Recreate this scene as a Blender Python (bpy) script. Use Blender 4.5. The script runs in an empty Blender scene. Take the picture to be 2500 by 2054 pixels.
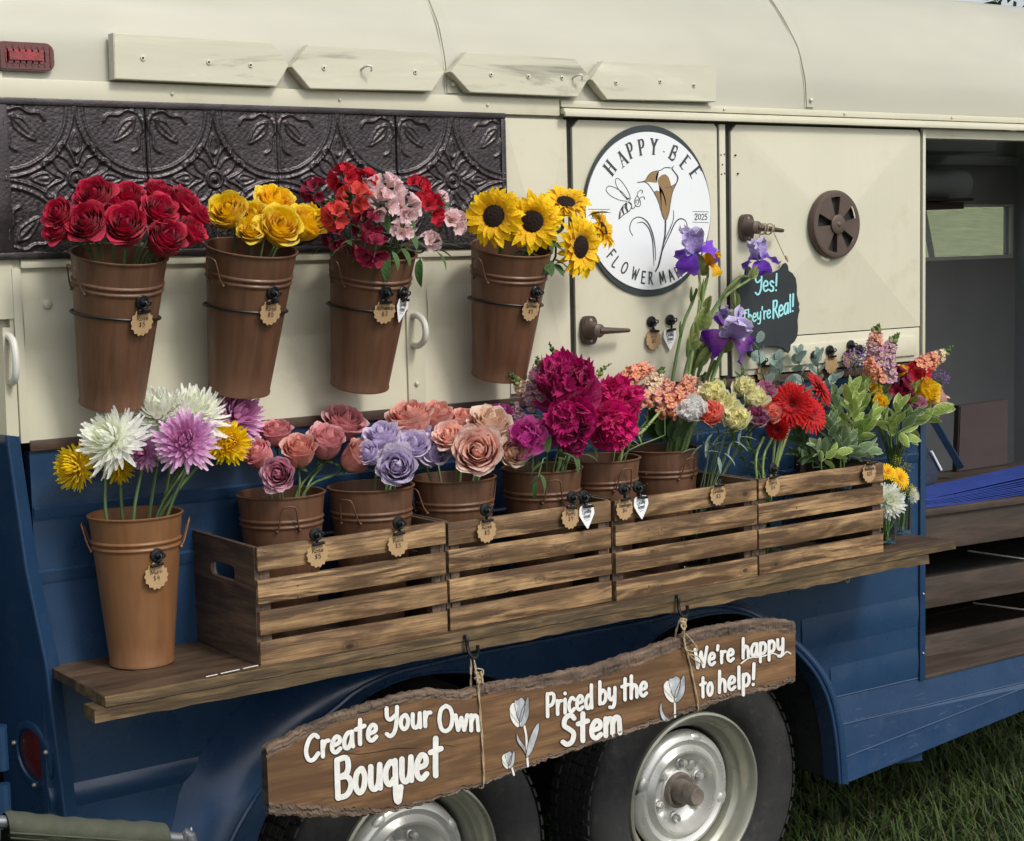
import bpy, bmesh, math, random
import numpy as np
from mathutils import Matrix, Vector
PI = math.pi
S = bpy.context.scene
COL = S.collection
# ------------------------------------------------------------------ camera
def cam_axes(yaw, pitch, roll):
    cy, sy, cp, sp = math.cos(yaw), math.sin(yaw), math.cos(pitch), math.sin(pitch)
    F = np.array([sy*cp, cy*cp, -sp]); r = np.array([cy, -sy, 0.]); u = np.cross(r, F)
    c, s = math.cos(roll), math.sin(roll)
    return F, c*r+s*u, -s*r+c*u
FOC = 4103.; CF, CR, CU = cam_axes(.61988, .10437, -.02334)
CP = np.array([0., -3.3, 1.84])
cam = bpy.data.cameras.new('camera'); camo = bpy.data.objects.new('camera', cam); COL.objects.link(camo)
cam.sensor_width = 36; cam.lens = FOC/2500*36; cam.clip_end = 500; cam.clip_start = .05
m = Matrix.Identity(4)
for i in range(3):
    m[i][0] = CR[i]; m[i][1] = CU[i]; m[i][2] = -CF[i]; m[i][3] = CP[i]
camo.matrix_world = m
S.camera = camo
# ------------------------------------------------------------------ light
SUN_EL, SUN_AZ, SKY_STR, SUN_STR = 46, 168, .135, 1.45      # azimuth clockwise from +y (north)
world = bpy.data.worlds.new('World'); S.world = world; world.use_nodes = True
nt = world.node_tree; bg = nt.nodes['Background']
sky = nt.nodes.new('ShaderNodeTexSky'); sky.sky_type = 'NISHITA'; sky.sun_disc = False
sky.sun_elevation = math.radians(SUN_EL); sky.sun_rotation = math.radians(SUN_AZ)
sky.air_density = 1.0; sky.dust_density = 3.0; sky.ozone_density = 1.0
hsv = nt.nodes.new('ShaderNodeHueSaturation'); hsv.inputs['Saturation'].default_value = .3
nt.links.new(sky.outputs[0], hsv.inputs['Color']); nt.links.new(hsv.outputs[0], bg.inputs[0])
bg.inputs[1].default_value = SKY_STR
sun = bpy.data.lights.new('sun', 'SUN'); sun.energy = SUN_STR; sun.angle = math.radians(11); sun.color = (1, .95, .86)
suno = bpy.data.objects.new('sun', sun); COL.objects.link(suno)
az, el = math.radians(SUN_AZ), math.radians(SUN_EL)
sd = Vector((math.sin(az)*math.cos(el), math.cos(az)*math.cos(el), math.sin(el)))
suno.rotation_euler = sd.to_track_quat('Z', 'Y').to_euler(); suno.location = (0, -3, 6)
S.view_settings.view_transform = 'Standard'; S.view_settings.look = 'None'
S.view_settings.gamma = 1; S.view_settings.exposure = .34; S.view_settings.use_curve_mapping = False
# ------------------------------------------------------------------ measuring helpers (photo measurements -> real planes)
def ray(x, y): return CF + CR*(x-1250)/FOC - CU*(y-1027)/FOC
def W(x, y, Y=0.): d = ray(x, y); return CP + d*(Y-CP[1])/d[1]        # on the vertical plane y = Y
def WZ(x, y, Z=0.): d = ray(x, y); return CP + d*(Z-CP[2])/d[2]       # on the level plane z = Z
def WX(x, y, X=0.): d = ray(x, y); return CP + d*X/d[0]
def reg(ox, oy, s=.4263): return lambda x, y: (ox+x*s, oy+y*s)
r1, r2, r3, r4, r5, r6 = reg(0, 0), reg(800, 0), reg(1600, 0), reg(0, 650), reg(800, 650), reg(1600, 650)
r7, r8, r9 = reg(0, 1314), reg(800, 1314), reg(1600, 1314)
z1, z2, z4 = reg(1350, 220, .2132), reg(1350, 550, .2132), reg(1750, 420, .2132)
z5, z6 = reg(600, 1600, .3076), reg(1150, 1450, .388)
# ------------------------------------------------------------------ materials
MATS = {}
def nodes_of(name):
    mt = bpy.data.materials.new(name); mt.use_nodes = True
    return mt, mt.node_tree, mt.node_tree.nodes['Principled BSDF']
def coords(nt, scale=(1, 1, 1), rnd=True, rot=(0, 0, 0)):
    tc = nt.nodes.new('ShaderNodeTexCoord'); mp = nt.nodes.new('ShaderNodeMapping')
    mp.inputs['Scale'].default_value = scale; mp.inputs['Rotation'].default_value = rot
    if rnd:
        oi = nt.nodes.new('ShaderNodeObjectInfo'); ad = nt.nodes.new('ShaderNodeVectorMath'); ad.operation = 'MULTIPLY_ADD'
        nt.links.new(oi.outputs['Random'], ad.inputs[0]); ad.inputs[1].default_value = (37.1, 17.3, 23.7)
        nt.links.new(tc.outputs['Object'], ad.inputs[2]); nt.links.new(ad.outputs[0], mp.inputs[0])
    else: nt.links.new(tc.outputs['Object'], mp.inputs[0])
    return mp.outputs[0]
def noise(nt, vec, sc, det=4, rough=.55, dist=0):
    n = nt.nodes.new('ShaderNodeTexNoise'); n.inputs['Scale'].default_value = sc; n.inputs['Detail'].default_value = det
    n.inputs['Roughness'].default_value = rough; n.inputs['Distortion'].default_value = dist
    nt.links.new(vec, n.inputs['Vector']); return n.outputs[0]
def ramp(nt, fac, stops):
    r = nt.nodes.new('ShaderNodeValToRGB'); e = r.color_ramp.elements
    while len(e) < len(stops): e.new(.5)
    for k, (p, c) in enumerate(stops): e[k].position = p; e[k].color = (c[0], c[1], c[2], 1) if len(c) > 2 else (c[0],)*3+(1,)
    nt.links.new(fac, r.inputs[0]); return r.outputs[0]
def mix(nt, fac, a, b, mode='MIX'):
    n = nt.nodes.new('ShaderNodeMix'); n.data_type = 'RGBA'; n.blend_type = mode
    for s, v in ((n.inputs[0], fac), (n.inputs[6], a), (n.inputs[7], b)):
        if isinstance(v, (int, float)): s.default_value = v
        elif isinstance(v, tuple): s.default_value = (*v[:3], 1)
        else: nt.links.new(v, s)
    return n.outputs[2]
def bump(nt, bs, h, strength=.3, dist=.002):
    b = nt.nodes.new('ShaderNodeBump'); b.inputs['Strength'].default_value = strength; b.inputs['Distance'].default_value = dist
    nt.links.new(h, b.inputs['Height']); nt.links.new(b.outputs[0], bs.inputs['Normal']); return b
def scal(c, k): return tuple(min(1, v*k) for v in c)
def paint(name, c, rough=.45, metal=0, var=.15, vs=6, bs=60, bstr=.15, stretch=(1, 1, 1), dirt=None, dirt_amt=.5, coat=0, spec=.5, streak=0):
    if name in MATS: return MATS[name]
    mt, nt, b = nodes_of(name); v = coords(nt, stretch)
    n1 = noise(nt, v, vs, 5); col = ramp(nt, n1, [(.3, scal(c, 1-var)), (.7, scal(c, 1+var))])
    if dirt:
        n2 = noise(nt, v, vs*2.7, 8, .7); f = ramp(nt, n2, [(.56, (0,)), (.78, (dirt_amt,))]); col = mix(nt, f, col, dirt)
    if streak:
        vv = coords(nt, (26, 26, 1.2)); n3 = noise(nt, vv, 2.2, 5, .6)
        col = mix(nt, ramp(nt, n3, [(.42, (0,)), (.66, (streak,))]), col, scal(c, .40))
    nt.links.new(col, b.inputs['Base Color'])
    nr = ramp(nt, noise(nt, v, vs*4, 6), [(.3, (rough*.75,)), (.75, (min(1, rough*1.3),))]); nt.links.new(nr, b.inputs['Roughness'])
    b.inputs['Metallic'].default_value = metal; b.inputs['Coat Weight'].default_value = coat; b.inputs['Coat Roughness'].default_value = .15
    b.inputs['Specular IOR Level'].default_value = spec
    if bstr: bump(nt, b, noise(nt, v, bs, 4), bstr, .0015)
    MATS[name] = mt; return mt
def wood(name, cd, cl, axis=0, sc=1., rough=.6, grain=1., knots=True, bstr=.5):
    if name in MATS: return MATS[name]
    mt, nt, b = nodes_of(name)
    st = [14, 14, 14]; st[axis] = 1.3
    v = coords(nt, tuple(s*sc for s in st)); n1 = noise(nt, v, 2.2, 8, .65, .6)
    v2 = coords(nt, tuple(s*sc*(5 if s > 2 else 1.6) for s in st)); n2 = noise(nt, v2, 2.5, 3, .6)
    v3 = coords(nt, tuple((3.2 if s < 3 else 9.) for s in st)); n3 = noise(nt, v3, 1.8, 5, .6)
    col = ramp(nt, n1, [(.32, scal(cd, .45)), (.43, cd), (.54, cl), (.66, scal(cl, 1.25))])
    col = mix(nt, ramp(nt, n2, [(.35, (0.55*grain,)), (.6, (0,))]), col, scal(cd, .5))
    col = mix(nt, ramp(nt, n3, [(.40, (.75*min(1, grain+.1),)), (.56, (0,))]), col, scal(cd, .8))
    oi = nt.nodes.new('ShaderNodeObjectInfo'); col = mix(nt, ramp(nt, oi.outputs['Random'], [(0, (.0,)), (1, (.40*min(1, grain+.1),))]), col, scal(cd, .9))
    if knots:
        ks = [5, 5, 5]; ks[axis] = 3.1; vk = coords(nt, tuple(k*1.6*sc for k in ks))
        vo = nt.nodes.new('ShaderNodeTexVoronoi'); vo.inputs['Scale'].default_value = 1; nt.links.new(vk, vo.inputs['Vector'])
        kf = ramp(nt, vo.outputs['Distance'], [(.03, (1,)), (.07, (.75,)), (.10, (.1,)), (.13, (.45,)), (.17, (0,))]); col = mix(nt, kf, col, scal(cd, .35))
    nt.links.new(col, b.inputs['Base Color']); b.inputs['Roughness'].default_value = rough; b.inputs['Specular IOR Level'].default_value = .35
    bump(nt, b, n2, bstr, .0012); MATS[name] = mt; return mt
def petal(name, cb, ct, ce=None, rough=.5, transl=.25, vein=.12, edge=None):
    """cb colour at the petal's base / flower's heart, ct at its outer part; attribute t runs 0..1"""
    if name in MATS: return MATS[name]
    mt, nt, b = nodes_of(name)
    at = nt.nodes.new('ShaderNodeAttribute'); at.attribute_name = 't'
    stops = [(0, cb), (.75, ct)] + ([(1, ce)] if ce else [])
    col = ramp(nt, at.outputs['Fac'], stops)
    v = coords(nt, (1, 1, 1)); n = noise(nt, v, 3.5, 4); col = mix(nt, ramp(nt, n, [(.35, (vein*1.6,)), (.6, (0,))]), col, scal(ct, .7))
    oi = nt.nodes.new('ShaderNodeObjectInfo'); h = nt.nodes.new('ShaderNodeHueSaturation')
    rv = nt.nodes.new('ShaderNodeMapRange'); rv.inputs[3].default_value = .94; rv.inputs[4].default_value = 1.14; h.inputs['Saturation'].default_value = 1.08
    nt.links.new(oi.outputs['Random'], rv.inputs[0]); nt.links.new(rv.outputs[0], h.inputs['Value']); nt.links.new(col, h.inputs['Color']); col = h.outputs[0]
    nt.links.new(col, b.inputs['Base Color']); b.inputs['Roughness'].default_value = rough; b.inputs['Specular IOR Level'].default_value = .3
    if 'Sheen Weight' in b.inputs: b.inputs['Sheen Weight'].default_value = .15
    bump(nt, b, noise(nt, v, 9, 4), .35, .02)
    tr = nt.nodes.new('ShaderNodeBsdfTranslucent'); nt.links.new(col, tr.inputs[0])
    ms = nt.nodes.new('ShaderNodeMixShader'); ms.inputs[0].default_value = transl
    nt.links.new(b.outputs[0], ms.inputs[1]); nt.links.new(tr.outputs[0], ms.inputs[2])
    nt.links.new(ms.outputs[0], nt.nodes['Material Output'].inputs[0]); MATS[name] = mt; return mt
def glass(name, c=(.9, .97, .95), alpha=.16):
    if name in MATS: return MATS[name]
    mt, nt, b = nodes_of(name); b.inputs['Base Color'].default_value = (*c, 1); b.inputs['Roughness'].default_value = .03
    b.inputs['Transmission Weight'].default_value = 1; b.inputs['IOR'].default_value = 1.12 if alpha < .2 else 1.25
    MATS[name] = mt; return mt
# ------------------------------------------------------------------ geometry: everything is (V, F, T)
def vf(V, F, T=None):
    V = np.asarray(V, float).reshape(-1, 3); return (V, F, np.full(len(V), .5) if T is None else np.asarray(T, float))
def cat(*gs):
    gs = [g for x in gs for g in (x if isinstance(x, list) else [x])]
    n = 0; Vs, Fs, Ts = [], [], []
    for V, F, T in gs:
        Vs.append(V); Ts.append(T); Fs += [tuple(i+n for i in f) for f in F]; n += len(V)
    return np.vstack(Vs), Fs, np.concatenate(Ts)
def tf(g, M):
    M = np.array(M); V = g[0] @ M[:3, :3].T + M[:3, 3]; return V, g[1], g[2]
def mesh(name, g, smooth=True, angle=None):
    V, F, T = g; me = bpy.data.meshes.new(name); me.from_pydata(V.tolist(), [], F)
    a = me.attributes.new('t', 'FLOAT', 'POINT'); a.data.foreach_set('value', T.astype(np.float32))
    if smooth:
        me.polygons.foreach_set('use_smooth', [True]*len(me.polygons))
        if angle: me.set_sharp_from_angle(angle=math.radians(angle))
    me.update(); return me
def obj(name, me, mt, parent=None, M=None):
    o = bpy.data.objects.new(name, me)
    if mt and not me.materials: me.materials.append(mt)
    elif mt and me.materials[0] != mt:
        o.material_slots[0].link = 'OBJECT'; o.material_slots[0].material = mt
    COL.objects.link(o)
    if parent: o.parent = parent
    if M is not None: o.matrix_local = Matrix(M) if not isinstance(M, Matrix) else M
    return o
class Thing:
    def __init__(s, name, label, cat_, loc=(0, 0, 0), M=None, group=None, kind=None):
        s.e = bpy.data.objects.new(name, None); COL.objects.link(s.e); s.e.empty_display_size = .05
        s.loc = np.array(loc, float)
        if M is not None: s.e.matrix_world = M; s.loc = None
        else: s.e.location = loc
        s.e['label'] = label; s.e['category'] = cat_
        if group: s.e['group'] = group
        if kind: s.e['kind'] = kind
    def part(s, name, g, mt, smooth=True, angle=35, label=None, parent=None, world=True, M=None, kind=None):
        """g in world coordinates when world=True (needs an unrotated thing)"""
        if world: g = (g[0]-s.loc, g[1], g[2])
        o = obj(name, mesh(name, g, smooth, angle), mt, parent or s.e, M)
        if label: o['label'] = label
        if kind: o['kind'] = kind
        return o
    def inst(s, name, me, mt, M, parent=None, label=None):
        o = obj(name, me, mt, parent or s.e, M)
        if label: o['label'] = label
        return o
def solo(name, label, cat_, g, mt, loc=None, smooth=True, angle=35, group=None, kind=None):
    g = g if loc is None else (g[0]-np.array(loc), g[1], g[2])
    o = obj(name, mesh(name, g, smooth, angle), mt)
    if loc is not None: o.location = loc
    if label: o['label'] = label
    if cat_: o['category'] = cat_
    if group: o['group'] = group
    if kind: o['kind'] = kind
    return o
def box(x0, x1, y0, y1, z0, z1, b=0.0):
    lo = np.array([min(x0, x1), min(y0, y1), min(z0, z1)]); hi = np.array([max(x0, x1), max(y0, y1), max(z0, z1)])
    b = min(b, *((hi-lo)*.3))
    if b <= 0:
        V = [(x, y, z) for x in (lo[0], hi[0]) for y in (lo[1], hi[1]) for z in (lo[2], hi[2])]
        return vf(V, [(0, 1, 3, 2), (4, 6, 7, 5), (0, 4, 5, 1), (2, 3, 7, 6), (0, 2, 6, 4), (1, 5, 7, 3)])
    bm = bmesh.new(); bmesh.ops.create_cube(bm, size=1)
    for v in bm.verts: v.co = Vector(((lo+hi)/2 + np.array(v.co)*(hi-lo)))
    bmesh.ops.bevel(bm, geom=list(bm.edges), offset=b, segments=2, affect='EDGES', profile=.6)
    g = from_bm(bm); return g
def from_bm(bm):
    bm.verts.index_update(); V = [tuple(v.co) for v in bm.verts]; F = [tuple(v.index for v in f.verts) for f in bm.faces]; bm.free(); return vf(V, F)
def grid(nu, nv, fn, close_u=False):
    V = []; T = []
    for j in range(nv+1):
        for i in range(nu if close_u else nu+1):
            p = fn(i/nu, j/nv); V.append(p[:3]); T.append(p[3] if len(p) > 3 else .5)
    w = nu if close_u else nu+1; F = []
    for j in range(nv):
        for i in range(nu):
            a = j*w+i; b_ = j*w+(i+1) % w if close_u else a+1; F.append((a, b_, b_+w, a+w))
    return vf(V, F, T)
def lathe(prof, n=32, cap=False, axis='z'):
    V = []; F = []
    for (r, z) in prof:
        for k in range(n):
            a = 2*PI*k/n; V.append((r*math.cos(a), r*math.sin(a), z))
    for j in range(len(prof)-1):
        for k in range(n):
            a = j*n+k; b_ = j*n+(k+1) % n; F.append((a, b_, b_+n, a+n))
    if cap: F.append(tuple(reversed(range(n)))); F.append(tuple(range((len(prof)-1)*n, len(prof)*n)))
    V = np.array(V)
    if axis == '-y': V = V[:, [0, 2, 1]]*[1, -1, 1]   # axis towards -y
    return vf(V, F)
def catmull(P, n=6, closed=False):
    P = [np.array(p, float) for p in P]
    if len(P) < 3 and not closed: return np.array([P[0]+(P[-1]-P[0])*t for t in np.linspace(0, 1, 3)])
    Q = [P[-1]]+P+[P[0], P[1]] if closed else [2*P[0]-P[1]]+P+[2*P[-1]-P[-2]]
    out = []
    for i in range(1, len(Q)-2):
        for k in range(n):
            t = k/n; a, b_, c, d = Q[i-1], Q[i], Q[i+1], Q[i+2]
            out.append(.5*((2*b_)+(c-a)*t+(2*a-5*b_+4*c-d)*t*t+(3*b_-a-3*c+d)*t**3))
    if not closed: out.append(P[-1])
    return np.array(out)
def tube(P, r, n=8, cap=True, sub=0, flat=1.):
    P = catmull(P, sub) if sub else np.array(P, float)
    R = np.full(len(P), float(r)) if np.isscalar(r) else np.interp(np.linspace(0, 1, len(P)), np.linspace(0, 1, len(r)), r)
    V = []; F = []; T = np.gradient(P, axis=0); T /= np.linalg.norm(T, axis=1)[:, None]+1e-12
    up = np.array([0, 0, 1.]) if abs(T[0][2]) < .9 else np.array([0, 1., 0])
    nrm = np.cross(T[0], up); nrm /= np.linalg.norm(nrm)
    for i in range(len(P)):
        nrm = nrm-T[i]*(nrm@T[i]); nrm /= np.linalg.norm(nrm)+1e-12; bi = np.cross(T[i], nrm)
        for k in range(n):
            a = 2*PI*k/n; V.append(P[i]+R[i]*(math.cos(a)*nrm+flat*math.sin(a)*bi))
    for i in range(len(P)-1):
        for k in range(n):
            a = i*n+k; b_ = i*n+(k+1) % n; F.append((a, b_, b_+n, a+n))
    if cap: F.append(tuple(reversed(range(n)))); F.append(tuple(range((len(P)-1)*n, len(P)*n)))
    return vf(V, F, np.repeat(np.linspace(0, 1, len(P)), n))
def prism(pts, y0, y1, bev=0.):
    """outline [(x,z)...] in the x-z plane extruded from y0 (front) to y1"""
    bm = bmesh.new(); vs = [bm.verts.new((p[0], y0, p[1])) for p in pts]; f = bm.faces.new(vs)
    ex = bmesh.ops.extrude_face_region(bm, geom=[f]); nv = [v for v in ex['geom'] if isinstance(v, bmesh.types.BMVert)]
    for v in nv: v.co.y = y1
    if bev:
        fe = [e for e in bm.edges if abs(e.verts[0].co.y-y0) < 1e-7 and abs(e.verts[1].co.y-y0) < 1e-7]
        bmesh.ops.bevel(bm, geom=fe, offset=bev, segments=2, affect='EDGES')
    bmesh.ops.triangulate(bm, faces=[f for f in bm.faces if len(f.verts) > 4]); bmesh.ops.recalc_face_normals(bm, faces=bm.faces)
    return from_bm(bm)
def ball(c, r, n=10, sq=(1, 1, 1)):
    c = np.array(c); return grid(n, n//2, lambda u, v: tuple(c+np.array([math.cos(2*PI*u)*math.sin(PI*v)*r*sq[0], math.sin(2*PI*u)*math.sin(PI*v)*r*sq[1], -math.cos(PI*v)*r*sq[2]])), True)
def frame(z, loc, scale=1., spin=0., yref=None):
    """matrix whose +z points along z"""
    z = Vector(z).normalized(); x = Vector((0, 0, 1)).cross(z)
    if x.length < 1e-3: x = Vector((1, 0, 0))
    x.normalize(); y = z.cross(x); R = Matrix((x, y, z)).transposed().to_4x4()
    return Matrix.Translation(Vector(loc)) @ R @ Matrix.Rotation(spin, 4, 'Z') @ Matrix.Scale(scale, 4)
# flat pen strokes: 2D polylines with a width -> ribbons mapped by fn(x, y, lift) to 3D
def ribbon(P2, w, fn, lift=0., ends=True):
    P = np.array(P2, float); n = len(P)
    Tn = np.gradient(P, axis=0); Tn /= np.linalg.norm(Tn, axis=1)[:, None]+1e-9
    N = np.stack([-Tn[:, 1], Tn[:, 0]], 1); wv = np.full(n, w) if np.isscalar(w) else np.interp(np.linspace(0, 1, n), np.linspace(0, 1, len(w)), w)
    L = [P[i]+N[i]*wv[i]/2 for i in range(n)]; R = [P[i]-N[i]*wv[i]/2 for i in range(n)]
    pts = L+R; F = [(i, i+1, n+i+1, n+i) for i in range(n-1)]
    if ends:
        for (c, t, w_, a, b_) in ((P[0], -Tn[0], wv[0], n, 0), (P[-1], Tn[-1], wv[-1], n-1, 2*n-1)):
            nn = np.array([-t[1], t[0]]); k0 = len(pts); arc = []
            for q in range(1, 4):
                an = PI*q/4; pts.append(c+(nn*math.cos(an)+t*math.sin(an))*w_/2); arc.append(k0+q-1)
            F.append((n, *arc, 0) if a == n else (n-1, *arc, 2*n-1))
    m_ = len(pts); return vf([fn(p[0], p[1], lift+.00006*((i % n)/n if i < 2*n else (0 if i < 2*n+3 else 1))) for i, p in enumerate(pts)], F)
# ------------------------------------------------------------------ hand lettering (pen strokes)
GL = {  # advance width, strokes; cap height 1, x-height .6
 'A': (.6, [[(0, 0), (.3, 1)], [(.3, 1), (.6, 0)], [(.12, .36), (.48, .36)]]), 'B': (.6, [[(.08, 0), (.04, .97)], [(.04, .97), (.38, .98), (.47, .78), (.4, .58), (.12, .52)], [(.12, .52), (.45, .48), (.58, .25), (.42, .03), (.08, 0)]]),
 'C': (.62, [[(.58, .84), (.42, .98), (.18, .86), (.04, .45), (.16, .08), (.38, .02), (.6, .2)]]), 'D': (.6, [[(.06, 0), (.06, 1)], [(.06, 1), (.4, .93), (.56, .5), (.4, .06), (.06, 0)]]),
 'E': (.5, [[(.06, 0), (.06, 1)], [(.06, 1), (.48, 1)], [(.06, .52), (.4, .52)], [(.06, 0), (.48, 0)]]), 'F': (.5, [[(.06, 0), (.06, 1)], [(.06, 1), (.48, 1)], [(.06, .52), (.4, .52)]]),
 'G': (.62, [[(.58, .84), (.4, 1), (.16, .86), (.04, .45), (.16, .06), (.42, .02), (.56, .2), (.56, .42)], [(.34, .42), (.58, .42)]]), 'H': (.6, [[(.06, 0), (.06, 1)], [(.54, 0), (.54, 1)], [(.06, .5), (.54, .5)]]),
 'I': (.2, [[(.1, 0), (.1, 1)]]), 'K': (.55, [[(.06, 0), (.06, 1)], [(.5, 1), (.08, .45)], [(.2, .6), (.54, 0)]]), 'L': (.48, [[(.08, 1), (.06, 0), (.46, .02)]]),
 'M': (.8, [[(.04, 0), (.12, 1)], [(.12, 1), (.4, .2)], [(.4, .2), (.66, 1)], [(.66, 1), (.76, 0)]]), 'O': (.68, [[(.34, 1), (.1, .84), (.02, .46), (.12, .1), (.34, 0), (.58, .16), (.66, .55), (.56, .88), (.34, 1)]]),
 'P': (.52, [[(.08, 0), (.06, 1)], [(.06, .98), (.4, .96), (.48, .74), (.36, .5), (.1, .44)]]), 'R': (.56, [[(.1, 0), (.12, 1)], [(.1, .98), (.42, .95), (.46, .74), (.34, .54), (.14, .5)], [(.24, .52), (.5, .1), (.62, -.06)]]),
 'S': (.56, [[(.5, .86), (.36, 1), (.14, .92), (.1, .68), (.3, .52), (.48, .34), (.42, .08), (.22, 0), (.04, .12)]]), 'T': (.6, [[(0, .98), (.6, 1)], [(.3, 1), (.28, 0)]]),
 'W': (.8, [[(0, 1), (.18, 0)], [(.18, 0), (.4, .8)], [(.4, .8), (.58, 0)], [(.58, 0), (.8, 1)]]), 'Y': (.56, [[(.02, 1), (.04, .62), (.2, .5), (.46, .66)], [(.52, 1), (.5, .4), (.4, -.05), (.2, -.22), (.02, -.1)]]),
 'a': (.46, [[(.38, .56), (.2, .6), (.04, .36), (.08, .06), (.24, .02), (.38, .3), (.39, .6)], [(.39, .58), (.4, .2), (.44, 0)]]), 'b': (.46, [[(.06, 1), (.06, 0)], [(.06, .4), (.22, .6), (.4, .45), (.4, .14), (.24, 0), (.06, .08)]]),
 'c': (.4, [[(.38, .5), (.22, .6), (.05, .36), (.1, .06), (.24, 0), (.38, .1)]]), 'd': (.48, [[(.38, .5), (.2, .58), (.05, .34), (.1, .05), (.26, .02), (.38, .2)], [(.4, 1), (.4, .4), (.42, 0)]]),
 'e': (.46, [[(.06, .3), (.36, .34), (.38, .52), (.22, .61), (.06, .42), (.06, .14), (.22, 0), (.42, .1)]]), 'f': (.35, [[(.34, .95), (.2, .95), (.16, .7), (.14, 0)], [(.02, .55), (.3, .58)]]),
 'g': (.46, [[(.38, .5), (.2, .58), (.05, .34), (.1, .06), (.26, .05), (.38, .25)], [(.4, .6), (.4, -.1), (.25, -.32), (.05, -.2)]]), 'h': (.48, [[(.07, 1), (.06, 0)], [(.06, .34), (.2, .58), (.36, .5), (.4, .3), (.41, 0)]]),
 'i': (.2, [[(.1, .6), (.1, 0)], [(.1, .84), (.1, .86)]]), 'j': (.25, [[(.18, .6), (.18, -.15), (.02, -.25)], [(.18, .84), (.18, .86)]]), 'k': (.42, [[(.06, 1), (.06, 0)], [(.36, .6), (.08, .28), (.38, 0)]]), 'l': (.2, [[(.1, 1), (.1, .3), (.12, 0)]]),
 'm': (.7, [[(.06, .6), (.06, 0)], [(.06, .36), (.16, .56), (.3, .54), (.34, .34), (.34, 0)], [(.34, .36), (.44, .56), (.58, .54), (.62, .34), (.64, 0)]]), 'n': (.48, [[(.06, .6), (.06, 0)], [(.06, .34), (.2, .58), (.36, .52), (.4, .3), (.42, 0)]]),
 'o': (.46, [[(.24, .6), (.08, .48), (.05, .2), (.18, 0), (.34, .08), (.4, .36), (.3, .58), (.24, .6)]]), 'p': (.48, [[(.07, .6), (.07, -.36)], [(.07, .42), (.22, .6), (.4, .46), (.4, .18), (.26, .04), (.08, .1)]]),
 'q': (.5, [[(.4, .48), (.24, .6), (.06, .42), (.06, .16), (.2, .02), (.38, .16)], [(.4, .6), (.42, .1), (.44, -.34), (.54, -.46), (.62, -.1)]]), 'r': (.36, [[(.07, .6), (.09, 0)], [(.08, .3), (.18, .54), (.34, .56)]]),
 's': (.4, [[(.35, .5), (.22, .6), (.08, .5), (.14, .34), (.32, .24), (.3, .04), (.14, 0), (.03, .08)]]), 't': (.42, [[(.2, .95), (.19, .3), (.2, 0)], [(.0, .62), (.4, .66)]]),
 'u': (.48, [[(.06, .6), (.07, .14), (.2, .0), (.36, .14), (.4, .6)], [(.4, .6), (.42, 0)]]), 'v': (.44, [[(.04, .6), (.2, 0)], [(.2, 0), (.4, .6)]]), 'w': (.66, [[(.04, .6), (.17, .02)], [(.17, .02), (.33, .5)], [(.33, .5), (.47, .02)], [(.47, .02), (.62, .6)]]),
 'x': (.42, [[(.04, .6), (.38, 0)], [(.38, .6), (.04, 0)]]), 'y': (.48, [[(.06, .6), (.08, .2), (.22, .08), (.38, .24)], [(.41, .6), (.4, .0), (.3, -.26), (.1, -.24)]]), "'": (.14, [[(.08, .95), (.05, .72)]]),
 '!': (.24, [[(.14, 1), (.1, .3)], [(.09, .04), (.09, .02)]]), '.': (.18, [[(.08, .02), (.09, .0)]]), '$': (.5, [[(.42, .82), (.25, .9), (.08, .72), (.25, .52), (.42, .32), (.3, .1), (.06, .16)], [(.25, 1.02), (.25, -.04)]]),
 '2': (.5, [[(.05, .8), (.2, 1), (.42, .88), (.4, .6), (.05, 0)], [(.05, 0), (.46, 0)]]), '0': (.5, [[(.25, 1), (.06, .78), (.06, .25), (.25, 0), (.44, .25), (.44, .78), (.25, 1)]]), '3': (.46, [[(.06, .88), (.25, 1), (.4, .8), (.2, .54), (.42, .3), (.25, .02), (.04, .12)]]),
 '4': (.5, [[(.3, 1), (.05, .4), (.46, .42)], [(.38, .75), (.34, 0)]]), '5': (.48, [[(.42, 1), (.1, .98)], [(.1, .98), (.08, .58)], [(.08, .58), (.3, .62), (.44, .34), (.28, .02), (.05, .1)]]), '6': (.46, [[(.38, .95), (.12, .7), (.06, .25), (.24, 0), (.4, .22), (.26, .48), (.08, .3)]]),
 '9': (.46, [[(.38, .78), (.22, 1), (.06, .76), (.22, .52), (.38, .75), (.36, .3), (.26, 0)]]), '-': (.4, [[(.05, .42), (.35, .42)]]), ' ': (.35, [])}
def word_width(t, gap=.1): return sum(GL[c][0]+gap for c in t)-gap
LIFT = [0]
def write(t, p0, p1, h, pen, fn, up=(0, -1), gap=.1, lift=0., rng=None, smooth=4):
    """word t from p0 to p1 (measured units), cap height h and pen width in the same units"""
    p0, p1 = np.array(p0, float), np.array(p1, float); d = p1-p0; k = 1/word_width(t, gap); x = 0; out = []
    up = np.array(up, float)
    rng = rng or random.Random(len(t)*7+int(h))
    for c in t:
        adv, st = GL[c]; jy = rng.uniform(-.02, .02)
        for s_ in st:
            P = [p0+d*k*(x+a)+up*h*(b_+jy) for a, b_ in s_]
            P = catmull(P, smooth) if len(P) > 2 else np.array(P)
            LIFT[0] = (LIFT[0]+1) % 23
            out.append(ribbon(P, pen, fn, lift+LIFT[0]*.00008))
        x += adv+gap
    return out
def poly(P, fn, lift=0.): return vf([fn(p[0], p[1], lift) for p in P], [tuple(range(len(P)))])
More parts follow.
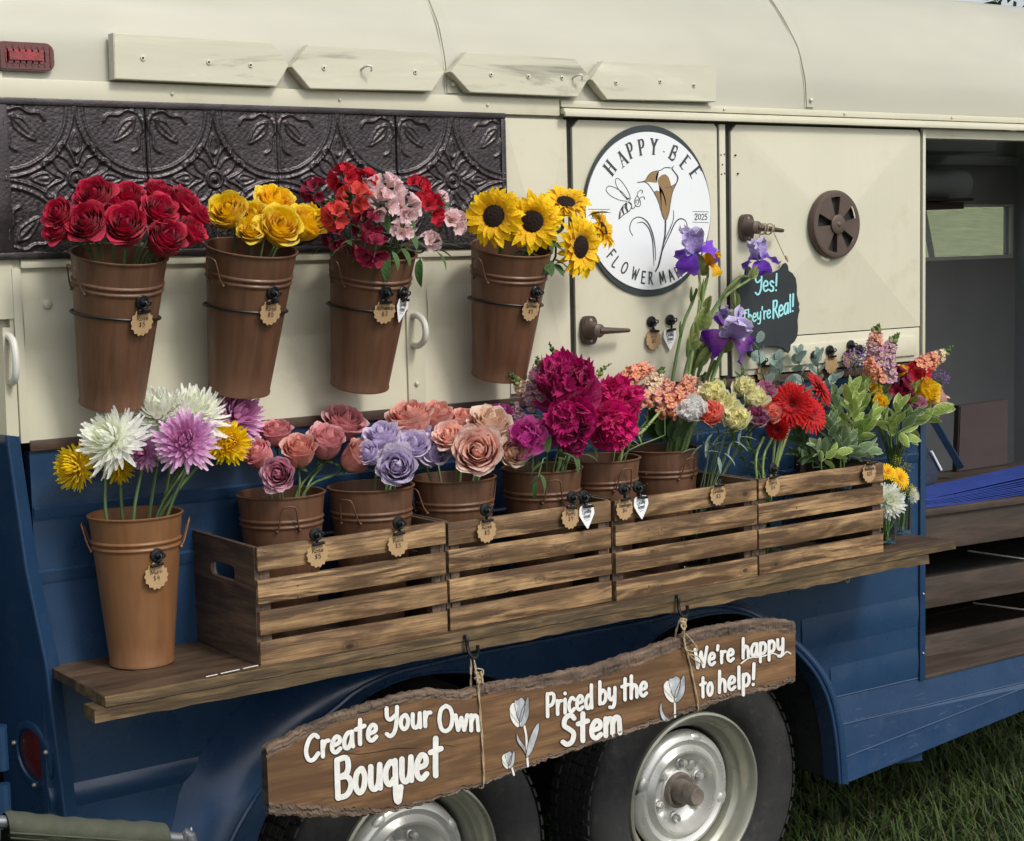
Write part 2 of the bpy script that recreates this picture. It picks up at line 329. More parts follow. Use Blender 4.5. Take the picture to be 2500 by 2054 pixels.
# ------------------------------------------------------------------ flowers: unit radius blooms facing +z
def rot_about(g, a, tilt=0.):
    return tf(g, Matrix.Rotation(a, 4, 'Z') @ Matrix.Rotation(tilt, 4, 'Y'))
def g_rose(seed, openness=1., layers=10):
    R = random.Random(seed); gs = []
    for k in range(layers):
        f = k/(layers-1); n = [2, 3, 4, 4, 5, 5, 6, 6, 6, 6][k] if k < 10 else 6
        rt = (.08+.74*f**.95)*(.78+.22*openness if f > .3 else 1); zt = .66-.14*f**1.4-.12*openness*max(0, f-.6)**1.2*2; curl = (-.10 if f < .3 else .02)+.05*f+.16*max(0, f-.72)*openness; off = R.uniform(0, 6.28)
        for q in range(n):
            phi = off+2*PI*q/n+R.uniform(-.15, .15); hw = PI/n*(R.uniform(1.25, 1.5) if k > 1 else 1.5)
            rr = rt*R.uniform(.92, 1.08); zz = zt+R.uniform(-.05, .05); sp = .07+.06*f; ph = R.uniform(0, 6); rf = .012+.03*f; cl = curl*R.uniform(.6, 1.8); pk = R.uniform(0, .10)
            def fn(u, v, rr=rr, zz=zz, phi=phi, hw=hw, sp=sp, ph=ph, rf=rf, cl=cl, f=f, pk=pk):
                uu = 2*u-1; a = phi+uu*hw*(.5+.5*math.sin(min(1, v*1.2)*PI/2)); vv = v*(1-.20*abs(uu)**2.6+pk*(1-abs(uu))*v)
                rho = .1+(rr-.1)*min(1, math.sin(min(1, vv*1.25)*PI/2))**(.40+.10*f)+sp*uu*.5*vv
                z = -.72+(zz+.72)*vv**(1.05+.25*f)
                c = max(0, vv-.74)/.26; rho += cl*c*c*1.3; z -= cl*.9*c*c*(.3+f)
                w = math.sin(uu*5+ph)*rf*vv**3; rho += w+.03*f*abs(uu)**3*vv; z += w*.5
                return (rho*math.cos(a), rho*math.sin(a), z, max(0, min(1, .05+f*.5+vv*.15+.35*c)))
            gs.append(grid(7, 8, fn))
    return cat(gs)
def strap(L, w, a0, a1, r0, ns=4, fold=.25, tip=.25, z0=0, t0=0., t1=1., twist=0.):
    """petal from radius r0 in the x-z plane, elevation angle going a0 -> a1 (0 flat, pi/2 upright)"""
    P = [np.array([r0, 0, z0])]; A = []
    for i in range(ns):
        a = a0+(a1-a0)*i/max(1, ns-1); P.append(P[-1]+np.array([math.cos(a), 0, math.sin(a)])*L/ns); A.append(a)
    A = [A[0]]+A; V = []; T = []; F = []
    for i, p in enumerate(P):
        s = i/ns; ww = w*(math.sin(PI*(.14+.86*s)**.8)**.6 if s < 1 else tip*.5)
        if s < .01: ww = w*.5
        a = A[min(i, len(A)-1)]; nrm = np.array([-math.sin(a), 0, math.cos(a)]); tw = twist*s
        for q in (-1, 0, 1):
            V.append(p+np.array([0, q*ww*math.cos(tw), 0])+nrm*(abs(q)*ww*fold+q*ww*math.sin(tw))); T.append(t0+(t1-t0)*s)
    for i in range(ns):
        for q in (0, 1):
            a = i*3+q; F.append((a, a+1, a+4, a+3))
    return vf(V, F, T)
def g_mum(seed, layers=9, dens=1., droop=0.25, wide=.088, inc=1.):
    R = random.Random(seed); gs = []
    for k in range(layers):
        f = k/(layers-1); n = int((9+17*f)*dens); el = 1.45-1.5*f**.9-droop*f**3; L = (.46+.40*f**.8)
        for q in range(n):
            a = 2*PI*q/n+k*.7+R.uniform(-.14, .14); l = L*R.uniform(.84, 1.12); e = el+R.uniform(-.12, .12)
            up = inc*(.55-.15*f)+R.uniform(-.15, .3)
            g = strap(l, wide*R.uniform(.8, 1.2)*(.75+.35*f), e-.25, e+up, .05+.07*f, 5, .38, .55, .0+.10*(1-f), .05+.5*f, .5+.5*f, R.uniform(-.4, .4))
            gs.append(rot_about(g, a))
    return cat(gs)
def g_gerbera(seed):
    R = random.Random(seed); gs = []
    for k, (n, L, el) in enumerate([(26, .84, .02), (26, .80, .16), (22, .62, .34), (26, .34, .7)]):
        for q in range(n):
            a = 2*PI*q/n+k*.13+R.uniform(-.05, .05); l = L*R.uniform(.93, 1.05); e = el+R.uniform(-.06, .06)
            gs.append(rot_about(strap(l, .085 if k < 3 else .04, e+.15, e-.2, .16-.02*k, 4, .18, .5, .03*k, .35-.1*k, 1-.1*k), a))
    for k in range(90):
        r = .17*math.sqrt(k/90); a = k*2.4; gs.append(rot_about(strap(.07, .014, 1.2, 1.5, r, 2, .2, .6, .05, 0, .1), a))
    gs.append(ball((0, 0, .01), .17, 12, (1, 1, .35))); g = cat(gs); return g
def g_sunray(seed, n1=18):
    R = random.Random(seed); gs = []
    for k, (n, L, el) in enumerate([(n1, .62, -.08), (n1-1, .6, .12), (n1-3, .5, .38)]):
        for q in range(n):
            a = 2*PI*q/n+k*.17+R.uniform(-.1, .1); l = L*R.uniform(.8, 1.12); e = el+R.uniform(-.22, .25)
            gs.append(rot_about(strap(l, .135*R.uniform(.8, 1.15), e+.25, e-.35, .36-.02*k, 5, .3, .06, .02*k, .2, 1, R.uniform(-.6, .6)), a))
    return cat(gs)
def g_disc(seed, r=.42):
    gs = [ball((0, 0, -.02), r, 20, (1, 1, .42))]
    for k in range(1, 260):
        rr = r*.97*math.sqrt(k/260); a = k*2.39996; z = -.02+r*.42*math.sqrt(max(0, 1-(rr/r)**2)); gs.append(vf(*_cone(rr*math.cos(a), rr*math.sin(a), z, .022, .045+.02*math.sin(k))))
    return cat(gs)
def _cone(x, y, z, r, h): return [(x-r, y-r, z), (x+r, y-r, z), (x+r, y+r, z), (x-r, y+r, z), (x, y, z+h)], [(0, 1, 4), (1, 2, 4), (2, 3, 4), (3, 0, 4)]
def g_ruffle(seed, n=46, ruff=.10, layers=4, serr=9, guard=0, wide=.5, bend=.8):
    """carnation / peony ball of frilled petals"""
    R = random.Random(seed); gs = []
    for k in range(n):
        f = (k+.5)/n; th = math.acos(1-f*1.25); az = k*2.39996+R.uniform(-.2, .2)
        L = R.uniform(.86, 1.02); w = wide*R.uniform(.8, 1.2)*(.65+.5*f); p1, p2 = R.uniform(0, 6), R.uniform(0, 6); roll = R.uniform(-.9, .9)*(1-f*.5)
        cup = R.uniform(.0, .25)
        def fn(u, v, L=L, w=w, p1=p1, p2=p2, roll=roll, cup=cup, f=f):
            uu = 2*u-1; s = v*(1-.1*uu*uu+.05*math.cos(uu*serr*2)*v); x = uu*w*(.15+.85*v**1.4); r = L*s*(.25+.75*s**.2)
            d = ruff*v*v*(math.sin(uu*7+p1)+.6*math.sin(uu*13+p2))-cup*v*v+.18*v*v*uu*uu
            b_ = max(0, s-.62); d -= bend*b_*2.2*(1+.3*math.sin(p1)); r -= L*b_*.55*bend
            return (d, x, r, max(0, min(1, .1+.5*f+.5*v*v)))
        g = grid(8, 6, fn); M = Matrix.Rotation(az, 4, 'Z') @ Matrix.Rotation(th, 4, 'Y') @ Matrix.Rotation(roll, 4, 'Z'); g = tf(g, M)
        gs.append((g[0]*np.array([1, 1, .85]), g[1], g[2]))
    for k in range(guard):
        az = 2*PI*k/guard+R.uniform(-.1, .1); p1 = R.uniform(0, 6)
        def fn(u, v, p1=p1):
            uu = 2*u-1; a = uu*.75*math.sin(min(1, v*1.3)*PI/2); rho = .12+1.0*v**.9*(1-.12*uu*uu); z = -.5+.45*v*v+.06*math.sin(uu*6+p1)*v
            return (rho*math.cos(a), rho*math.sin(a), z, .6+.4*v)
        gs.append(rot_about(grid(7, 6, fn), az))
    g = cat(gs); return g
def obov(L, w, a0, a1, ns=5, cup=.3, t0=0, t1=1, r0=.05, pt=.1, ruf=0., ph=0.):
    """broad petal 5 vertices wide"""
    P = [np.array([r0, 0., 0.])]; A = [a0]
    for i in range(ns):
        a = a0+(a1-a0)*i/max(1, ns-1); P.append(P[-1]+np.array([math.cos(a), 0, math.sin(a)])*L/ns); A.append(a)
    V = []; T = []; F = []
    for i, p in enumerate(P):
        s = i/ns; ww = w*(.18+.82*math.sin(PI*min(.5, s*.62))**1.3)*(1 if s < .75 else (pt+(1-pt)*math.sqrt(max(0, 1-((s-.75)/.25)**2))))
        a = A[i]; nrm = np.array([-math.sin(a), 0, math.cos(a)])
        for q in (-1, -.5, 0, .5, 1):
            V.append(p+np.array([0, q*ww, 0])+nrm*(q*q*ww*cup+ruf*s*s*math.sin(q*8+i*1.9+ph)*abs(q)**.5)); T.append(t0+(t1-t0)*(s*.8+.2*abs(q)))
    for i in range(ns):
        for q in range(4):
            a = i*5+q; F.append((a, a+1, a+6, a+5))
    return vf(V, F, T)
def g_alstro(seed):
    """one trumpet floret facing +z"""
    R = random.Random(seed); gs = []
    for q in range(6):
        o = q % 2; g = obov(1.25 if o else 1.2, .42 if o else .27, 1.3, .65-.35*R.random(), 5, .35, .0, 1, .08, .25)
        gs.append(rot_about(g, q*PI/3+R.uniform(-.12, .12)))
    for q in range(5):
        a = q*1.3; gs.append(tube([(0, 0, 0), (.1*math.cos(a), .1*math.sin(a), .5), (.28*math.cos(a), .28*math.sin(a), .95)], .02, 4, sub=2))
    g = cat(gs); return (g[0]*np.array([.8, .8, .8])-np.array([0, 0, .3]), g[1], g[2])
def g_snap(seed):
    """snapdragon floret: tube with ruffled lips, facing +z"""
    R = random.Random(seed); gs = [lathe([(.12, -.75), (.26, -.55), (.3, -.2), (.34, .05)], 8)]
    for q, (a, L, w) in enumerate([(PI/2+.5, .62, .36), (PI/2-.5, .62, .36), (-PI/2, .5, .3), (-PI/2+.95, .55, .34), (-PI/2-.95, .55, .34)]):
        g = obov(L, w, 1.1, -.5, 5, .3, .35, 1, .2, .5, .08, R.uniform(0, 6)); gs.append(rot_about(g, a))
    gs.append(ball((0, -.1, .12), .24, 8, (1.2, .9, .8))); g = cat(gs)
    T = g[2].copy(); T[-45:] = 0.0; return (g[0], g[1], T)
def g_bud(l=1., r=.35):
    return lathe([(.02, -.5*l), (r*.7, -.35*l), (r, -.1*l), (r*.85, .2*l), (r*.35, .42*l), (.01, .52*l)], 7)
def g_leaf(L=1., w=.22, droop=.4, fold=.2, round_=False, ns=7, wave=.0):
    P = [np.array([0., 0, 0])]; V = []; T = []; F = []
    for i in range(ns):
        a = .25-droop*i/ns*2; P.append(P[-1]+np.array([math.cos(a), 0, math.sin(a)])*L/ns)
    for i, p in enumerate(P):
        s = i/ns; ww = w*(math.sin(PI*s**.75)**.7 if not round_ else math.sqrt(max(0, 1-(2*s-1)**2))) if 0 < s < 1 else w*.04
        for q in (-1, -.72, 0, .72, 1):
            V.append(p+np.array([0, q*ww, abs(q)*ww*fold+wave*math.sin(i*2.2+q*3)*ww])); T.append(abs(q) if s < .97 else 1)
    for i in range(ns):
        for q in range(4):
            a = i*5+q; F.append((a, a+1, a+6, a+5))
    return vf(V, F, T)
def g_sepals(n=5, L=.55, w=.12, a0=-.9, a1=.3):
    return cat([rot_about(strap(L, w, a0, a1, .03, 4, .3, .05, -.72), 2*PI*k/n+.3*k) for k in range(n)]+[ball((0, 0, -.74), .16, 8, (1, 1, 1.1))])
# ================================================================== the setting
g_ = lambda n=0: None
M_ground = paint('meadow_soil', (.030, .048, .014), .95, 0, .35, 1.3, 40, .8, dirt=(.12, .11, .045), dirt_amt=.6)
M_hill = paint('meadow_far', (.26, .31, .15), .95, 0, .35, 2.5, 6, .8, dirt=(.24, .26, .12), dirt_amt=.7)
G0 = -.036
ground = solo('ground', None, None, box(-120, 160, -120, 6.5, -.4, G0-.002), M_ground, kind='structure')
solo('hill', None, None, grid(40, 30, lambda u, v: (-60+200*u, 6.4+70*v, G0-.003+9*v**1.25+.05*math.sin(u*31+v*9)*v)), M_hill, kind='structure')
# grass blades
rnd = np.random.RandomState(4)
def blades(n, x0, x1, y0, y1, hmin, hmax, seed, w=.0028):
    r = np.random.RandomState(seed); X = r.uniform(x0, x1, n); Y = r.uniform(y0, y1, n); H = r.uniform(hmin, hmax, n); A = r.uniform(0, 6.28, n); B = r.uniform(.15, 1.0, n)
    d = np.stack([np.cos(A), np.sin(A)], 1); p = np.stack([-np.sin(A), np.cos(A)], 1)
    V = np.zeros((n, 7, 3)); T = np.zeros((n, 7))
    for i, (s, ww) in enumerate([(0, 1), (.4, .9), (.75, .6)]):
        off = d*(B*H*s**2)[:, None]; z = H*s*(1-.3*B*s)
        for q in (0, 1):
            V[:, i*2+q, :2] = np.stack([X, Y], 1)+off+p*(w*ww*(2*q-1)); V[:, i*2+q, 2] = z+G0; T[:, i*2+q] = s
    V[:, 6, :2] = np.stack([X, Y], 1)+d*(B*H)[:, None]; V[:, 6, 2] = G0+H*(1-.3*B); T[:, 6] = 1
    F = []
    for k in range(n):
        b = k*7; F += [(b, b+1, b+3, b+2), (b+2, b+3, b+5, b+4), (b+4, b+5, b+6)]
    return V.reshape(-1, 3), F, T.ravel()
M_grass = petal('grass_blade', (.018, .034, .008), (.048, .085, .018), (.12, .125, .04), .6, .25, .25)  # blade and straw colours darkened to stand for shade on the lawn
M_straw = petal('grass_straw', (.08, .07, .03), (.17, .15, .08), None, .7, .2, .2)
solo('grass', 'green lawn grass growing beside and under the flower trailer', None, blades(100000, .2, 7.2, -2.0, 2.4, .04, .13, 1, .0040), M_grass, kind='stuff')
solo('dry_grass', 'straw coloured dry blades scattered through the lawn', None, blades(20000, .2, 7.2, -2.0, 2.4, .02, .09, 2, .0028), M_straw, kind='stuff')
# tree beyond the trailer
def leafcloud(c, R, n, seed, size=.07, flat=.8):
    r = np.random.RandomState(seed); V = []; F = []; cl = r.normal(size=(max(8, n//60), 3)); cl /= np.linalg.norm(cl, axis=1)[:, None]; cl *= r.uniform(.35, 1, (len(cl), 1))**.5*R
    C0 = cl[r.randint(0, len(cl), n)]+r.normal(size=(n, 3))*R*.17; C0[:, 2] *= flat; C0 += np.array(c)
    a = r.normal(size=(n, 3)); a /= np.linalg.norm(a, axis=1)[:, None]; b = np.cross(a, r.normal(size=(n, 3))); b /= np.linalg.norm(b, axis=1)[:, None]; s = size*r.uniform(.6, 1.3, (n, 1))
    V = np.stack([C0-a*s, C0+b*s*.45, C0+a*s, C0-b*s*.45], 1).reshape(-1, 3); return V, [(4*k, 4*k+1, 4*k+2, 4*k+3) for k in range(n)], np.full(4*n, .6)
M_tree = petal('tree_leaf', (.03, .06, .015), (.05, .10, .02), None, .55, .3, .2)
M_bark = paint('tree_bark', (.09, .065, .045), .9, 0, .3, 8, 30, .9, (3, 3, .7))
tp = W(2478, -62, 9.0); t = Thing('broadleaf_tree', 'green leafy tree whose crown shows above the trailer roof', 'tree', (tp[0]+.9, 9, .75))
t.part('trunk', tube([(tp[0]+.9, 9, .6), (tp[0]+.85, 9.05, 1.8), (tp[0]+1.0, 9, 3.0), (tp[0]+1.1, 9, 4.4)], [.2, .16, .12, .05], 10, sub=4), M_bark)
for k in range(5):
    a = k*1.3; t.part('branch', tube([(tp[0]+.95, 9, 2.4+.3*k), (tp[0]+.95+.7*math.cos(a), 9+.7*math.sin(a), 3.1+.3*k), (tp[0]+.95+1.1*math.cos(a), 9+1.1*math.sin(a), 3.6+.3*k)], [.06, .04, .015], 6, sub=3), M_bark)
t.part('crown', leafcloud((tp[0]+1.0, 9, tp[2]+1.05), 1.4, 9000, 3, .085), M_tree, smooth=False, angle=None)

# ================================================================== the trailer
CREAM = (.585, .562, .438); BLUE = (.015, .044, .102)
M_cream = paint('cream_paint', CREAM, .40, 0, .045, 3, 45, .12, dirt=(.42, .36, .24), dirt_amt=.45, streak=.02)
M_roof = paint('cream_roof_dimmed', (.44, .43, .355), .40, 0, .06, 1.4, 30, .12, (1, 1, 2.5), dirt=(.42, .39, .29), dirt_amt=.3)  # wall cream, darkened in colour to offset sun and sky on the roof
M_board = wood('cream_painted_wood', (.56, .545, .43), (.59, .575, .46), 0, .5, .5, .05, False, .25)
M_blue = paint('navy_paint', BLUE, .30, 0, .10, 3, 50, .08, dirt=(.06, .08, .11), dirt_amt=.4)
M_blue2 = paint('navy_fender_paint', (.016, .044, .105), .28, 0, .12, 3, 40, .10, dirt=(.09, .12, .16), dirt_amt=.4, coat=.1)
M_rust = paint('brown_trim_paint', (.065, .035, .025), .55, 0, .25, 12, 60, .4, (1, 4, 4))
M_brownmetal = paint('brown_metal_paint', (.085, .058, .045), .5, .1, .2, 9, 80, .35)
M_dark = paint('dark_gap', (.014, .013, .012), .8)
M_rubber = paint('tyre_rubber', (.022, .022, .023), .78, 0, .3, 10, 90, .5, dirt=(.085, .078, .062), dirt_amt=.6)
M_silver = paint('silver_wheel_paint', (.60, .60, .57), .32, .5, .06, 5, 40, .15, dirt=(.40, .39, .34), dirt_amt=.2)
M_olive = paint('faded_rim_barrel', (.36, .36, .30), .34, .55, .12, 5, 40, .2, dirt=(.2, .19, .12), dirt_amt=.35)
M_rusty = paint('rusty_hub', (.19, .165, .14), .7, .2, .4, 22, 90, .8, dirt=(.13, .055, .025), dirt_amt=.95)
M_steel = paint('worn_steel', (.36, .34, .30), .45, .6, .25, 20, 80, .4)
M_mud = paint('muddy_well', (.014, .014, .016), .9, 0, .4, 9, 40, .9, dirt=(.07, .065, .05), dirt_amt=.5)
M_int = paint('interior_grey_paint', (.25, .255, .26), .6, 0, .1, 3, 40, .1)
M_intl = paint('interior_pale_grey_paint', (.36, .38, .40), .6, 0, .08, 3, 40, .1)
M_intw = wood('interior_stained_wood', (.05, .036, .028), (.085, .062, .05), 0, .6, .6, .6, False, .3)
M_white = paint('white_enamel', (.62, .61, .56), .35, 0, .05, 6, 60, .1)
T = Thing('horse_trailer', 'cream and navy vintage horse trailer converted into a flower stall', 'trailer', (3.0, .9, 0))
XL, XO, XR = 1.135, 3.842, 6.6          # rear corner, left edge of the serving opening, nose
ZT = 1.466; ZG = 2.155; ZB = .33
# roof sheet
RP = [(0, 2.185), (.0, 2.20), (.004, 2.262), (.015, 2.307), (.03, 2.352), (.053, 2.39), (.084, 2.436), (.118, 2.478), (.155, 2.515), (.2, 2.545), (.25, 2.566), (.4, 2.596), (.65, 2.612), (.9, 2.618), (1.15, 2.612), (1.4, 2.596), (1.55, 2.566), (1.645, 2.515), (1.716, 2.436), (1.77, 2.352), (1.8, 2.2)]
RPs = catmull([(0, a, b) for a, b in RP], 4)
def roof_sheet(x0, x1, off=0.):
    n = len(RPs); tn = np.gradient(RPs, axis=0); nn = np.stack([0*tn[:, 0], -tn[:, 2], tn[:, 1]], 1); nn /= np.linalg.norm(nn, axis=1)[:, None]+1e-9
    P = RPs+nn*off
    if off: P = P[3:]
    n = len(P); xs = np.linspace(x0, x1, 30 if off == 0 else 2)
    R = random.Random(3)
    def dn(x, k): return 0 if off else .0022*math.sin(x*5.1+k*.21)*math.sin(x*2.3+1)+.0012*math.sin(x*13+k*.5)
    V = [(x, P[k][1]-dn(x, k), P[k][2]) for x in xs for k in range(n)]
    return vf(V, [(i*n+k, (i+1)*n+k, (i+1)*n+k+1, i*n+k+1) for i in range(len(xs)-1) for k in range(n-1)])
T.part('roof', roof_sheet(1.02, XR), M_roof, angle=60)
T.part('roof_end_cap', vf([(1.02, p[1], p[2]) for p in RPs], [tuple(range(len(RPs)))]), M_roof, smooth=False)
for xs in (2.19, 3.362):
    T.part('roof_seam', roof_sheet(xs, xs+.030, .004), M_roof, angle=60)
    T.part('roof_seam', cat(roof_sheet(xs-.004, xs-.0005, .0015)), M_dark if False else M_cream, angle=60)
    for kz in (2.212,): T.part('rivet', ball((xs+.015, -.006, kz), .006, 8), M_cream)
# drip rail and header strips
DG, DA, DB, DC, DD, DE = [float(W(x, 400)[0]) for x in (1366, 1396, 1748, 1753, 1768, 1782)]
DPL = float(W(1232, 400)[0]); DPR = float(W(1386, 400)[0])
T.part('header_strip', box(1.02, DG-.002, -.008, .0, 2.148, 2.188, .003), M_cream)
T.part('drip_rail', cat(box(DG, XR, -.022, .0, 2.152, 2.166, .004), box(DG, XR, -.012, .0, 2.169, 2.186, .004), box(DG, XR, -.028, -.020, 2.146, 2.158, .003)), M_cream)
for x in (1.5, 1.9, 2.3): T.part('rivet', ball((x, -.009, 2.168), .004, 8), M_cream)
for x in (3.05, 3.5, 3.95, 4.4): T.part('rivet', ball((x, -.013, 2.178), .004, 8), M_cream)
# cream side wall (a sheet, with the openings beyond XO)
T.part('upper_wall', cat(box(XL, DPL, .0, .03, ZT, 2.185), box(DPL, XO, .012, .03, ZT, 2.185), box(XL-.08, XL, .02, .05, ZT, 2.185)), M_cream)
def pyramid_panel(x0, x1, z0, z1, h, y=0., apex=None, cut=.02, rim=.004):
    cx, cz = apex or ((x0+x1)/2, (z0+z1)/2); c = cut
    V = [(x0+c, y-rim, z1), (x0, y-rim, z1-c), (x0, y-rim, z0), (x1, y-rim, z0), (x1, y-rim, z1-c*.5), (x1-c*.5, y-rim, z1), (cx, y-rim-h, cz)]
    back = [(a, y+.012, b) for a, _, b in V[:6]]; F = [(i, (i+1) % 6, 6) for i in range(6)]+[(i, i+7, (i+1) % 6+7, (i+1) % 6) for i in range(6)]
    return vf(V+back, F)
T.part('wall_panel', pyramid_panel(DPL+.003, DPR-.002, 1.48, 2.14, .014, 0.004, cut=.002), M_cream, smooth=False, angle=None)
# strip below the tin panel, rear corner strip, seam strip
T.part('ledge_strip', cat(box(1.16, DPL, -.010, .0, 1.815, 1.833, .004)), M_cream)
T.part('corner_strip', box(1.142, 1.160, -.007, .0, ZT, 1.815, .003), M_cream)
sx = W(990, 800)[0]; T.part('seam_strip', box(sx, W(1033, 800)[0], -.006, .0, ZT, 1.815, .002), M_cream)
T.part('wall_rib', cat(*[grid(2, 8, lambda u, v, zc=zc, a=a, b_=b_: (a+(b_-a)*u, -.0045*math.sin(PI*v)**1.5, zc-.05+.10*v)) for zc in (1.70,) for a, b_ in ((1.162, sx-.004), (sx+.06, DPL-.005))]), M_cream, angle=60)
T.part('rivet', ball(W(116, 743, -.004), .010, 10, (1, .5, 1)), M_cream); T.part('rivet', ball(W(1018, 937, -.008), .006, 10), M_cream)
# upper bracket gap behind the doors
T.part('door_frame', box(DPR-.002, XO-.012, .004, .012, ZT+.002, 2.146), M_dark)
T.part('door_post', cat(box(DC, DD, -.006, .003, 1.48, 2.14, .003)), M_cream, label='narrow cream post between the two doors with screw holes')
d1 = T.part('door', pyramid_panel(DA, DB, 1.475, 2.140, .010, 0.0), M_cream, smooth=False, angle=None, label='left cream door carrying the round flower market sign')
vx_, vz_ = W(2027, 549)[0], W(2027, 549)[2]; d2x0, d2x1 = DE, 3.822; d2z0 = 1.575
d2 = T.part('door', pyramid_panel(d2x0, d2x1, d2z0, 2.140, .021, 0.0, apex=(vx_, vz_)), M_cream, smooth=False, angle=None, label='right cream door with a brown round vent')
T.part('lower_panel', cat(box(DE, 3.822, -.003, .004, 1.475, 1.572, .002), box(DE+.03, 3.80, -.010, -.003, 1.492, 1.548, .006)), M_cream)
T.part('opening_frame', cat(box(XO-.012, XO, -.008, .05, ZT, 2.140, .002), box(XO-.012, XR, -.002, .05, 2.118, 2.146, .002)), M_cream)
for (x, z) in [(DC+.005, 2.06), (DD-.005, 2.062), (DC+.010, 2.035), (DC+.006, 2.01), (DD-.005, 2.012), (DE+.014, 2.06), (DE+.022, 2.012)]:
    T.part('screw_hole', tube([(x, -.0045 if x > DE else -.0062, z), (x, -.009 if x > DE else -.0067, z)], .0024, 8), M_dark)
# door latch handles
def latch(cx, cz, ex, ez, nm):
    o = [(math.copysign(abs(math.cos(a))**.6, math.cos(a))*.024, math.copysign(abs(math.sin(a))**.7, math.sin(a))*.036) for a in np.linspace(0, 2*PI, 25)[:-1]]
    h = T.part('door_handle', tf(prism(o, 0, .014, .003), Matrix.Translation((cx, -.022, cz))), M_brownmetal, label=nm)
    T.part('handle_boss', tf(lathe([(.026, 0), (.022, .01), (.017, .02), (.017, .038), (.010, .042), (0.001, .043)], 18, axis='-y'), Matrix.Translation((cx, -.018, cz))), M_brownmetal, parent=h)
    T.part('lever', tube([(cx, -.050, cz), (cx+.03, -.053, cz+(ez-cz)*.3), (ex, -.046, ez)], [.015, .012, .0075], 8, flat=.7), M_brownmetal, parent=h)
    for s in (-1, 1): T.part('screw', tf(lathe([(.005, 0), (.004, .002), (.0005, .0022)], 8, axis='-y'), Matrix.Translation((cx, -.022, cz+s*.025))), M_steel, parent=h)
a, b_ = W(*z2(430, 1205), -.02), W(*z2(865, 1205), -.046); latch(a[0], a[2], b_[0], b_[2], 'brown latch handle below the round sign')
a, b_ = W(*z4(358, 640), -.02), W(*z4(750, 672), -.046); latch(a[0], a[2], b_[0], b_[2], 'brown latch handle the chalkboard hangs from')
HND2 = a, b_
# round vent with five sector slots
vc = W(2027, 549, -.016); vr = .094
vent = T.part('vent_cover', tf(lathe([(vr, 0), (vr, .012), (vr-.004, .018), (vr-.010, .019)], 48, axis='-y'), Matrix.Translation((vc[0], -.024, vc[2]))), M_brownmetal, label='round brown vent cover with sector slots')
def sector(r0, r1, a0, a1, y, n=8):
    V = []; F = []
    for i in range(n+1):
        a = a0+(a1-a0)*i/n; V += [(r0*math.cos(a), y, r0*math.sin(a)), (r1*math.cos(a), y, r1*math.sin(a))]
    return vf(V, [(2*i, 2*i+1, 2*i+3, 2*i+2) for i in range(n)])
slots = [math.radians(d) for d in (95, 27, -45, -105, 170)]; hw = math.radians(14); parts = []
cuts = sorted([(s-hw) % (2*PI) for s in slots]); cuts2 = [(c, c+2*hw) for c in cuts]
for i, (a0, a1) in enumerate(cuts2):
    nx = cuts2[(i+1) % 5][0]+(2*PI if i == 4 else 0)
    parts += [sector(.026, vr-.009, a1, nx, -.029, 10), sector(.0, .026, a0, a1, -.029, 6), sector(.0, .026, a1, nx, -.029, 8), sector(vr-.018, vr-.009, a0, a1, -.029, 6)]
    for aa in (a0, a1):
        parts.append(vf([(r*math.cos(aa), y, r*math.sin(aa)) for r, y in ((.026, -.029), (vr-.018, -.029), (vr-.018, -.014), (.026, -.014))], [(0, 1, 2, 3)]))
T.part('vent_plate', tf(cat(*parts), Matrix.Translation((vc[0], -.014, vc[2]))), M_brownmetal, smooth=False, parent=vent)
T.part('vent_backing', tf(cat(sector(0, vr-.01, 0, 2*PI, -.0145, 32)), Matrix.Translation((vc[0], -.014, vc[2]))), M_dark, smooth=False, parent=vent)
T.part('vent_hub', tf(lathe([(.027, 0), (.027, .004), (.024, .006), (.008, .006), (.005, .0085), (.0005, .009)], 24, axis='-y'), Matrix.Translation((vc[0], -.043, vc[2]))), M_brownmetal, parent=vent)
# brown trim strip and navy lower wall
T.part('trim_strip', box(1.16, XO, -.008, .0, ZT-.018, ZT+.004, .002), M_rust)
for x in np.arange(1.3, 3.8, .31): T.part('rivet', ball((x, -.008, ZT-.007), .0045, 8), M_rust)
Jp = [(400, 2070), (422, 2013), (435, 1945), (465, 1877), (520, 1800), (571, 1740), (614, 1689), (700, 1630), (850, 1585), (1000, 1553), (1200, 1520), (1400, 1488), (1600, 1462), (1700, 1455), (1790, 1462), (1850, 1485), (1905, 1530), (1958, 1573), (2007, 1634), (2039, 1708), (2056, 1804), (2064, 1912)]
Rp = [(548, 2090), (570, 2040), (600, 1985), (645, 1915), (700, 1845), (760, 1778), (821, 1729), (861, 1695), (908, 1668), (969, 1643), (1031, 1628), (1123, 1606), (1354, 1561), (1600, 1514), (1685, 1487), (1770, 1481), (1839, 1500), (1898, 1540), (1952, 1582), (2001, 1640), (2033, 1712), (2050, 1806), (2058, 1913)]
Op = [(612, 2100), (628, 2040), (648, 1990), (680, 1925), (735, 1845), (800, 1775), (861, 1728), (908, 1692), (994, 1655), (1092, 1640), (1184, 1646), (1231, 1665), (1290, 1705), (1335, 1760), (1400, 1750), (1440, 1700), (1500, 1640), (1573, 1582), (1616, 1543), (1693, 1508), (1790, 1495), (1850, 1512), (1893, 1548), (1943, 1590), (1991, 1646), (2023, 1716), (2041, 1808), (2050, 1914)]
YF = -.085
def res(P, n):
    P = catmull(P, 8); L = np.concatenate([[0], np.cumsum(np.linalg.norm(np.diff(P, axis=0), axis=1))]); s = np.linspace(0, L[-1], n)
    return np.stack([np.interp(s, L, P[:, k]) for k in range(P.shape[1])], 1)
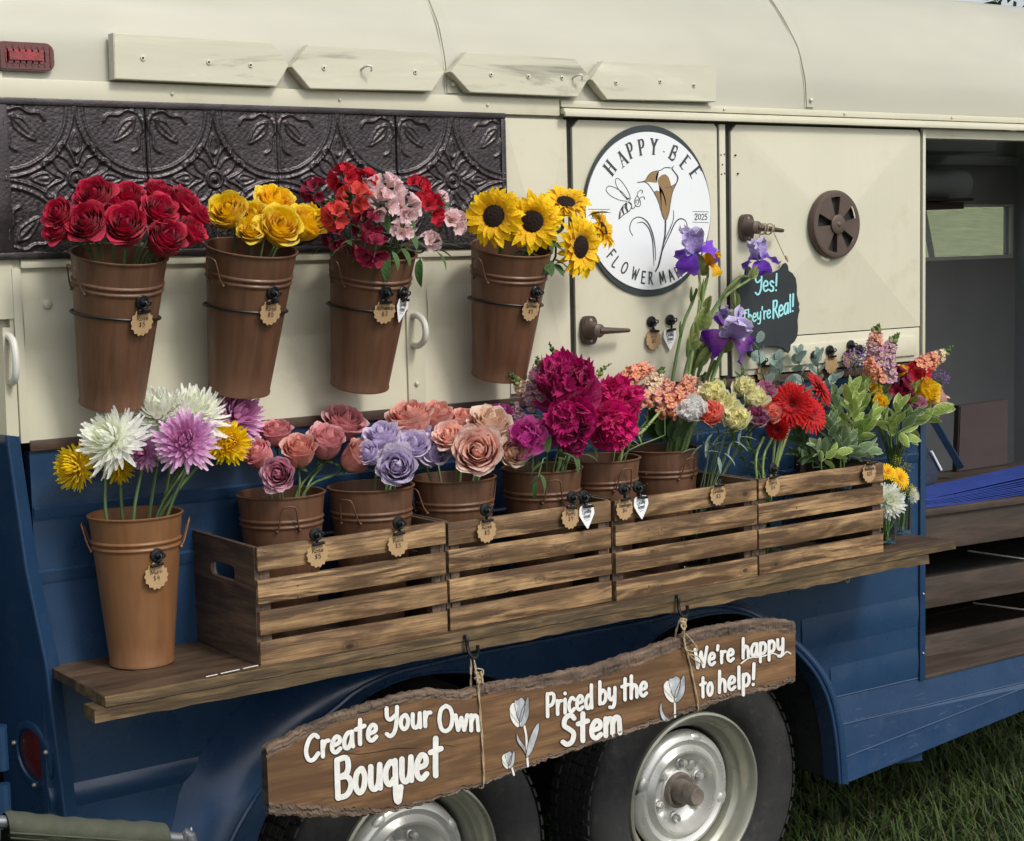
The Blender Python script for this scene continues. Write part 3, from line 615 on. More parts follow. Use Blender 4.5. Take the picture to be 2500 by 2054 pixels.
J = res([W(*p, -.001) for p in Jp], 70); Rg = res([W(*p, YF) for p in Rp], 70); O = res([W(*p, YF) for p in Op], 110)
wall = [(1.16, ZT-.018), (1.16, ZB-.05)]+[(p[0], p[2]) for p in J if p[2] > ZB-.04]+[(XO, J[-1][2]), (XO, ZT-.018)]
T.part('lower_wall', prism(wall, .0, .03), M_blue, smooth=False, label='navy painted lower side wall')
def rib(pa, pb, amp, wz, y=0):
    A, B = W(*pa), W(*pb); return grid(2, 8, lambda u, v: (A[0]+(B[0]-A[0])*u, y-amp*(math.sin(PI*min(1, v*1.0))**2*(1-v*.0)) if 0 else y-amp*max(0, (1-v))*(1 if v > .0 else 0)-.0006, A[2]-wz*v))
grp = [((72, 1198), (631, 1147), 3.84), ((98, 1353), (226, 1336), 3.84)]
for zc in (1.335, 1.205):
    T.part('wall_groove', grid(1, 6, lambda u, v, zc=zc: (1.162+(XO-.025-1.162)*u, -.0015-.006*(1-v)**.7*(1 if v > 0.01 else 0), zc-.03*v)), M_blue, smooth=False)
for pa, pb in (((1950, 1540), (2218, 1491)), ((2020, 1668), (2218, 1617))):
    A = W(*pa); z0 = W(*pb)[2]
    T.part('wall_groove', grid(1, 8, lambda u, v, z0=z0, A=A: (A[0]+.01+(XO-.022-A[0]-.01)*u, -.0012-.0028*(math.sin(PI*v)**1), z0-.05+.09*v)), M_blue, angle=50)
T.part('wall_groove', grid(1, 8, lambda u, v: (1.162+.55*u, -.0015-.006*math.sin(PI*v), .70+.05*v)), M_blue, angle=50)
T.part('opening_post', cat(box(XO-.020, XO+.004, -.008, .03, W(2240, 1663)[2], ZT, .003)), M_blue)
for z in (.60, .78): T.part('rivet', ball((XO-.008, -.009, z), .004, 8), M_steel)
# fender: flare from the wall to the ridge, flat face down to the wheel openings, returned lip
def loft(A, B, n, bulge, fn=None):
    V = []; m_ = len(A)
    for j in range(n+1):
        s = j/n
        for k in range(m_):
            p = A[k]*(1-s)+B[k]*s; p = p.copy(); p[1] = A[k][1]+(B[k][1]-A[k][1])*math.sin(s*PI/2)**bulge; V.append(p)
    return vf(V, [(j*m_+k, j*m_+k+1, (j+1)*m_+k+1, (j+1)*m_+k) for j in range(n) for k in range(m_-1)])
Rin = res([W(*p, YF) for p in Rp], 110)
cen = np.array([2.3, YF, .35])
shrink = lambda P, d: np.array([p+(lambda q: q/np.linalg.norm(q))(np.array([cen[0]-p[0], 0, cen[2]-p[2]])*np.array([.25, 1, 1]))*d for p in P])
fl = [loft(J, Rg, 8, 1.0)]
# face polygon between ridge and openings
pts = [(p[0], p[2]) for p in Rg]+[(p[0], p[2]) for p in O[::-1]]
bm = bmesh.new(); f = bm.faces.new([bm.verts.new((x, YF, z)) for x, z in pts]); bmesh.ops.triangulate(bm, faces=[f]); face = from_bm(bm)
lip = grid(len(O)-1, 3, lambda u, v: tuple(O[min(len(O)-1, int(round(u*(len(O)-1))))]+np.array([0, [0, .006, .02, .06][int(round(v*3))], [0, 0, 0, 0][0]])))
bead = tube([p+np.array([0, .001, 0]) for p in Rg], .007, 8)
fd = T.part('fender', cat(fl[0], face, lip), M_blue2, angle=50, label='navy double wheel fender')
T.part('fender_ridge', bead, M_blue2, parent=fd)
T.part('fender_edge', tube([p+np.array([0, .001, 0]) for p in O], .0045, 6), M_blue2, parent=fd)
ch = W(467, 2027, -.05); T.part('paint_chip', ball((ch[0], ch[1], ch[2]), .006, 8, (.4, .3, 1.2)), M_white, parent=fd)
# wheel well liner
OL = np.array([p for p in O]); T.part('wheel_well', cat(grid(len(OL)-1, 4, lambda u, v: tuple(OL[int(round(u*(len(OL)-1)))]+np.array([.004, .05+.45*v, .004]))), box(1.2, 3.72, .5, .52, .2, .98)), M_mud, smooth=False)
T.part('chassis', cat(box(1.2, 6.3, .55, .65, .42, .52), box(1.2, 6.3, 1.2, 1.3, .42, .52), box(1.15, 6.4, .56, 1.77, .45, .47)), M_dark, smooth=False)
# wheels
def tyre_prof():
    P = [(.232, .075), (.240, .088), (.262, .104), (.295, .112), (.325, .109), (.348, .100), (.360, .092), (.366, .084)]
    for y in (.062, .034, .006, -.022): P += [(.370, y), (.370, y-.018), (.362, y-.020), (.362, y-.026)]
    P += [(.370, -.052), (.370, -.078), (.362, -.092), (.340, -.104), (.295, -.112), (.25, -.1), (.232, -.075)]
    return P
tyre_me = mesh('tyre', lathe(tyre_prof(), 96, axis='-y'), True, 40)
blk = []
for k in range(60):
    for y, dy in ((.074, .010), (-.064, .014)):
        a = 2*PI*k/60+(.03 if y > 0 else 0); r0 = .3695; c_, s_ = math.cos(a), math.sin(a)
        b0 = box(-.0125, .0125, -.013, .013, 0, .006); blk.append((np.stack([b0[0][:, 0]*(-s_)+(r0+b0[0][:, 2])*c_, -(y+b0[0][:, 1]), b0[0][:, 0]*c_+(r0+b0[0][:, 2])*s_], 1), b0[1], b0[2]))
for k in range(72):
    for y in (.053, .025, -.003, -.031):
        a = 2*PI*(k+.5*(y > .03))/72; r0 = .368; c_, s_ = math.cos(a), math.sin(a)
        b0 = box(-.0125, .0125, -.0105, .0105, 0, .0055); blk.append((np.stack([b0[0][:, 0]*(-s_)+(r0+b0[0][:, 2])*c_+0*b0[0][:, 1], -(y+b0[0][:, 1]), b0[0][:, 0]*c_+(r0+b0[0][:, 2])*s_], 1), b0[1], b0[2]))
tread_me = mesh('tread', cat(blk), False)
barrel_me = mesh('rim_barrel', lathe([(.226, .070), (.232, .078), (.230, .086), (.224, .088), (.218, .083), (.212, .070), (.206, .060), (.204, .048), (.198, .040), (.186, .034), (.180, .020), (.178, -.06)], 96, axis='-y'), True, 40)
disc_me = mesh('rim_disc', lathe([(r_*.92, z_) for r_, z_ in [(.184, .012), (.180, .026), (.170, .036), (.158, .040), (.150, .036), (.142, .034), (.134, .040), (.126, .047), (.119, .046), (.112, .036), (.100, .018), (.088, .008), (.062, .004), (.060, .010), (.054, .012), (.052, .004)]], 96, axis='-y'), True, 40)
hub_me = mesh('hub', cat(lathe([(.050, .004), (.050, .020), (.046, .026), (.040, .024), (.034, .02), (.030, .05), (.026, .062)], 32, axis='-y'), lathe([(.029, .055), (.029, .078), (.025, .084), (.0245, .092), (.0225, .094), (.001, .094)], 24, axis='-y')), True, 40)
nut_me = mesh('lug_nut', cat(lathe([(.017, 0), (.016, .006), (.0115, .008)], 16, axis='-y'), lathe([(.0105, .006), (.0105, .020), (.0085, .024), (.001, .025)], 6, axis='-y')), True, 30)
lug_me = mesh('disc_bulge', ball((0, 0, 0), .018, 10, (1.0, .6, 1.6)), True)
for hx, rot in ((2.969, .35), (2.077, 1.2)):
    hz = .334; lab = 'front silver spoked wheel with a rusty axle end' if hx > 2.5 else 'rear wheel partly hidden behind the wooden sign'
    lab = lab.replace('spoked ', '')
    w_ = bpy.data.objects.new('wheel', tyre_me) if 0 else None
    wh = T.inst('wheel', tyre_me, M_rubber, Matrix.Translation((hx-3.0, .125-.9, hz)), label=lab)
    T.inst('tread', tread_me, M_rubber, Matrix.Identity(4), wh)
    T.inst('rim_barrel', barrel_me, M_olive, Matrix.Identity(4), wh); T.inst('rim_disc', disc_me, M_silver, Matrix.Identity(4), wh); T.inst('hub', hub_me, M_rusty, Matrix.Identity(4), wh)
    for k in range(6):
        a = rot+k*PI/3; T.inst('lug_nut', nut_me, M_silver, Matrix.Translation((.077*math.cos(a), -.006, .077*math.sin(a))), wh)
    for k in range(4):
        a = rot+.5+k*PI/2; T.inst('disc_bulge', lug_me, M_silver, Matrix.Translation((.092*math.cos(a), -.008, .092*math.sin(a))) @ Matrix.Rotation(-a+PI/2, 4, 'Y'), wh)
        T.inst('disc_bulge', lug_me, M_silver, Matrix.Translation((.148*math.cos(a+.4), -.030, .148*math.sin(a+.4))) @ Matrix.Rotation(-a-.4, 4, 'Y'), wh)
    va = math.radians(168); T.inst('valve_stem', mesh('valve_stem', tube([(.170*math.cos(va), -.035, .170*math.sin(va)), (.198*math.cos(va), -.055, .198*math.sin(va))], .0065, 8), True), M_dark, Matrix.Identity(4), wh)
T.part('axle', cat(tube([(2.969, .2, .334), (2.969, 1.7, .334)], .03, 10), tube([(2.077, .2, .334), (2.077, 1.7, .334)], .03, 10)), M_dark)
# skirt below the sill
s0 = [(2033, 1704), (2500, 1597), (2760, 1538)]; s1 = [(2045, 1772), (2500, 1666), (2760, 1605)]; s2 = [(2054, 1853), (2500, 1680), (2760, 1622)]; s3 = [(2062, 1914), (2500, 1734), (2760, 1640)]
rows = [[W(*p, .0) for p in s0], [W(*p, -.012) for p in s1], [W(*p, -.024+.004*i) for i, p in enumerate(s2)], [W(*p, -.032+.006*i) for i, p in enumerate(s3)]]
def strip(a, b): return vf(list(a)+list(b), [(i, i+1, len(a)+i+1, len(a)+i) for i in range(len(a)-1)])
sk = T.part('skirt_panel', cat(strip(rows[0], rows[1])), M_blue2, smooth=False)
T.part('skirt_panel', strip(rows[1], rows[2]), M_blue2, smooth=False); T.part('skirt_panel', strip(rows[2], rows[3]), M_blue2, smooth=False)
for rw in (rows[0], rows[1], rows[2]): T.part('skirt_crease', tube(rw, .003, 6), M_blue2)
T.part('sill', box(XO+.006, XR, -.006, .26, rows[0][0][2]-.012, rows[0][0][2]-.001, .002), M_intw)
T.part('skirt_return', vf([rows[3][0], rows[3][1], rows[3][2], rows[3][2]+np.array([0, .3, 0]), rows[3][1]+np.array([0, .3, 0]), rows[3][0]+np.array([0, .3, 0])], [(0, 1, 4, 5), (1, 2, 3, 4)]), M_blue, smooth=False)
# rear corner pillar with tail light
def quad_strip(A, B): return vf([*A, *B], [(i, i+1, len(A)+i+1, len(A)+i) for i in range(len(A)-1)])
def pil(pr_, y, dx=0, dy=0): return [W(*p, y)+np.array([dx, dy, 0]) for p in pr_]
ed = [(33, 800), (47, 1066), (94, 1390), (145, 1620), (200, 2080)]; ei = [(6, 800), (17, 1063), (64, 1390), (112, 1620), (170, 2080)]
Ao = pil(ed, -.012); Bo = pil(ei, -.030); Ai = [p+np.array([0, .03, 0]) for p in Ao]
Co = [p+np.array([-.045, .23, 0]) for p in Bo]
sel = lambda L: L[1:]
T.part('corner_post', cat(quad_strip(sel(Ai), sel(Ao)), quad_strip(sel(Ao), sel(Bo)), quad_strip(sel(Bo), sel(Co))), M_blue, smooth=False, label='navy rear corner post leaning forward')
T.part('corner_post', cat(quad_strip(Ai[:2], Ao[:2]), quad_strip(Ao[:2], Bo[:2]), quad_strip(Bo[:2], Co[:2])), M_cream, smooth=False, label='cream upper end of the rear corner post')
T.part('post_edge', tube(sel(Bo), .004, 6), M_blue)
T.part('rear_wall', cat(box(.96, .98, .1, 1.75, .4, ZT), box(1.06, 1.08, .24, 1.75, .4, ZT)), M_blue, smooth=False); T.part('rear_wall', cat(box(1.02, 1.04, .0, 1.8, ZT, 2.2), box(1.02, 1.145, -.004, .03, ZT+.25, 2.2)), M_cream, smooth=False)
n_ = np.array([-.23, -.045, 0]); n_ /= np.linalg.norm(n_)
tc = W(82, 1795, 0); d_ = ray(82, 1800); P0 = Bo[3]; tt = ((P0-CP)@n_)/(d_@n_); P0 = Bo[3]; P1 = Bo[4]; e1 = P1-P0; e1 /= np.linalg.norm(e1); e2 = np.array([-.045, .23, 0]); n_ = np.cross(e1, e2); n_ /= np.linalg.norm(n_); n_ = -n_ if n_[0] > 0 else n_; tc = CP+ray(84, 1842)*(((P0-CP)@n_)/(ray(84, 1842)@n_))
M_red = paint('red_lens', (.10, .012, .009), .3, 0, .2, 30, 200, .4, coat=.5)
TLM = frame(Vector(n_), tc+n_*.001-np.array([3.0, .9, 0]))
tl = T.inst('tail_light', mesh('tail_light', lathe([(.074, -.002), (.074, .004), (.070, .006), (.058, .006), (.056, .002)], 40), True, 35), M_blue, TLM, label='round red tail light on the rear corner post')
T.inst('red_lens', mesh('red_lens', lathe([(.056, -.002), (.048, .000), (.030, .002), (.001, .003)], 32), True), M_red, Matrix.Identity(4), tl)
for a in (2.9, .3, 4.7): T.inst('screw', mesh('screw', ball((.065*math.cos(a), .065*math.sin(a), .007), .006, 8), True), M_steel, Matrix.Identity(4), tl)
for z in (.86, .74): T.part('hinge', cat(tube([W(3, 1835, -.02)*[1, 1, 0]+[0, 0, z-.045], W(3, 1835, -.02)*[1, 1, 0]+[0, 0, z+.045]], .014, 10)), M_blue)
# grab handles, marker lamp
for (p, q) in (((4, 822), (26, 932)), ((1003, 772), (1012, 842))):
    A, B = W(*p, -.004), W(*q, -.004); x = (A[0]+B[0])/2
    T.part('grab_handle', tube([(x, .0, A[2]), (x, -.028, A[2]+.001), (x, -.052, A[2]-.012), (x, -.060, (A[2]+B[2])/2), (x, -.052, B[2]+.012), (x, -.028, B[2]-.001), (x, .0, B[2])], .0075, 10, sub=5), M_white)
mc = W(58, 139, -.006)
def rrect(hw, hh, r, n=6): return [(sx*(hw-r)+r*math.cos(a), sz*(hh-r)+r*math.sin(a)) for sx, sz, a0 in ((1, 1, 0), (-1, 1, PI/2), (-1, -1, PI), (1, -1, 1.5*PI)) for a in np.linspace(a0, a0+PI/2, n)]
ml = T.part('marker_light', tf(prism(rrect(.060, .028, .018), -.008, .004, .003), Matrix.Translation(mc)), M_red, label='red rectangular marker light on the upper rear side')
T.part('lens_core', tf(prism(rrect(.040, .014, .006), -.016, -.007, .006), Matrix.Translation(mc)), paint('red_lens_core', (.25, .010, .015), .2, 0, .4, 60, 300, .6, coat=.5), parent=ml)
T.part('lens_rib', cat(*[box(mc[0]-.05+.0125*k, mc[0]-.047+.0125*k, mc[1]-.010, mc[1]-.006, mc[2]-.02, mc[2]+.02) for k in range(9)]), M_red, parent=ml)
# painted boards under the roof
scr_me = mesh('screw', cat(lathe([(.006, 0), (.0055, .0025), (.002, .003), (.0005, .001)], 12, axis='-y')), True, 30)
BD = [([(280, 193), (277, 80), (665, 105), (705, 160), (675, 211)], [(349, 142), (510, 152), (612, 159)], None, 'first pointed cream board from the left, square at its left end'),
      ([(757, 217), (712, 163), (753, 110), (1050, 127), (1085, 175), (1055, 223)], [(791, 166), (1014, 176)], (887, 168), 'second cream board, pointed at both ends, with a hook in its middle'),
      ([(1147, 226), (1101, 175), (1141, 127), (1405, 145), (1440, 188), (1410, 237)], [(1199, 182), (1290, 187), (1372, 190)], (1402, 189), 'third cream board, pointed at both ends, with a hook near its right tip'),
      ([(1482, 243), (1444, 194), (1474, 149), (1749, 162), (1749, 249)], [(1504, 202), (1612, 199), (1694, 209)], None, 'fourth cream board, square at its right end')]
for out, sc, hk, lb in BD:
    yb = -.030; P = [W(*p, yb) for p in out]; b = T.part('painted_board', prism([(p[0], p[2]) for p in P], yb, -.004 if out[0][0] > 300 else -.002, .0015), M_board, smooth=False, label=lb)
    for p in sc: T.inst('screw', scr_me, M_steel if 0 else M_cream, Matrix.Translation(W(*p, yb)-np.array([3, .9, 0])), b)
    for p in sc: T.part('screw_socket', tube([W(*p, yb-.0028), W(*p, yb-.0036)], .0022, 6), M_dark, parent=b)
    if hk:
        q = W(*hk, yb); T.part('hook', tube([q+np.array([-.006, 0, -.002]), q+np.array([-.004, -.010, .002]), q+np.array([.0, -.020, .004]), q+np.array([.008, -.022, .002]), q+np.array([.010, -.018, -.008])], .0026, 8, sub=4), M_white, parent=b)
# pressed tin tile panel
PL, PR_, PZ0, PZ1 = 1.135, 2.347, 1.833, 2.150
M_tin = paint('dark_pressed_tin', (.060, .052, .056), .34, .75, .3, 14, 160, .5)
fr = .014; T.part('tin_panel_frame', cat(box(PL-.03, PR_, -.016, .0, PZ1-fr, PZ1, .003), box(PL-.03, PR_, -.016, .0, PZ0, PZ0+fr, .003), box(PR_-fr, PR_, -.015, .0, PZ0+fr, PZ1-fr, .003), box(PL-.03, PL+.012, -.015, .0, PZ0+fr, PZ1-fr, .003)), M_tin)
tw, th_ = .3005, PZ1-PZ0-2*fr
def seg_d(X, Z, P):
    D = np.full(X.shape, 9.)
    for a, b in zip(P[:-1], P[1:]):
        a = np.array(a); b = np.array(b); ab = b-a; t_ = np.clip(((X-a[0])*ab[0]+(Z-a[1])*ab[1])/(ab@ab+1e-12), 0, 1); D = np.minimum(D, np.hypot(X-a[0]-t_*ab[0], Z-a[1]-t_*ab[1]))
    return D
def tile_height():
    nx, nz = 150, 140; xs = np.linspace(-tw/2, tw/2, nx+1); zs = np.linspace(-th_/2, th_/2, nz+1); X, Z = np.meshgrid(xs, zs)
    H = np.zeros_like(X); rdg = lambda d, w, h: h*np.exp(-(d/w)**2)
    rs = np.random.RandomState(1); H += .0009*np.sin(X*900+3*np.sin(Z*400))*np.sin(Z*850+2*np.sin(X*500))
    hx, hz = tw/2, th_/2
    for sx in (-1, 1):
        for sz in (-1, 1):
            d = np.hypot(X-sx*hx, (Z-sz*hz)*tw/th_*1.0); inside = d < .135
            for rr, h in ((.133, .0045), (.148, .0045)): H += rdg(d-rr, .0028, h)
            H += np.where((d > .135) & (d < .147), .0016, 0)
            H = np.where(d > .15, H*1.0, H)
            # tulip in each corner
            u = np.array([-sx, -sz])/math.sqrt(2); pv = np.array([-u[1], u[0]])
            loc = lambda a, b: (sx*hx+u[0]*a+pv[0]*b, sz*hz+u[1]*a+pv[1]*b)
            lf = catmull([loc(.03, 0), loc(.055, .012), (loc(.095, 0)), loc(.055, -.012), loc(.03, 0)], 6); H += rdg(seg_d(X, Z, lf), .0020, .0035); H += rdg(seg_d(X, Z, [loc(.035, 0), loc(.085, 0)]), .004, .003)
            for s in (-1, 1):
                H += rdg(seg_d(X, Z, catmull([loc(.018, s*.004), loc(.03, s*.024), loc(.05, s*.030), loc(.066, s*.045), loc(.082, s*.043)], 5)), .0028, .0038)
                H += rdg(seg_d(X, Z, catmull([loc(.018, s*.014), loc(.024, s*.036), loc(.042, s*.046), loc(.052, s*.062)], 5)), .0022, .003)
    H += rdg(np.abs(X)-hx, .003, .004)*0+rdg(X-hx+.004, .0022, .003)+rdg(X+hx-.004, .0022, .003)
    d0 = np.hypot(X, Z); H += rdg(d0-.017, .0028, .0045)+rdg(d0, .006, .006)
    for k in range(4):
        a = k*PI/2; u = np.array([math.cos(a), math.sin(a)]); v = np.array([-u[1], u[0]]); loc = lambda r, s: (u[0]*r+v[0]*s, u[1]*r+v[1]*s)
        H += rdg(seg_d(X, Z, catmull([loc(.05, 0), loc(.066, .011), loc(.094, 0), loc(.066, -.011), loc(.05, 0)], 6)), .0022, .004)+rdg(seg_d(X, Z, [loc(.055, 0), loc(.084, 0)]), .005, .0025)
        for s in (-1, 1):
            H += rdg(seg_d(X, Z, catmull([loc(.030, s*.002), loc(.046, s*.008), loc(.062, s*.018), loc(.070, s*.030), loc(.060, s*.038), loc(.052, s*.034)], 6)), .0026, .0042)
            H += rdg(seg_d(X, Z, catmull([loc(.024, s*.010), loc(.040, s*.022), loc(.048, s*.040)], 6)), .0024, .0035)
    V = np.stack([X.ravel(), -.004-H.ravel(), Z.ravel()], 1); w = nx+1
    F = [(j*w+i, j*w+i+1, (j+1)*w+i+1, (j+1)*w+i) for j in range(nz) for i in range(nx)]
    return V, F, np.full(len(V), .5)
tile_me = mesh('tin_tile', tile_height(), True)
for k in range(4):
    cx = W([186, 522, 824, 1103][k], 435, -.006)[0]
    T.inst('tin_tile', tile_me, M_tin, Matrix.Translation((cx-3.0, -.006-.9, (PZ0+PZ1)/2)) @ Matrix.Scale([1, 1, 1, 1][k], 4))
T.part('panel_backing', box(PL-.03, PR_-.002, -.006, .0, PZ0+.002, PZ1-.002), M_tin, smooth=False)
T.part('bead', cat(*[ball((W(x, 437, -.006)[0], -.010, (PZ0+PZ1)/2), .006, 8) for x in (366, 684, 958)]), M_tin)
# ------------------------------------------------------------------ inside the serving opening
M_pane, nt_, b__ = nodes_of('dusty_window_pane'); tr_ = nt_.nodes.new('ShaderNodeBsdfTransparent'); ms_ = nt_.nodes.new('ShaderNodeMixShader'); ms_.inputs[0].default_value = .3
b__.inputs['Base Color'].default_value = (.7, .72, .7, 1); b__.inputs['Roughness'].default_value = .4
nt_.links.new(tr_.outputs[0], ms_.inputs[1]); nt_.links.new(b__.outputs[0], ms_.inputs[2]); nt_.links.new(ms_.outputs[0], nt_.nodes['Material Output'].inputs[0])
FW = 1.74; Wn = [W(2243, 511, FW), W(2458, 505, FW), W(2462, 622, FW)]; wx0, wx1, wz0, wz1 = 5.1, Wn[2][0], Wn[2][2], Wn[1][2]
T.part('far_wall', cat(box(1.2, wx0, FW, FW+.03, .45, 2.3), box(wx1, XR, FW, FW+.03, .45, 2.3), box(wx0, wx1, FW, FW+.03, .45, wz0), box(wx0, wx1, FW, FW+.03, wz1, 2.3)), M_int, smooth=False)
T.part('window_frame', cat(box(wx0, wx1+.02, FW-.012, FW, wz0-.016, wz0, .002), box(wx1, wx1+.02, FW-.012, FW, wz0, wz1, .002), box(wx0, wx1+.02, FW-.012, FW, wz1, wz1+.012, .002)), M_white)
T.part('window_pane', box(wx0, wx1, FW+.012, FW+.016, wz0, wz1), M_pane, smooth=False)
bA, bB = W(2257, 505, FW+.1), W(2275, 625, FW+.1); T.part('window_stay', tube([bA+np.array([-.02, 0, .03]), bB+np.array([.01, 0, -.04])], .014, 6), M_int)
T.part('bulkhead', box(wx1+.05, wx1+.08, .35, FW, .46, 2.4), M_intl, smooth=False, label='pale grey bulkhead at the nose end')
T.part('bulkhead_gap', box(wx1+.044, wx1+.05, .35, .8, 2.05, 2.12), M_dark, smooth=False)
T.part('floor_board', box(1.25, 3.85, .56, FW, .50, .518), M_intw, smooth=False); T.part('floor_board', box(3.852, XR, .02, FW, .50, .518), M_intw, smooth=False)
T.part('inner_partition', box(XO-.05, XO-.03, .03, FW, .5, 2.2), M_int, smooth=False); T.part('nose_wall', box(XR-.02, XR, 0, 1.8, .4, 2.2), M_cream, smooth=False); T.part('offside_wall', box(1.05, XR, 1.775, 1.8, .4, ZT), M_blue, smooth=False)
a0 = W(2243, 386, FW-.02); a1 = W(2468, 376, FW-.02); T.part('ceiling_rail', cat(box(4.5, wx1+.02, FW-.05, FW-.01, a0[2]-.03, a0[2]+.01, .004)), M_int)
q0 = W(2340, 484, FW-.3); T.part('wall_shelf', cat(box(4.6, q0[0]+.10, FW-.30, FW, q0[2]-.012, q0[2], .002), box(4.6, q0[0]+.06, FW-.28, FW-.02, q0[2]-.045, q0[2]-.016, .002)), M_intw)
# counter, turned a little towards the front
ca = -math.atan(.0945); Mc = Matrix.Translation((4.0, .15, 0)) @ Matrix.Rotation(ca, 4, 'Z')
CTZ = .993
cz = lambda y, x=2243: W(x, y, .15)[2]
def cpart(n, x0, x1, y0, y1, z0, z1, mt, b=.003, lb=None): return T.part(n, tf(box(x0, x1, y0, y1, z0, z1, b), Mc), mt, label=lb)
cpart('counter_top', -.25, 2.0, .0, .60, CTZ-.022, CTZ, M_intw, lb='stained wood counter top inside the opening')
cpart('counter_apron', -.25, 2.0, .012, .03, cz(1352), CTZ-.022, M_intw, lb='dark wooden apron under the counter')
cpart('slat', -.25, 2.0, .0, .018, cz(1490), cz(1415), M_intw, lb='upper dark slat under the counter'); cpart('slat', -.25, 2.0, .0, .018, cz(1640), cz(1557), M_intw, lb='lower dark slat under the counter')
cpart('lower_shelf', -.25, 2.0, .03, .58, cz(1440), cz(1432), M_dark); cpart('back_panel', -.25, 2.0, .58, .6, .52, CTZ-.03, M_dark)
for xx in (-.22, 1.9): cpart('counter_leg', xx, xx+.04, .03, .07, .52, CTZ-.03, M_intw)
for w_a, w_b in (((2362, 1345), (2520, 1368)), ((2375, 1472), (2520, 1492))): T.part('shelf_wire', tube([tuple(W(*w_a, .3)), tuple(W(*w_b, .2))], .003, 5), M_steel)
T.part('prop_arm', tube([tuple(W(2262, 1000, .5)), tuple(W(2345, 1140, .5))], .016, 4), M_blue)

# scuffs and chips on the navy skirt
Rs = random.Random(8)
for k in range(26):
    x, y0 = Rs.uniform(2080, 2480), 0; f_ = (x-2045)/455; y0 = 1772-106*f_+Rs.uniform(-60, 150)*(1-.6*f_); a = Rs.uniform(-.5, .1); L = Rs.uniform(4, 26)
    yy = -.0125 if y0 < 1772-106*f_ else -.036
    T.part('scuff', tube([W(x, y0, yy), W(x+L*math.cos(a), y0+L*math.sin(a), yy)], [.0003, .0007, .0002], 4), paint('scuffed_blue', (.16, .20, .26), .6))
# ================================================================== shelf and crates
M_shelf = wood('shelf_stained_wood', (.055, .034, .022), (.115, .074, .045), 0, .8, .5, 1, False, .5)
M_shelf_e = wood('shelf_edge_wood', (.065, .042, .020), (.22, .145, .066), 0, 1.8, .6, 1, False, .8)
M_crate = wood('crate_slat_wood', (.115, .064, .032), (.48, .305, .150), 0, 1.5, .55, .9, True, .8)
M_crend = wood('crate_end_wood', (.070, .046, .034), (.16, .105, .068), 1, 1.2, .6, .8, False, .5)
ZS = 1.005
sh = Thing('wooden_shelf', 'long dark stained wooden shelf carrying the crates along the trailer side', 'shelf', (2.4, -.15, .95))
YS = -.312
def wob_plank(x0, x1, y0, y1, z0, z1, seed, amp=.002, n=60):
    R = np.random.RandomState(seed); w = np.cumsum(R.normal(size=n+1))*amp*.2; w -= np.linspace(w[0], w[-1], n+1); V = []
    for i in range(n+1):
        x = x0+(x1-x0)*i/n; j = R.normal(size=4)*amp*.35
        V += [(x, y0+j[0], z0+w[i]+j[1]), (x, y0+.002, z1-.002), (x, y0+.005, z1), (x, y1, z1), (x, y1, z0)]
    F = [(i*5+k, (i+1)*5+k, (i+1)*5+(k+1) % 5, i*5+(k+1) % 5) for i in range(n) for k in range(5)]+[(4, 3, 2, 1, 0), tuple(n*5+k for k in range(5))]
    return vf(V, F)
sh.part('shelf_board', wob_plank(1.172, 3.612, YS, -.158, ZS-.020, ZS, 1), M_shelf_e); sh.part('shelf_board', wob_plank(1.176, 3.600, -.155, .0, ZS-.020, ZS-.001, 2), M_shelf)
sh.part('front_beam', wob_plank(W(232, 1740, YS)[0], 3.505, YS+.001, -.255, ZS-.047, ZS-.0205, 3, .004), M_shelf_e)
sh.part('top_skin', box(1.173, 3.610, YS+.005, -.159, ZS-.0005, ZS+.001), M_shelf, smooth=False)
for x in (1.5, 2.4, 3.3): sh.part('shelf_bracket', box(x, x+.03, -.25, .0, ZS-.045, ZS-.022, .002), M_dark)
sh.part('paint_chip', cat(*[tube([W(1180*.4263+k*9, 1314+795*.4263-k*2.0, YS-.001), W(1180*.4263+k*9+10, 1314+795*.4263-k*2.0-2.2, YS-.0005)], .0011, 5) for k in (0, 1, 2, 4, 5, 6, 7, 8, 10, 11, 12, 13)]), M_white)
sh.part('hook_plate', tube([W(2062, 1398, -.02), W(2063, 1418, -.03), W(2070, 1420, -.035), W(2072, 1398, -.02)], .004, 6, sub=3), M_steel)
CW, CD, CH = .4560, .285, .240
slat_h = .0490; YC = -.290
def crate_slat(seed, x0=-.5*CW+.002, x1=.5*CW-.002, h=slat_h):
    R = random.Random(seed); g = box(x0, x1, -.005, .005, -h/2, h/2, .0018); V = g[0].copy(); V[:, 2] += .0012*np.sin(V[:, 0]*14+R.uniform(0, 6)); return V, g[1], g[2]
slat_mes = [mesh('slat', crate_slat(k), True, 35) for k in range(4)]
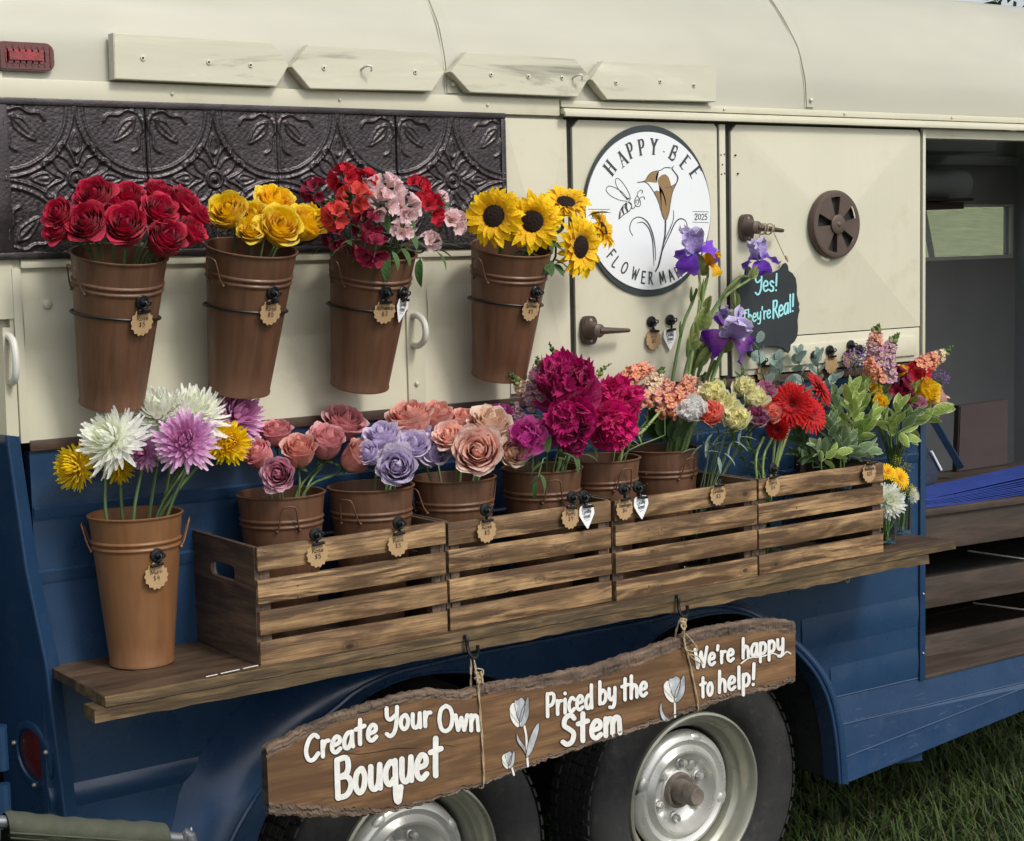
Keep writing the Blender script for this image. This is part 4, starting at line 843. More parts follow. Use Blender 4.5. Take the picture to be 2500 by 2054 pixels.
def end_board(slot=True):
    o = [(-CD/2, 0), (CD/2, 0), (CD/2, CH), (-CD/2, CH)]
    bm = bmesh.new(); vs = [bm.verts.new((0, y, z)) for y, z in o]; es = [bm.edges.new((vs[i], vs[(i+1) % 4])) for i in range(4)]
    if slot:
        sv = [bm.verts.new((0, .003+y, CH*.72+z)) for y, z in [(sx*(.055-.014)+.014*math.cos(a), sz*.004+.0125*math.sin(a)) for sx, sz, a0 in ((1, 1, 0), (-1, 1, PI/2), (-1, -1, PI), (1, -1, 1.5*PI)) for a in np.linspace(a0, a0+PI/2, 5)]]
        es += [bm.edges.new((sv[i], sv[(i+1) % len(sv)])) for i in range(len(sv))]
    bmesh.ops.triangle_fill(bm, use_beauty=True, edges=es)
    ex = bmesh.ops.extrude_face_region(bm, geom=list(bm.faces)); 
    for v in [v for v in ex['geom'] if isinstance(v, bmesh.types.BMVert)]: v.co.x = .011
    bmesh.ops.recalc_face_normals(bm, faces=bm.faces); return from_bm(bm)
end_me = mesh('end_board', end_board(), False); post_me = mesh('corner_post', box(0, .022, 0, .022, .004, CH-.006, .001), False); bott_me = mesh('bottom_board', box(-CW/2+.012, CW/2-.012, -.03, .03, 0, .008, .001), False)
cl = ['slatted wooden crate at the left end of the row, holding dusty pink and lavender roses', 'second slatted crate from the left, holding peach roses and the magenta peonies', 'third slatted crate from the left, holding irises and the vase of carnations', 'slatted wooden crate at the right end of the row, holding red gerberas and leafy stems']
CX = []
nail_me = mesh('nail', lathe([(.0021, 0), (.0018, .0008), (.0003, .001)], 8, axis='-y'), True); M_blk0 = paint('nail_steel', (.05, .045, .04), .5, .5)
for k in range(4):
    cx = 1.735+k*.4608; CX.append(cx); c = Thing('wooden_crate', cl[k], 'crate', (cx, YC+CD/2+.005, ZS+.0015), group='slatted crates in a row on the shelf')
    R = random.Random(k+5); dy = [0, .003, -.002, .001][k]
    for s, x in ((-1, -CW/2), (1, CW/2-.011)): c.inst('end_board', end_me, M_crend, Matrix.Translation((x, dy, 0)))
    for (sx, sy) in ((-1, -1), (1, -1), (-1, 1), (1, 1)):
        c.inst('corner_post', post_me, M_crend, Matrix.Translation((-CW/2+.012 if sx < 0 else CW/2-.034, -CD/2 if sy < 0 else CD/2-.022, 0)))
    for r in range(4):
        z = CH-slat_h/2-r*(CH-slat_h)/3
        for sy in (-1, 1):
            if sy > 0 and r in (1, 2):
                pass
            rot = R.choice([0, PI]); sl_ = c.inst('slat', slat_mes[R.randrange(4)], M_crate, Matrix.Translation((R.uniform(-.001, .001), sy*(CD/2+.0055)+dy, z+R.uniform(-.0015, .0015)+(0 if sy < 0 else -.004))) @ Matrix.Rotation(rot, 4, 'Z') @ Matrix.Rotation(R.uniform(-.006, .006), 4, 'Y'))
            if sy < 0:
                for nx_, nz_0 in ((-.215, .011), (-.215, -.011), (.215, .011), (.215, -.011)): c.inst('nail', nail_me, M_blk0, sl_.matrix_local.inverted() @ Matrix.Translation((nx_+R.uniform(-.003, .003), -(CD/2+.0108)+dy, z+nz_0)), sl_)
    for q in range(4): c.inst('bottom_board', bott_me, M_crend, Matrix.Translation((0, -.105+q*.07, .0)))
# ================================================================== flower buckets
def bucket_mat(n, c, streak): return paint(n, c, .46, .12, .12, 7, 120, .12, (1, 1, .6), streak=streak)  # streak paints vertical reflections, and scratches, into the metal's colour
M_buck = bucket_mat('brown_bucket_metal', (.138, .066, .036), .5); M_buck2 = bucket_mat('copper_bucket_metal', (.215, .098, .040), .3)
M_wire = paint('dark_wire', (.02, .017, .016), .4, .4, .1)
H0, RT, RB = .307, .0935, .064
def bucket_g():
    pr = []
    rr = lambda z: RB+(RT-RB)*z/H0
    pr = [(.001, .006), (RB-.004, .006), (RB-.002, .0), (RB+.0015, .0), (RB+.002, .004), (rr(.006), .008)]
    for z in (.05, .10, .15, .20, .235): pr.append((rr(z), z))
    for z0 in (.240, .252): pr += [(rr(z0), z0), (rr(z0)+.0028, z0+.002), (rr(z0)+.0032, z0+.004), (rr(z0)+.0022, z0+.006), (rr(z0)+.0002, z0+.008)]
    pr += [(rr(.29), .29), (rr(.304), .304), (RT+.003, .3055), (RT+.0035, .308), (RT+.001, .3095), (RT-.0025, .308), (RT-.003, .30), (rr(.2)-.003, .2), (rr(.02)-.003, .02), (.001, .02)]
    return lathe(pr, 64)
buck_me = mesh('bucket_body', bucket_g(), True, 50)
def handle_g(side=0):
    pts = []; z1, z2 = .243, .285
    P = [(RB+(RT-RB)*z/H0+o, y, z) for y, z, o in ((-.024, .238, .001), (-.020, .252, .007), (-.015, .284, .013), (-.008, .291, .015), (.008, .291, .015), (.015, .284, .013), (.020, .252, .007), (.024, .238, .001))]
    return cat(tube(P, .0019, 6, sub=3), ball((P[0][0], P[0][1], P[0][2]), .004, 6), ball((P[-1][0], P[-1][1], P[-1][2]), .004, 6))
hand_me = mesh('handle', handle_g(), True)
BK = {}
water_me = None
def bucket(key, rim, bot, spin, label, mt=M_buck, group='brown metal flower buckets', hs=(0, PI)):
    rim, bot = Vector(rim), Vector(bot); z = (rim-bot).normalized(); M = frame(z, bot, 1, 0)
    M = Matrix.Translation(bot) @ Vector((0, 0, 1)).rotation_difference(z).to_matrix().to_4x4() @ Matrix.Rotation(spin, 4, 'Z')
    b = Thing('flower_bucket', label, 'bucket', M=M, group=group); b.inst('bucket_body', buck_me, mt, Matrix.Identity(4))
    for h in hs: b.inst('handle', hand_me, mt, Matrix.Rotation(h, 4, 'Z') @ Matrix.Rotation(0, 4, 'Y'))
    BK[key] = (np.array(rim), np.array(bot)); b.M = M; return b
s_ = 1.1832
hang = {'b1': ((246, 525), (231, 832)), 'b2': ((519, 510), (493, 805)), 'b3': ((768, 538), (742, 795)), 'b4': (((1055), 515), (1030, 775))}
hl = {'b1': 'hanging brown bucket of red roses, first from the left under the tin panel', 'b2': 'hanging brown bucket of yellow roses, second from the left', 'b3': 'hanging brown bucket of red and pink alstroemeria, third from the left', 'b4': 'hanging brown bucket of sunflowers, nearest the round sign'}
for k, (a, b_) in hang.items():
    bot = W(b_[0]*s_, b_[1]*s_, -.078); rim0 = W(a[0]*s_, a[1]*s_, -.150); d = rim0-bot; d *= H0/np.linalg.norm(d); rim = bot+d; n = math.atan2(rim[1]-bot[1], 1)
    b = bucket(k, rim, bot, .25 if k != 'b2' else .35, hl[k], hs=(.1, PI-.1), group='brown buckets hanging on the trailer side')
    # the wire ring the bucket hangs in belongs to the trailer
    zr = .185 if k == 'b1' else .18; c = bot+d/np.linalg.norm(d)*zr; rr = RB+(RT-RB)*zr/H0+.0045
    tilt = .0
    T.part('bucket_ring', cat(tube([(c[0]+rr*math.cos(t), c[1]+rr*math.sin(t)+.003, c[2]+.010*math.sin(t)-.006*math.cos(t)) for t in np.linspace(0, 2*PI, 41)], .003, 8, cap=False), tube([(c[0], c[1]+rr, c[2]), (c[0], -.002, c[2]+.012)], .003, 6), box(c[0]-.01, c[0]+.01, -.004, -.0, c[2]-.012, c[2]+.02, .001)), M_wire)
stand = {'A': ((579, 1012), 182, 'brown bucket of dusty pink roses in the leftmost crate', -1.9), 'B': ((765, 1003), 177, 'brown bucket of lavender roses in the leftmost crate', .5), 'C': ((936, 985), 157, 'brown bucket of peach roses in the second crate', .0), 'D': ((1118, 972), 157, 'brown bucket of pink and magenta peonies, right of the peach roses', 1.2), 'E': ((1240, 945), 120, 'brown bucket of snapdragons behind the crates, between the peonies and the irises', 1.5), 'F': ((1365, 925), 135, 'brown bucket of irises in the third crate', 1.6)}
for k, (p, w, lb, sp) in stand.items():
    c = WZ(p[0]*s_, p[1]*s_, ZS+.01+H0)
    c[1] = min(max(c[1], -.185), -.105); c = W(p[0]*s_, p[1]*s_, c[1]); dz = c[2]-(ZS+.01+H0)
    bucket(k, (c[0], c[1], ZS+.01+H0), (c[0], c[1], ZS+.01), sp, lb, group='brown buckets standing in the crates', hs=(0, PI))
c = WZ(279*s_, 1060*s_, ZS+.002+H0); bucket('M', (c[0], c[1], ZS+.002+H0), (c[0], c[1], ZS+.002), 2.75, 'copper brown bucket of chrysanthemums standing alone at the left end of the shelf', M_buck2, group=None, hs=(-PI*.03, PI))
def on_bucket(key, px, py, off=.0015):
    rim, bot = BK[key]; ax = rim-bot; L = np.linalg.norm(ax); ax = ax/L; d = ray(px, py); best = None
    for t in np.linspace(2.4, 5, 5200):
        p = CP+d*t; h = (p-bot)@ax; q = p-bot-ax*h; r = np.linalg.norm(q)
        if r <= RB+(RT-RB)*h/H0+off: return p, q/r
    return W(px, py, -.2), np.array([0, -1., 0])
# ================================================================== vases
M_glass = glass('clear_glass'); M_water = glass('vase_water', (.86, .93, .84), .3)
def vase(label, base, h, rb, rt, water=.6, mt=None, name='glass_vase'):
    v = Thing(name, label, 'vase', base)
    v.part('glass_body', lathe([(.001, .004), (rb*.95, .004), (rb, 0), (rb+.001, .006), ((rb+rt)/2, h/2), (rt, h-.002), (rt+.0015, h), (rt-.0005, h+.0005), (rt-.003, h-.002), ((rb+rt)/2-.0025, h/2), (rb-.003, .012), (.001, .012)], 40), mt or M_glass, world=False)
    v.part('water', lathe([(.001, .0125), (rb-.0036, .0125), (rb+(rt-rb)*water-.004, h*water), (.001, h*water)], 32), M_water, world=False); return v
c = W(*r6(235, 1390), -.20); VC = c; vase('clear glass vase of carnations inside the third crate', (c[0], c[1], ZS+.01), c[2]-ZS-.01, .036, .042)
BK['V1'] = (np.array([c[0], c[1], c[2]]), np.array([c[0], c[1], ZS+.02]))
c = W(*r6(640, 1185), -.17); vase('clear glass vase of red gerberas inside the right end crate', (c[0], c[1], ZS+.01), c[2]-ZS-.01, .038, .048)
BK['V2'] = (np.array([c[0], c[1], c[2]]), np.array([c[0], c[1], ZS+.02]))
c = W(*r6(1010, 1150), -.12); vase('glass vase of variegated greenery at the back of the right end crate', (c[0], c[1], ZS+.01), c[2]-ZS-.01, .045, .055)
BK['V3'] = (np.array([c[0], c[1], c[2]]), np.array([c[0], c[1], ZS+.02]))
c = W(*r6(1362, 1062), -.10); vase('tall flared glass vase of the mixed bouquet at the right end of the shelf', (c[0], c[1], ZS+.002), c[2]-ZS, .032, .0385, .8)
BK['V4'] = (np.array([c[0], c[1], c[2]]), np.array([c[0], c[1], ZS+.02]))
c = W(*r6(1318, 1585), -.215); c = np.array([c[0], -.215, ZS+.002]); vase('small glass jar with the large white chrysanthemum, beside the last crate', tuple(c), .12, .030, .032, .85)
BK['V5'] = (c+np.array([0, 0, .12]), c)
c = W(*r6(1402, 1555), -.13); c = np.array([c[0], -.13, ZS+.002]); vase('small glass jar with the small white flower, nearest the serving opening', tuple(c), .13, .030, .032, .85)
BK['V6'] = (c+np.array([0, 0, .13]), c)
# ================================================================== magnet clips and tags
M_kraft = paint('kraft_card', (.40, .26, .13), .8, 0, .06, 30, 200, .3); M_kraft2 = M_kraft; M_card = paint('white_card', (.80, .81, .82), .7, 0, .02)
M_ink = paint('brown_ink', (.05, .03, .02), .7); M_inkb = paint('blue_ink', (.05, .06, .10), .7); M_blk = paint('black_clip_metal', (.012, .013, .015), .35, .3, .1)
mag_me = mesh('magnet_base', lathe([(r_*.86, z_) for r_, z_ in [(.0165, 0), (.0165, .003), (.015, .0045), (.011, .005), (.0095, .0035), (.0075, .004), (.0065, .0075), (.0045, .0095), (.0005, .0105)]], 24, axis='-y'), True, 30)
hk_me = mesh('clip_arm', cat(tube([(0, -.007, .004), (.004, -.012, 0), (.003, -.013, -.008), (-.003, -.011, -.011), (-.001, -.007, -.019)], .0028, 6, sub=3), tube([(.004, -.010, .003), (.010, -.014, .004), (.011, -.014, -.002), (.005, -.011, -.006)], .0018, 6, sub=3)), True)
jaw_me = mesh('clip_jaw', box(-.0135, .0135, -.0065, .0005, -.003, .003, .0012), True, 30)
def tagshape(kind):
    if kind == 'k': return [((.0245+.0013*math.cos(14*a))*math.cos(a)*(.95 if abs(math.sin(a)) > .5 else 1), (.0265+.0015*math.cos(14*a))*math.sin(a)) for a in np.linspace(0, 2*PI, 113)[:-1]]
    return [tuple(p) for p in catmull([(-.016, .024), (.016, .024), (.0215, .008), (.020, .0), (.003, -.027), (-.003, -.027), (-.020, .0), (-.0215, .008)], 3, True)]
tag_g = {k: prism(tagshape(k), -.0009, 0) for k in 'kw'}; tag_me = {k: mesh('card', tag_g[k], False) for k in 'kw'}
def rotm(p, n):   # -y local -> n
    n = Vector(n); n.normalize(); y = -n; x = Vector((0, 0, 1)).cross(y)*-1; x = y.cross(Vector((0, 0, 1))); x.normalize(); z = x.cross(y)
    return Matrix.Translation(Vector(p)) @ Matrix((x, y, z)).transposed().to_4x4()
def clip(p, n, label, jaw=None, where=None, arm=True):
    M = rotm(p, n); c = Thing('magnet_clip', label, 'clip', M=M, group='black magnet clips holding the price tags')
    c.inst('magnet_base', mag_me, M_blk, Matrix.Identity(4))
    if arm: c.inst('clip_arm', hk_me, M_blk, Matrix.Identity(4))
    if jaw is not None:
        J = M.inverted() @ Vector(jaw); c.inst('clip_jaw', jaw_me, M_blk, Matrix.Translation((J.x, min(J.y, -.002), J.z)) @ Matrix.Rotation(random.Random(int(p[0]*1e4)).uniform(-.15, .15), 4, 'Y'))
        a = tube([(0, -.008, -.015), (J.x, min(J.y, -.004)-.001, J.z)], .003, 6); c.part('jaw_link', a, M_blk, world=False)
def tag(p, n, kind, lines, label, tilt=0., cat_='price tag', sc=1.):
    M = rotm(p, n) @ Matrix.Rotation(tilt, 4, 'Y') @ Matrix.Scale(sc, 4); t = Thing('price_tag', label, cat_, M=M, group='kraft price tags' if kind == 'k' else 'white locally grown tags')
    t.inst('card', tag_me[kind], M_kraft if kind == 'k' else M_card, Matrix.Identity(4))
    fn = lambda x, y, l: (x, -.0011-l, y)
    gs = []
    for txt, x0, y0, wd, h, sl in lines: gs += write(txt, (x0, y0), (x0+wd, y0+sl), h, .0012, fn, up=(0, 1), smooth=3)
    if kind == 'w': gs += [ribbon(catmull([(-.008, -.008), (.0, -.006), (.008, -.005)], 3), .001, fn), ribbon(catmull([(-.006, -.012), (.001, -.010), (.006, -.010)], 3), .001, fn, .00003)]
    if gs: t.part('lettering', cat(*gs), M_ink if kind == 'k' else M_inkb, world=False, smooth=False)
def L2(a, b, wa=.026): return [(a, -wa/2, .004, wa, .0085, .0008), (b, -.007, -.0085, .014, .0095, 0)]
LG = [('Locally', -.0125, .006, .024, .0085, .001), ('Grown', -.010, -.004, .019, .0085, .001)]
YSL = YC-.006-.005
def set_clip(kind, mp, tp_, lines, lb, surf, lbc, tilt=0., yoff=-.004, cat_='price tag', nomag=False, arm=True):
    if isinstance(surf, str):
        p, n = on_bucket(surf, *mp); q, n2 = on_bucket(surf, *tp_, .006)
        if np.linalg.norm(q-p) > .15: n2 = n; q = p+np.array([0, 0, -.045])
    else: p = W(*mp, surf); q = W(*tp_, surf+yoff); n = n2 = np.array([0, -1., 0])
    sc = 1.0
    jaw = np.array(q)+np.array([0, 0, .0225])+np.array(n2)*.003
    if not nomag: clip(p, n, lbc, jaw if tp_ else None)
    else:
        M = rotm(jaw, n2); c = Thing('magnet_clip', lbc, 'clip', M=M, group='black magnet clips holding the price tags'); c.inst('clip_jaw', jaw_me, M_blk, Matrix.Identity(4)); c.inst('clip_arm', hk_me, M_blk, Matrix.Translation((0, .004, .012)) @ Matrix.Scale(.6, 4))
    tag(q, n2, kind, lines, lb, tilt, cat_)
set_clip('k', r4(812, 205), r4(812, 322), L2('Rose', '$5'), 'kraft Rose $5 tag on the hanging bucket of red roses', 'b1', 'black magnet clip on the bucket of red roses')
set_clip('k', r4(1560, 150), r4(1548, 264), L2('Rose', '$5'), 'kraft Rose $5 tag on the hanging bucket of yellow roses', 'b2', 'black magnet clip on the bucket of yellow roses')
set_clip('k', r5(332, 150), r5(325, 260), L2('Alstromeria', '$3', .038), 'kraft Alstroemeria $3 tag on the third hanging bucket', 'b3', 'left black magnet clip on the alstroemeria bucket')
set_clip('w', r5(425, 150), r5(424, 245), LG, 'white tag seen edge-on at the right side of the alstroemeria bucket', 'b3', 'right black magnet clip on the alstroemeria bucket', .12, cat_='tag')
set_clip('k', r5(1190, 145), r5(1162, 248), L2('Sunflower', '$5', .034), 'kraft Sunflower $5 tag on the hanging sunflower bucket', 'b4', 'black magnet clip on the sunflower bucket', .06)
set_clip('k', r7(897, 97), r7(895, 216), L2('Mum', '$4'), 'kraft Mum $4 tag on the copper bucket of chrysanthemums', 'M', 'black magnet clip on the copper chrysanthemum bucket')
set_clip('k', r4(1805, 1535), r4(1818, 1650), L2('Rose', '$5'), 'kraft Rose $5 tag under the dusty pink roses, left of two on the first crate', YSL, 'left black magnet clip on the leftmost crate')
set_clip('k', r5(403, 1470), r5(402, 1590), L2('Rose', '$5'), 'kraft Rose $5 tag under the lavender roses, right of two on the first crate', YSL, 'right black magnet clip on the leftmost crate', .04)
set_clip('k', r5(900, 1395), r5(910, 1514), L2('Rose', '$5'), 'kraft Rose $5 tag under the peach roses on the second crate', YSL, 'left black magnet clip on the second crate')
set_clip('k', r5(1397, 1322), r5(1390, 1437), L2('Peony', '$9'), 'kraft Peony $9 tag at the right of the second crate', YSL, 'middle black magnet clip on the second crate')
set_clip('w', r5(1462, 1318), r5(1484, 1430), LG, 'white Locally Grown tag beside the Peony tag', YSL, 'right black magnet clip on the second crate', -.05, -.008, 'tag')
set_clip('k', r5(1690, 1275), r5(1700, 1388), L2('Snapdragon', '$6', .036), 'kraft Snapdragon $6 tag at the left of the third crate', YSL, 'left black magnet clip on the third crate')
set_clip('w', r5(1772, 1265), r5(1795, 1377), LG, 'white Locally Grown tag beside the Snapdragon tag', YSL, 'second black magnet clip on the third crate', -.05, -.008, 'tag')
set_clip('k', r6(358, 1215), r6(358, 1307), L2('Carnation', '$3', .034), 'kraft Carnation $3 tag at the right of the third crate', YSL, 'black clip at the right of the third crate', nomag=True)
set_clip('k', r6(670, 1160), r6(672, 1258), L2('Daisy', '$4'), 'kraft Daisy $4 tag at the left of the right end crate', YSL, 'black magnet clip at the left of the right end crate')
set_clip('k', r6(1218, 1120), r6(1224, 1180), [('Mixed Bouquets', -.018, .006, .036, .007, .0), ('$35', -.009, -.0085, .018, .0095, 0)], 'kraft $35 tag at the right top corner of the right end crate', YSL, 'black clip at the right corner of the right end crate', nomag=True)
set_clip('k', r5(1853, 318), r5(1866, 420), L2('Iris', '$5', .018), 'kraft Iris $5 tag on the cream door below the round sign', -.012, 'left black magnet clip on the cream door')
set_clip('w', r5(1960, 308), r5(1960, 415), LG, 'white tag on the cream door, left of the iris stems', -.012, 'right black magnet clip on the cream door', .0, cat_='tag')
for mp, tp_, lb in ((r6(605, 538), r6(622, 618), 'below the chalkboard, behind the eucalyptus'), (r6(998, 482), r6(1006, 562), 'low on the right door, above the red gerberas'), (r6(1118, 452), r6(1108, 530), 'low on the right door, beside the purple snapdragons')):
    set_clip('k', mp, tp_, [], 'blank looking kraft tag '+lb, -.013, 'black magnet clip '+lb)
for mp, lb in ((r6(912, 512), 'black magnet clip half hidden by the eucalyptus leaves'), (r6(1168, 478), 'black magnet clip rightmost on the door, against the snapdragons')): clip(W(*mp, -.013), (0, -1, 0), lb)
# ================================================================== round sign on the left door
lc = W(1583, 516, -.012); sg = Thing('round_sign', 'round white flower market sign with a bee and a calla lily on the left door', 'sign', (lc[0], -.011, lc[2]))
M_sw = paint('sign_white', (.74, .77, .79), .35, 0, .015); M_sd = paint('sign_charcoal', (.030, .040, .045), .45, 0, .05); M_sb = paint('sign_bronze', (.27, .165, .07), .5, 0, .04); M_si = paint('sign_ink', (.045, .05, .052), .5)
oval = lambda a, b, n=96: [(lc[0]+a*math.cos(t), lc[2]+b*math.sin(t)) for t in np.linspace(0, 2*PI, n+1)[:-1]]
sg.part('backing', prism(oval(.2095, .2155), -.0155, -.011), M_sd, smooth=False); sg.part('face', prism(oval(.2065, .1985), -.0180, -.0157), M_sw, smooth=False)
fP = lambda x, y, l: W(x, y, -.0184-l)                 # photo measure -> sign plane
def zs(fn, P): return [fn(*p) for p in P]
dr = []
def st(P, w, f_=z1, smooth=6): 
    LIFT[0] = (LIFT[0]+1) % 23; q = catmull(zs(f_, P), smooth) if len(P) > 2 else np.array(zs(f_, P)); dr.append(ribbon(q, np.array(w)*.2132*1.0 if not np.isscalar(w) else w*.2132, fP, LIFT[0]*.00002))
# bee
st([(855, 1255), (800, 1200), (735, 1110), (715, 1040), (735, 1012), (780, 1040), (850, 1140), (885, 1230), (870, 1275)], 8)
st([(850, 1275), (760, 1260), (660, 1210), (610, 1150), (630, 1105), (690, 1110), (780, 1160), (840, 1225), (860, 1260)], 8)
st([(845, 1250), (870, 1240)], 16)
for P in ([(850, 1290), (800, 1330), (765, 1400), (755, 1480)], [(755, 1480), (810, 1430), (870, 1390), (900, 1340), (895, 1300), (865, 1280)], [(865, 1285), (900, 1320), (905, 1360), (930, 1350), (950, 1320)]): st(P, 9)
st([(840, 1300), (835, 1340), (855, 1390)], [26, 30, 20]); st([(800, 1340), (795, 1375), (810, 1415)], [20, 24, 16]); st([(772, 1400), (765, 1440), (758, 1470)], [10, 20, 8])
st([(945, 1240), (935, 1280), (950, 1325), (985, 1335), (1005, 1300), (990, 1250), (965, 1215), (945, 1240)], 8); st([(955, 1290), (950, 1265), (975, 1260), (985, 1285), (970, 1310)], 8)
st([(965, 1215), (975, 1170), (1010, 1145), (1030, 1165), (1015, 1180)], 8); st([(990, 1250), (1015, 1225), (1045, 1228), (1050, 1250)], 8)
# stems and curls
st([(1290, 1480), (1285, 1640), (1265, 1760), (1215, 1990), (1175, 2080)], [18, 18, 16, 20, 14]); st([(915, 1670), (880, 1590), (910, 1490), (990, 1455), (1080, 1510), (1140, 1640), (1170, 1800), (1175, 1950)], [6, 8, 10, 10, 14, 14, 10, 6])
st([(965, 1525), (1030, 1515), (1100, 1590), (1140, 1720), (1150, 1850), (1158, 2010)], [6, 10, 12, 12, 10, 5]); st([(1510, 1690), (1540, 1590), (1520, 1500), (1460, 1475), (1400, 1520), (1340, 1650), (1270, 1800), (1215, 1960)], [5, 7, 8, 14, 14, 12, 10, 5])
st([(1380, 1375), (1380, 1480), (1340, 1590), (1290, 1700), (1240, 1850)], [5, 8, 10, 10, 5])
# lily
st([(970, 1058), (1050, 1040), (1100, 970), (1150, 935), (1230, 920), (1280, 890), (1350, 890)], 9); st([(1385, 868), (1365, 900), (1400, 950), (1430, 1000), (1410, 1070), (1340, 1110), (1290, 1120)], [5, 14, 12, 16, 12, 6, 4])
st([(970, 1058), (1070, 1060), (1150, 1160), (1210, 1280), (1250, 1420), (1275, 1480)], 8); st([(1415, 1070), (1370, 1170), (1345, 1300), (1330, 1400), (1305, 1480)], 8)
brz = [poly(zs(z1, [(1035, 1052), (1085, 1000), (1110, 960), (1150, 935), (1215, 925), (1190, 960), (1175, 1010), (1190, 1060), (1150, 1056), (1090, 1050)]), fP, .0004)]
brz.append(poly(zs(z1, [(1200, 1040), (1215, 1000), (1250, 970), (1290, 965), (1325, 1000), (1345, 1060), (1350, 1105), (1410, 1075), (1370, 1170), (1345, 1300), (1330, 1400), (1305, 1485), (1270, 1480), (1245, 1400), (1210, 1280), (1160, 1165), (1185, 1150), (1240, 1165), (1270, 1230), (1295, 1335), (1300, 1335), (1290, 1250), (1260, 1160), (1215, 1090)]), fP, .0004))
bm = bmesh.new()
# circular lettering
lcen = np.array([lc[0], lc[2]])
def arc_letter(ch, pz, f_, h, serif, top_out=True, wsc=1.):
    p = W(*f_(*pz), -.018); v = np.array([p[0], p[2]])-lcen; r = np.linalg.norm(v); u = v/r; u = u if top_out else -u; tx = np.array([u[1], -u[0]]); adv, sts = GL[ch] if ch in GL else GL['-']; gs = []
    c0 = lcen+v
    for s in sts:
        P = [c0+tx*(a-adv/2)*h*.82*wsc+u*(b_-.5)*h for a, b_ in s]; P = catmull(P, 5) if len(P) > 2 else np.array(P); LIFT[0] = (LIFT[0]+1) % 23
        if serif:
            dx, dy = s[-1][0]-s[0][0], s[-1][1]-s[0][1]; vert = len(s) == 2 and abs(dy) >= .45; thick = (vert and not (ch == 'A' and dx > 0 and 0)) or len(s) > 2
            if ch == 'A' and s[0][1] == 0: thick = False
            wd = (.0068 if vert and thick else (.0024 if not len(s) > 2 else .0040))
            if len(s) > 2: wd = [.0022, .0062, .0022, .0062, .002] if ch == 'B' else [.002, .0062, .0062, .002]
            gs.append(ribbon(P, wd, lambda x, y, l: (x, -.0184-l, y), LIFT[0]*.00002, ends=False))
            for e, q in ((s[0], P[0]), (s[-1], P[-1])):
                if vert and e[1] in (0, 1): gs.append(ribbon([q-tx*.0055, q+tx*.0055], .0016, lambda x, y, l: (x, -.0184-l, y), (LIFT[0]+30)*.00002, ends=False))
        else: gs.append(ribbon(P, .0042, lambda x, y, l: (x, -.0184-l, y), LIFT[0]*.00002))
    return gs
GL['Y2'] = (.6, [[(.02, 1), (.3, .5)], [(.58, 1), (.3, .5)], [(.3, .5), (.3, 0)]]); GL['W2'] = (.85, GL['W'][1])
top = []
for ch, p in zip(['H', 'A', 'P', 'P', 'Y2', '-', 'B', 'E', 'E'], [(650, 890), (792, 785), (888, 692), (1015, 655), (1155, 648), (1270, 700), (1383, 722), (1515, 830), (1632, 945)]): top += arc_letter(ch, p, z1, .0385 if ch != '-' else .02, True)
R_F = None
bl = [(668, 335), (722, 420), (820, 488), (942, 556), (1034, 598), (1114, 604), (1250, 600), (1348, 575), (1425, 540)]
for ch, p in zip(['F', 'L', 'O', 'W2', 'E', 'R', 'M', 'A', 'R'], bl): top += arc_letter(ch, p, z2, .0295, False, False, .95)
for k, ch in enumerate('KET'):
    q = W(*z2(1425, 540), -.018); v = np.array([q[0], q[2]])-lcen; a = .155*(k+1); v2 = np.array([v[0]*math.cos(a)-v[1]*math.sin(a), v[0]*math.sin(a)+v[1]*math.cos(a)])
    u = -v2/np.linalg.norm(v2); tx = np.array([u[1], -u[0]]); adv, sts = GL[ch]
    for s in sts: 
        LIFT[0] = (LIFT[0]+1) % 23; top.append(ribbon([lcen+v2+tx*(a_-adv/2)*.028*.8+u*(b_-.5)*.0295 for a_, b_ in s], .0042, lambda x, y, l: (x, -.0184-l, y), LIFT[0]*.00002))
top += write('EST.', z1(450, 1452), z1(605, 1456), 62*.2132, 1.7, fP); top += write('2025', z1(1625, 1480), z1(1768, 1487), 65*.2132, 1.7, fP)
for a, b_ in (((405, 1365), (650, 1368)), ((1602, 1390), (1785, 1396)), ((1600, 1513), (1782, 1519))): st([a, b_], 5)
st([(440, 1470), (600, 1475)], 5)
sg.part('lettering', cat(*top), M_si, smooth=False); sg.part('drawing', cat(*dr), M_si, smooth=False)
bg_ = []
for g in brz:
    bm = bmesh.new(); f = bm.faces.new([bm.verts.new(v) for v in g[0]]); bmesh.ops.triangulate(bm, faces=[f]); bg_.append(from_bm(bm))
sg.part('lily_petals', cat(*bg_), M_sb, smooth=False)
# ================================================================== chalkboard
cbc = W(1874, 757, -.03); cb = Thing('chalkboard', 'small black bracket shaped chalkboard reading Yes! They are Real!, hung on a door handle', 'chalkboard', (cbc[0], -.03, cbc[2]))
M_chalk = paint('chalkboard_black', (.016, .022, .026), .6, 0, .15, 10, 80, .2); M_cyan = paint('cyan_chalk_pen', (.30, .68, .74), .6, 0, .1); M_string = paint('jute_string', (.42, .33, .2), .9, 0, .2, 90, 300, .8)
qd = [(0, .80), (.2, .81), (.42, .87), (.52, .97), (.60, 1.0), (.66, .93), (.68, .82), (.80, .76), (.90, .64), (.93, .46), (.92, .28), (.96, .14), (1.0, .06), (.97, .0)]
A_, B_ = .118, .122
cr = [(x, z) for x, z in qd]; full = cr+[(x, -z*.98-.02) for x, z in cr[::-1][1:]]; full = full+[(-x, z) for x, z in full[::-1][1:-1]]
th0 = .03
outl = [(cbc[0]+x*A_*math.cos(th0)-z*B_*math.sin(th0), cbc[2]+x*A_*math.sin(th0)+z*B_*math.cos(th0)) for x, z in full]
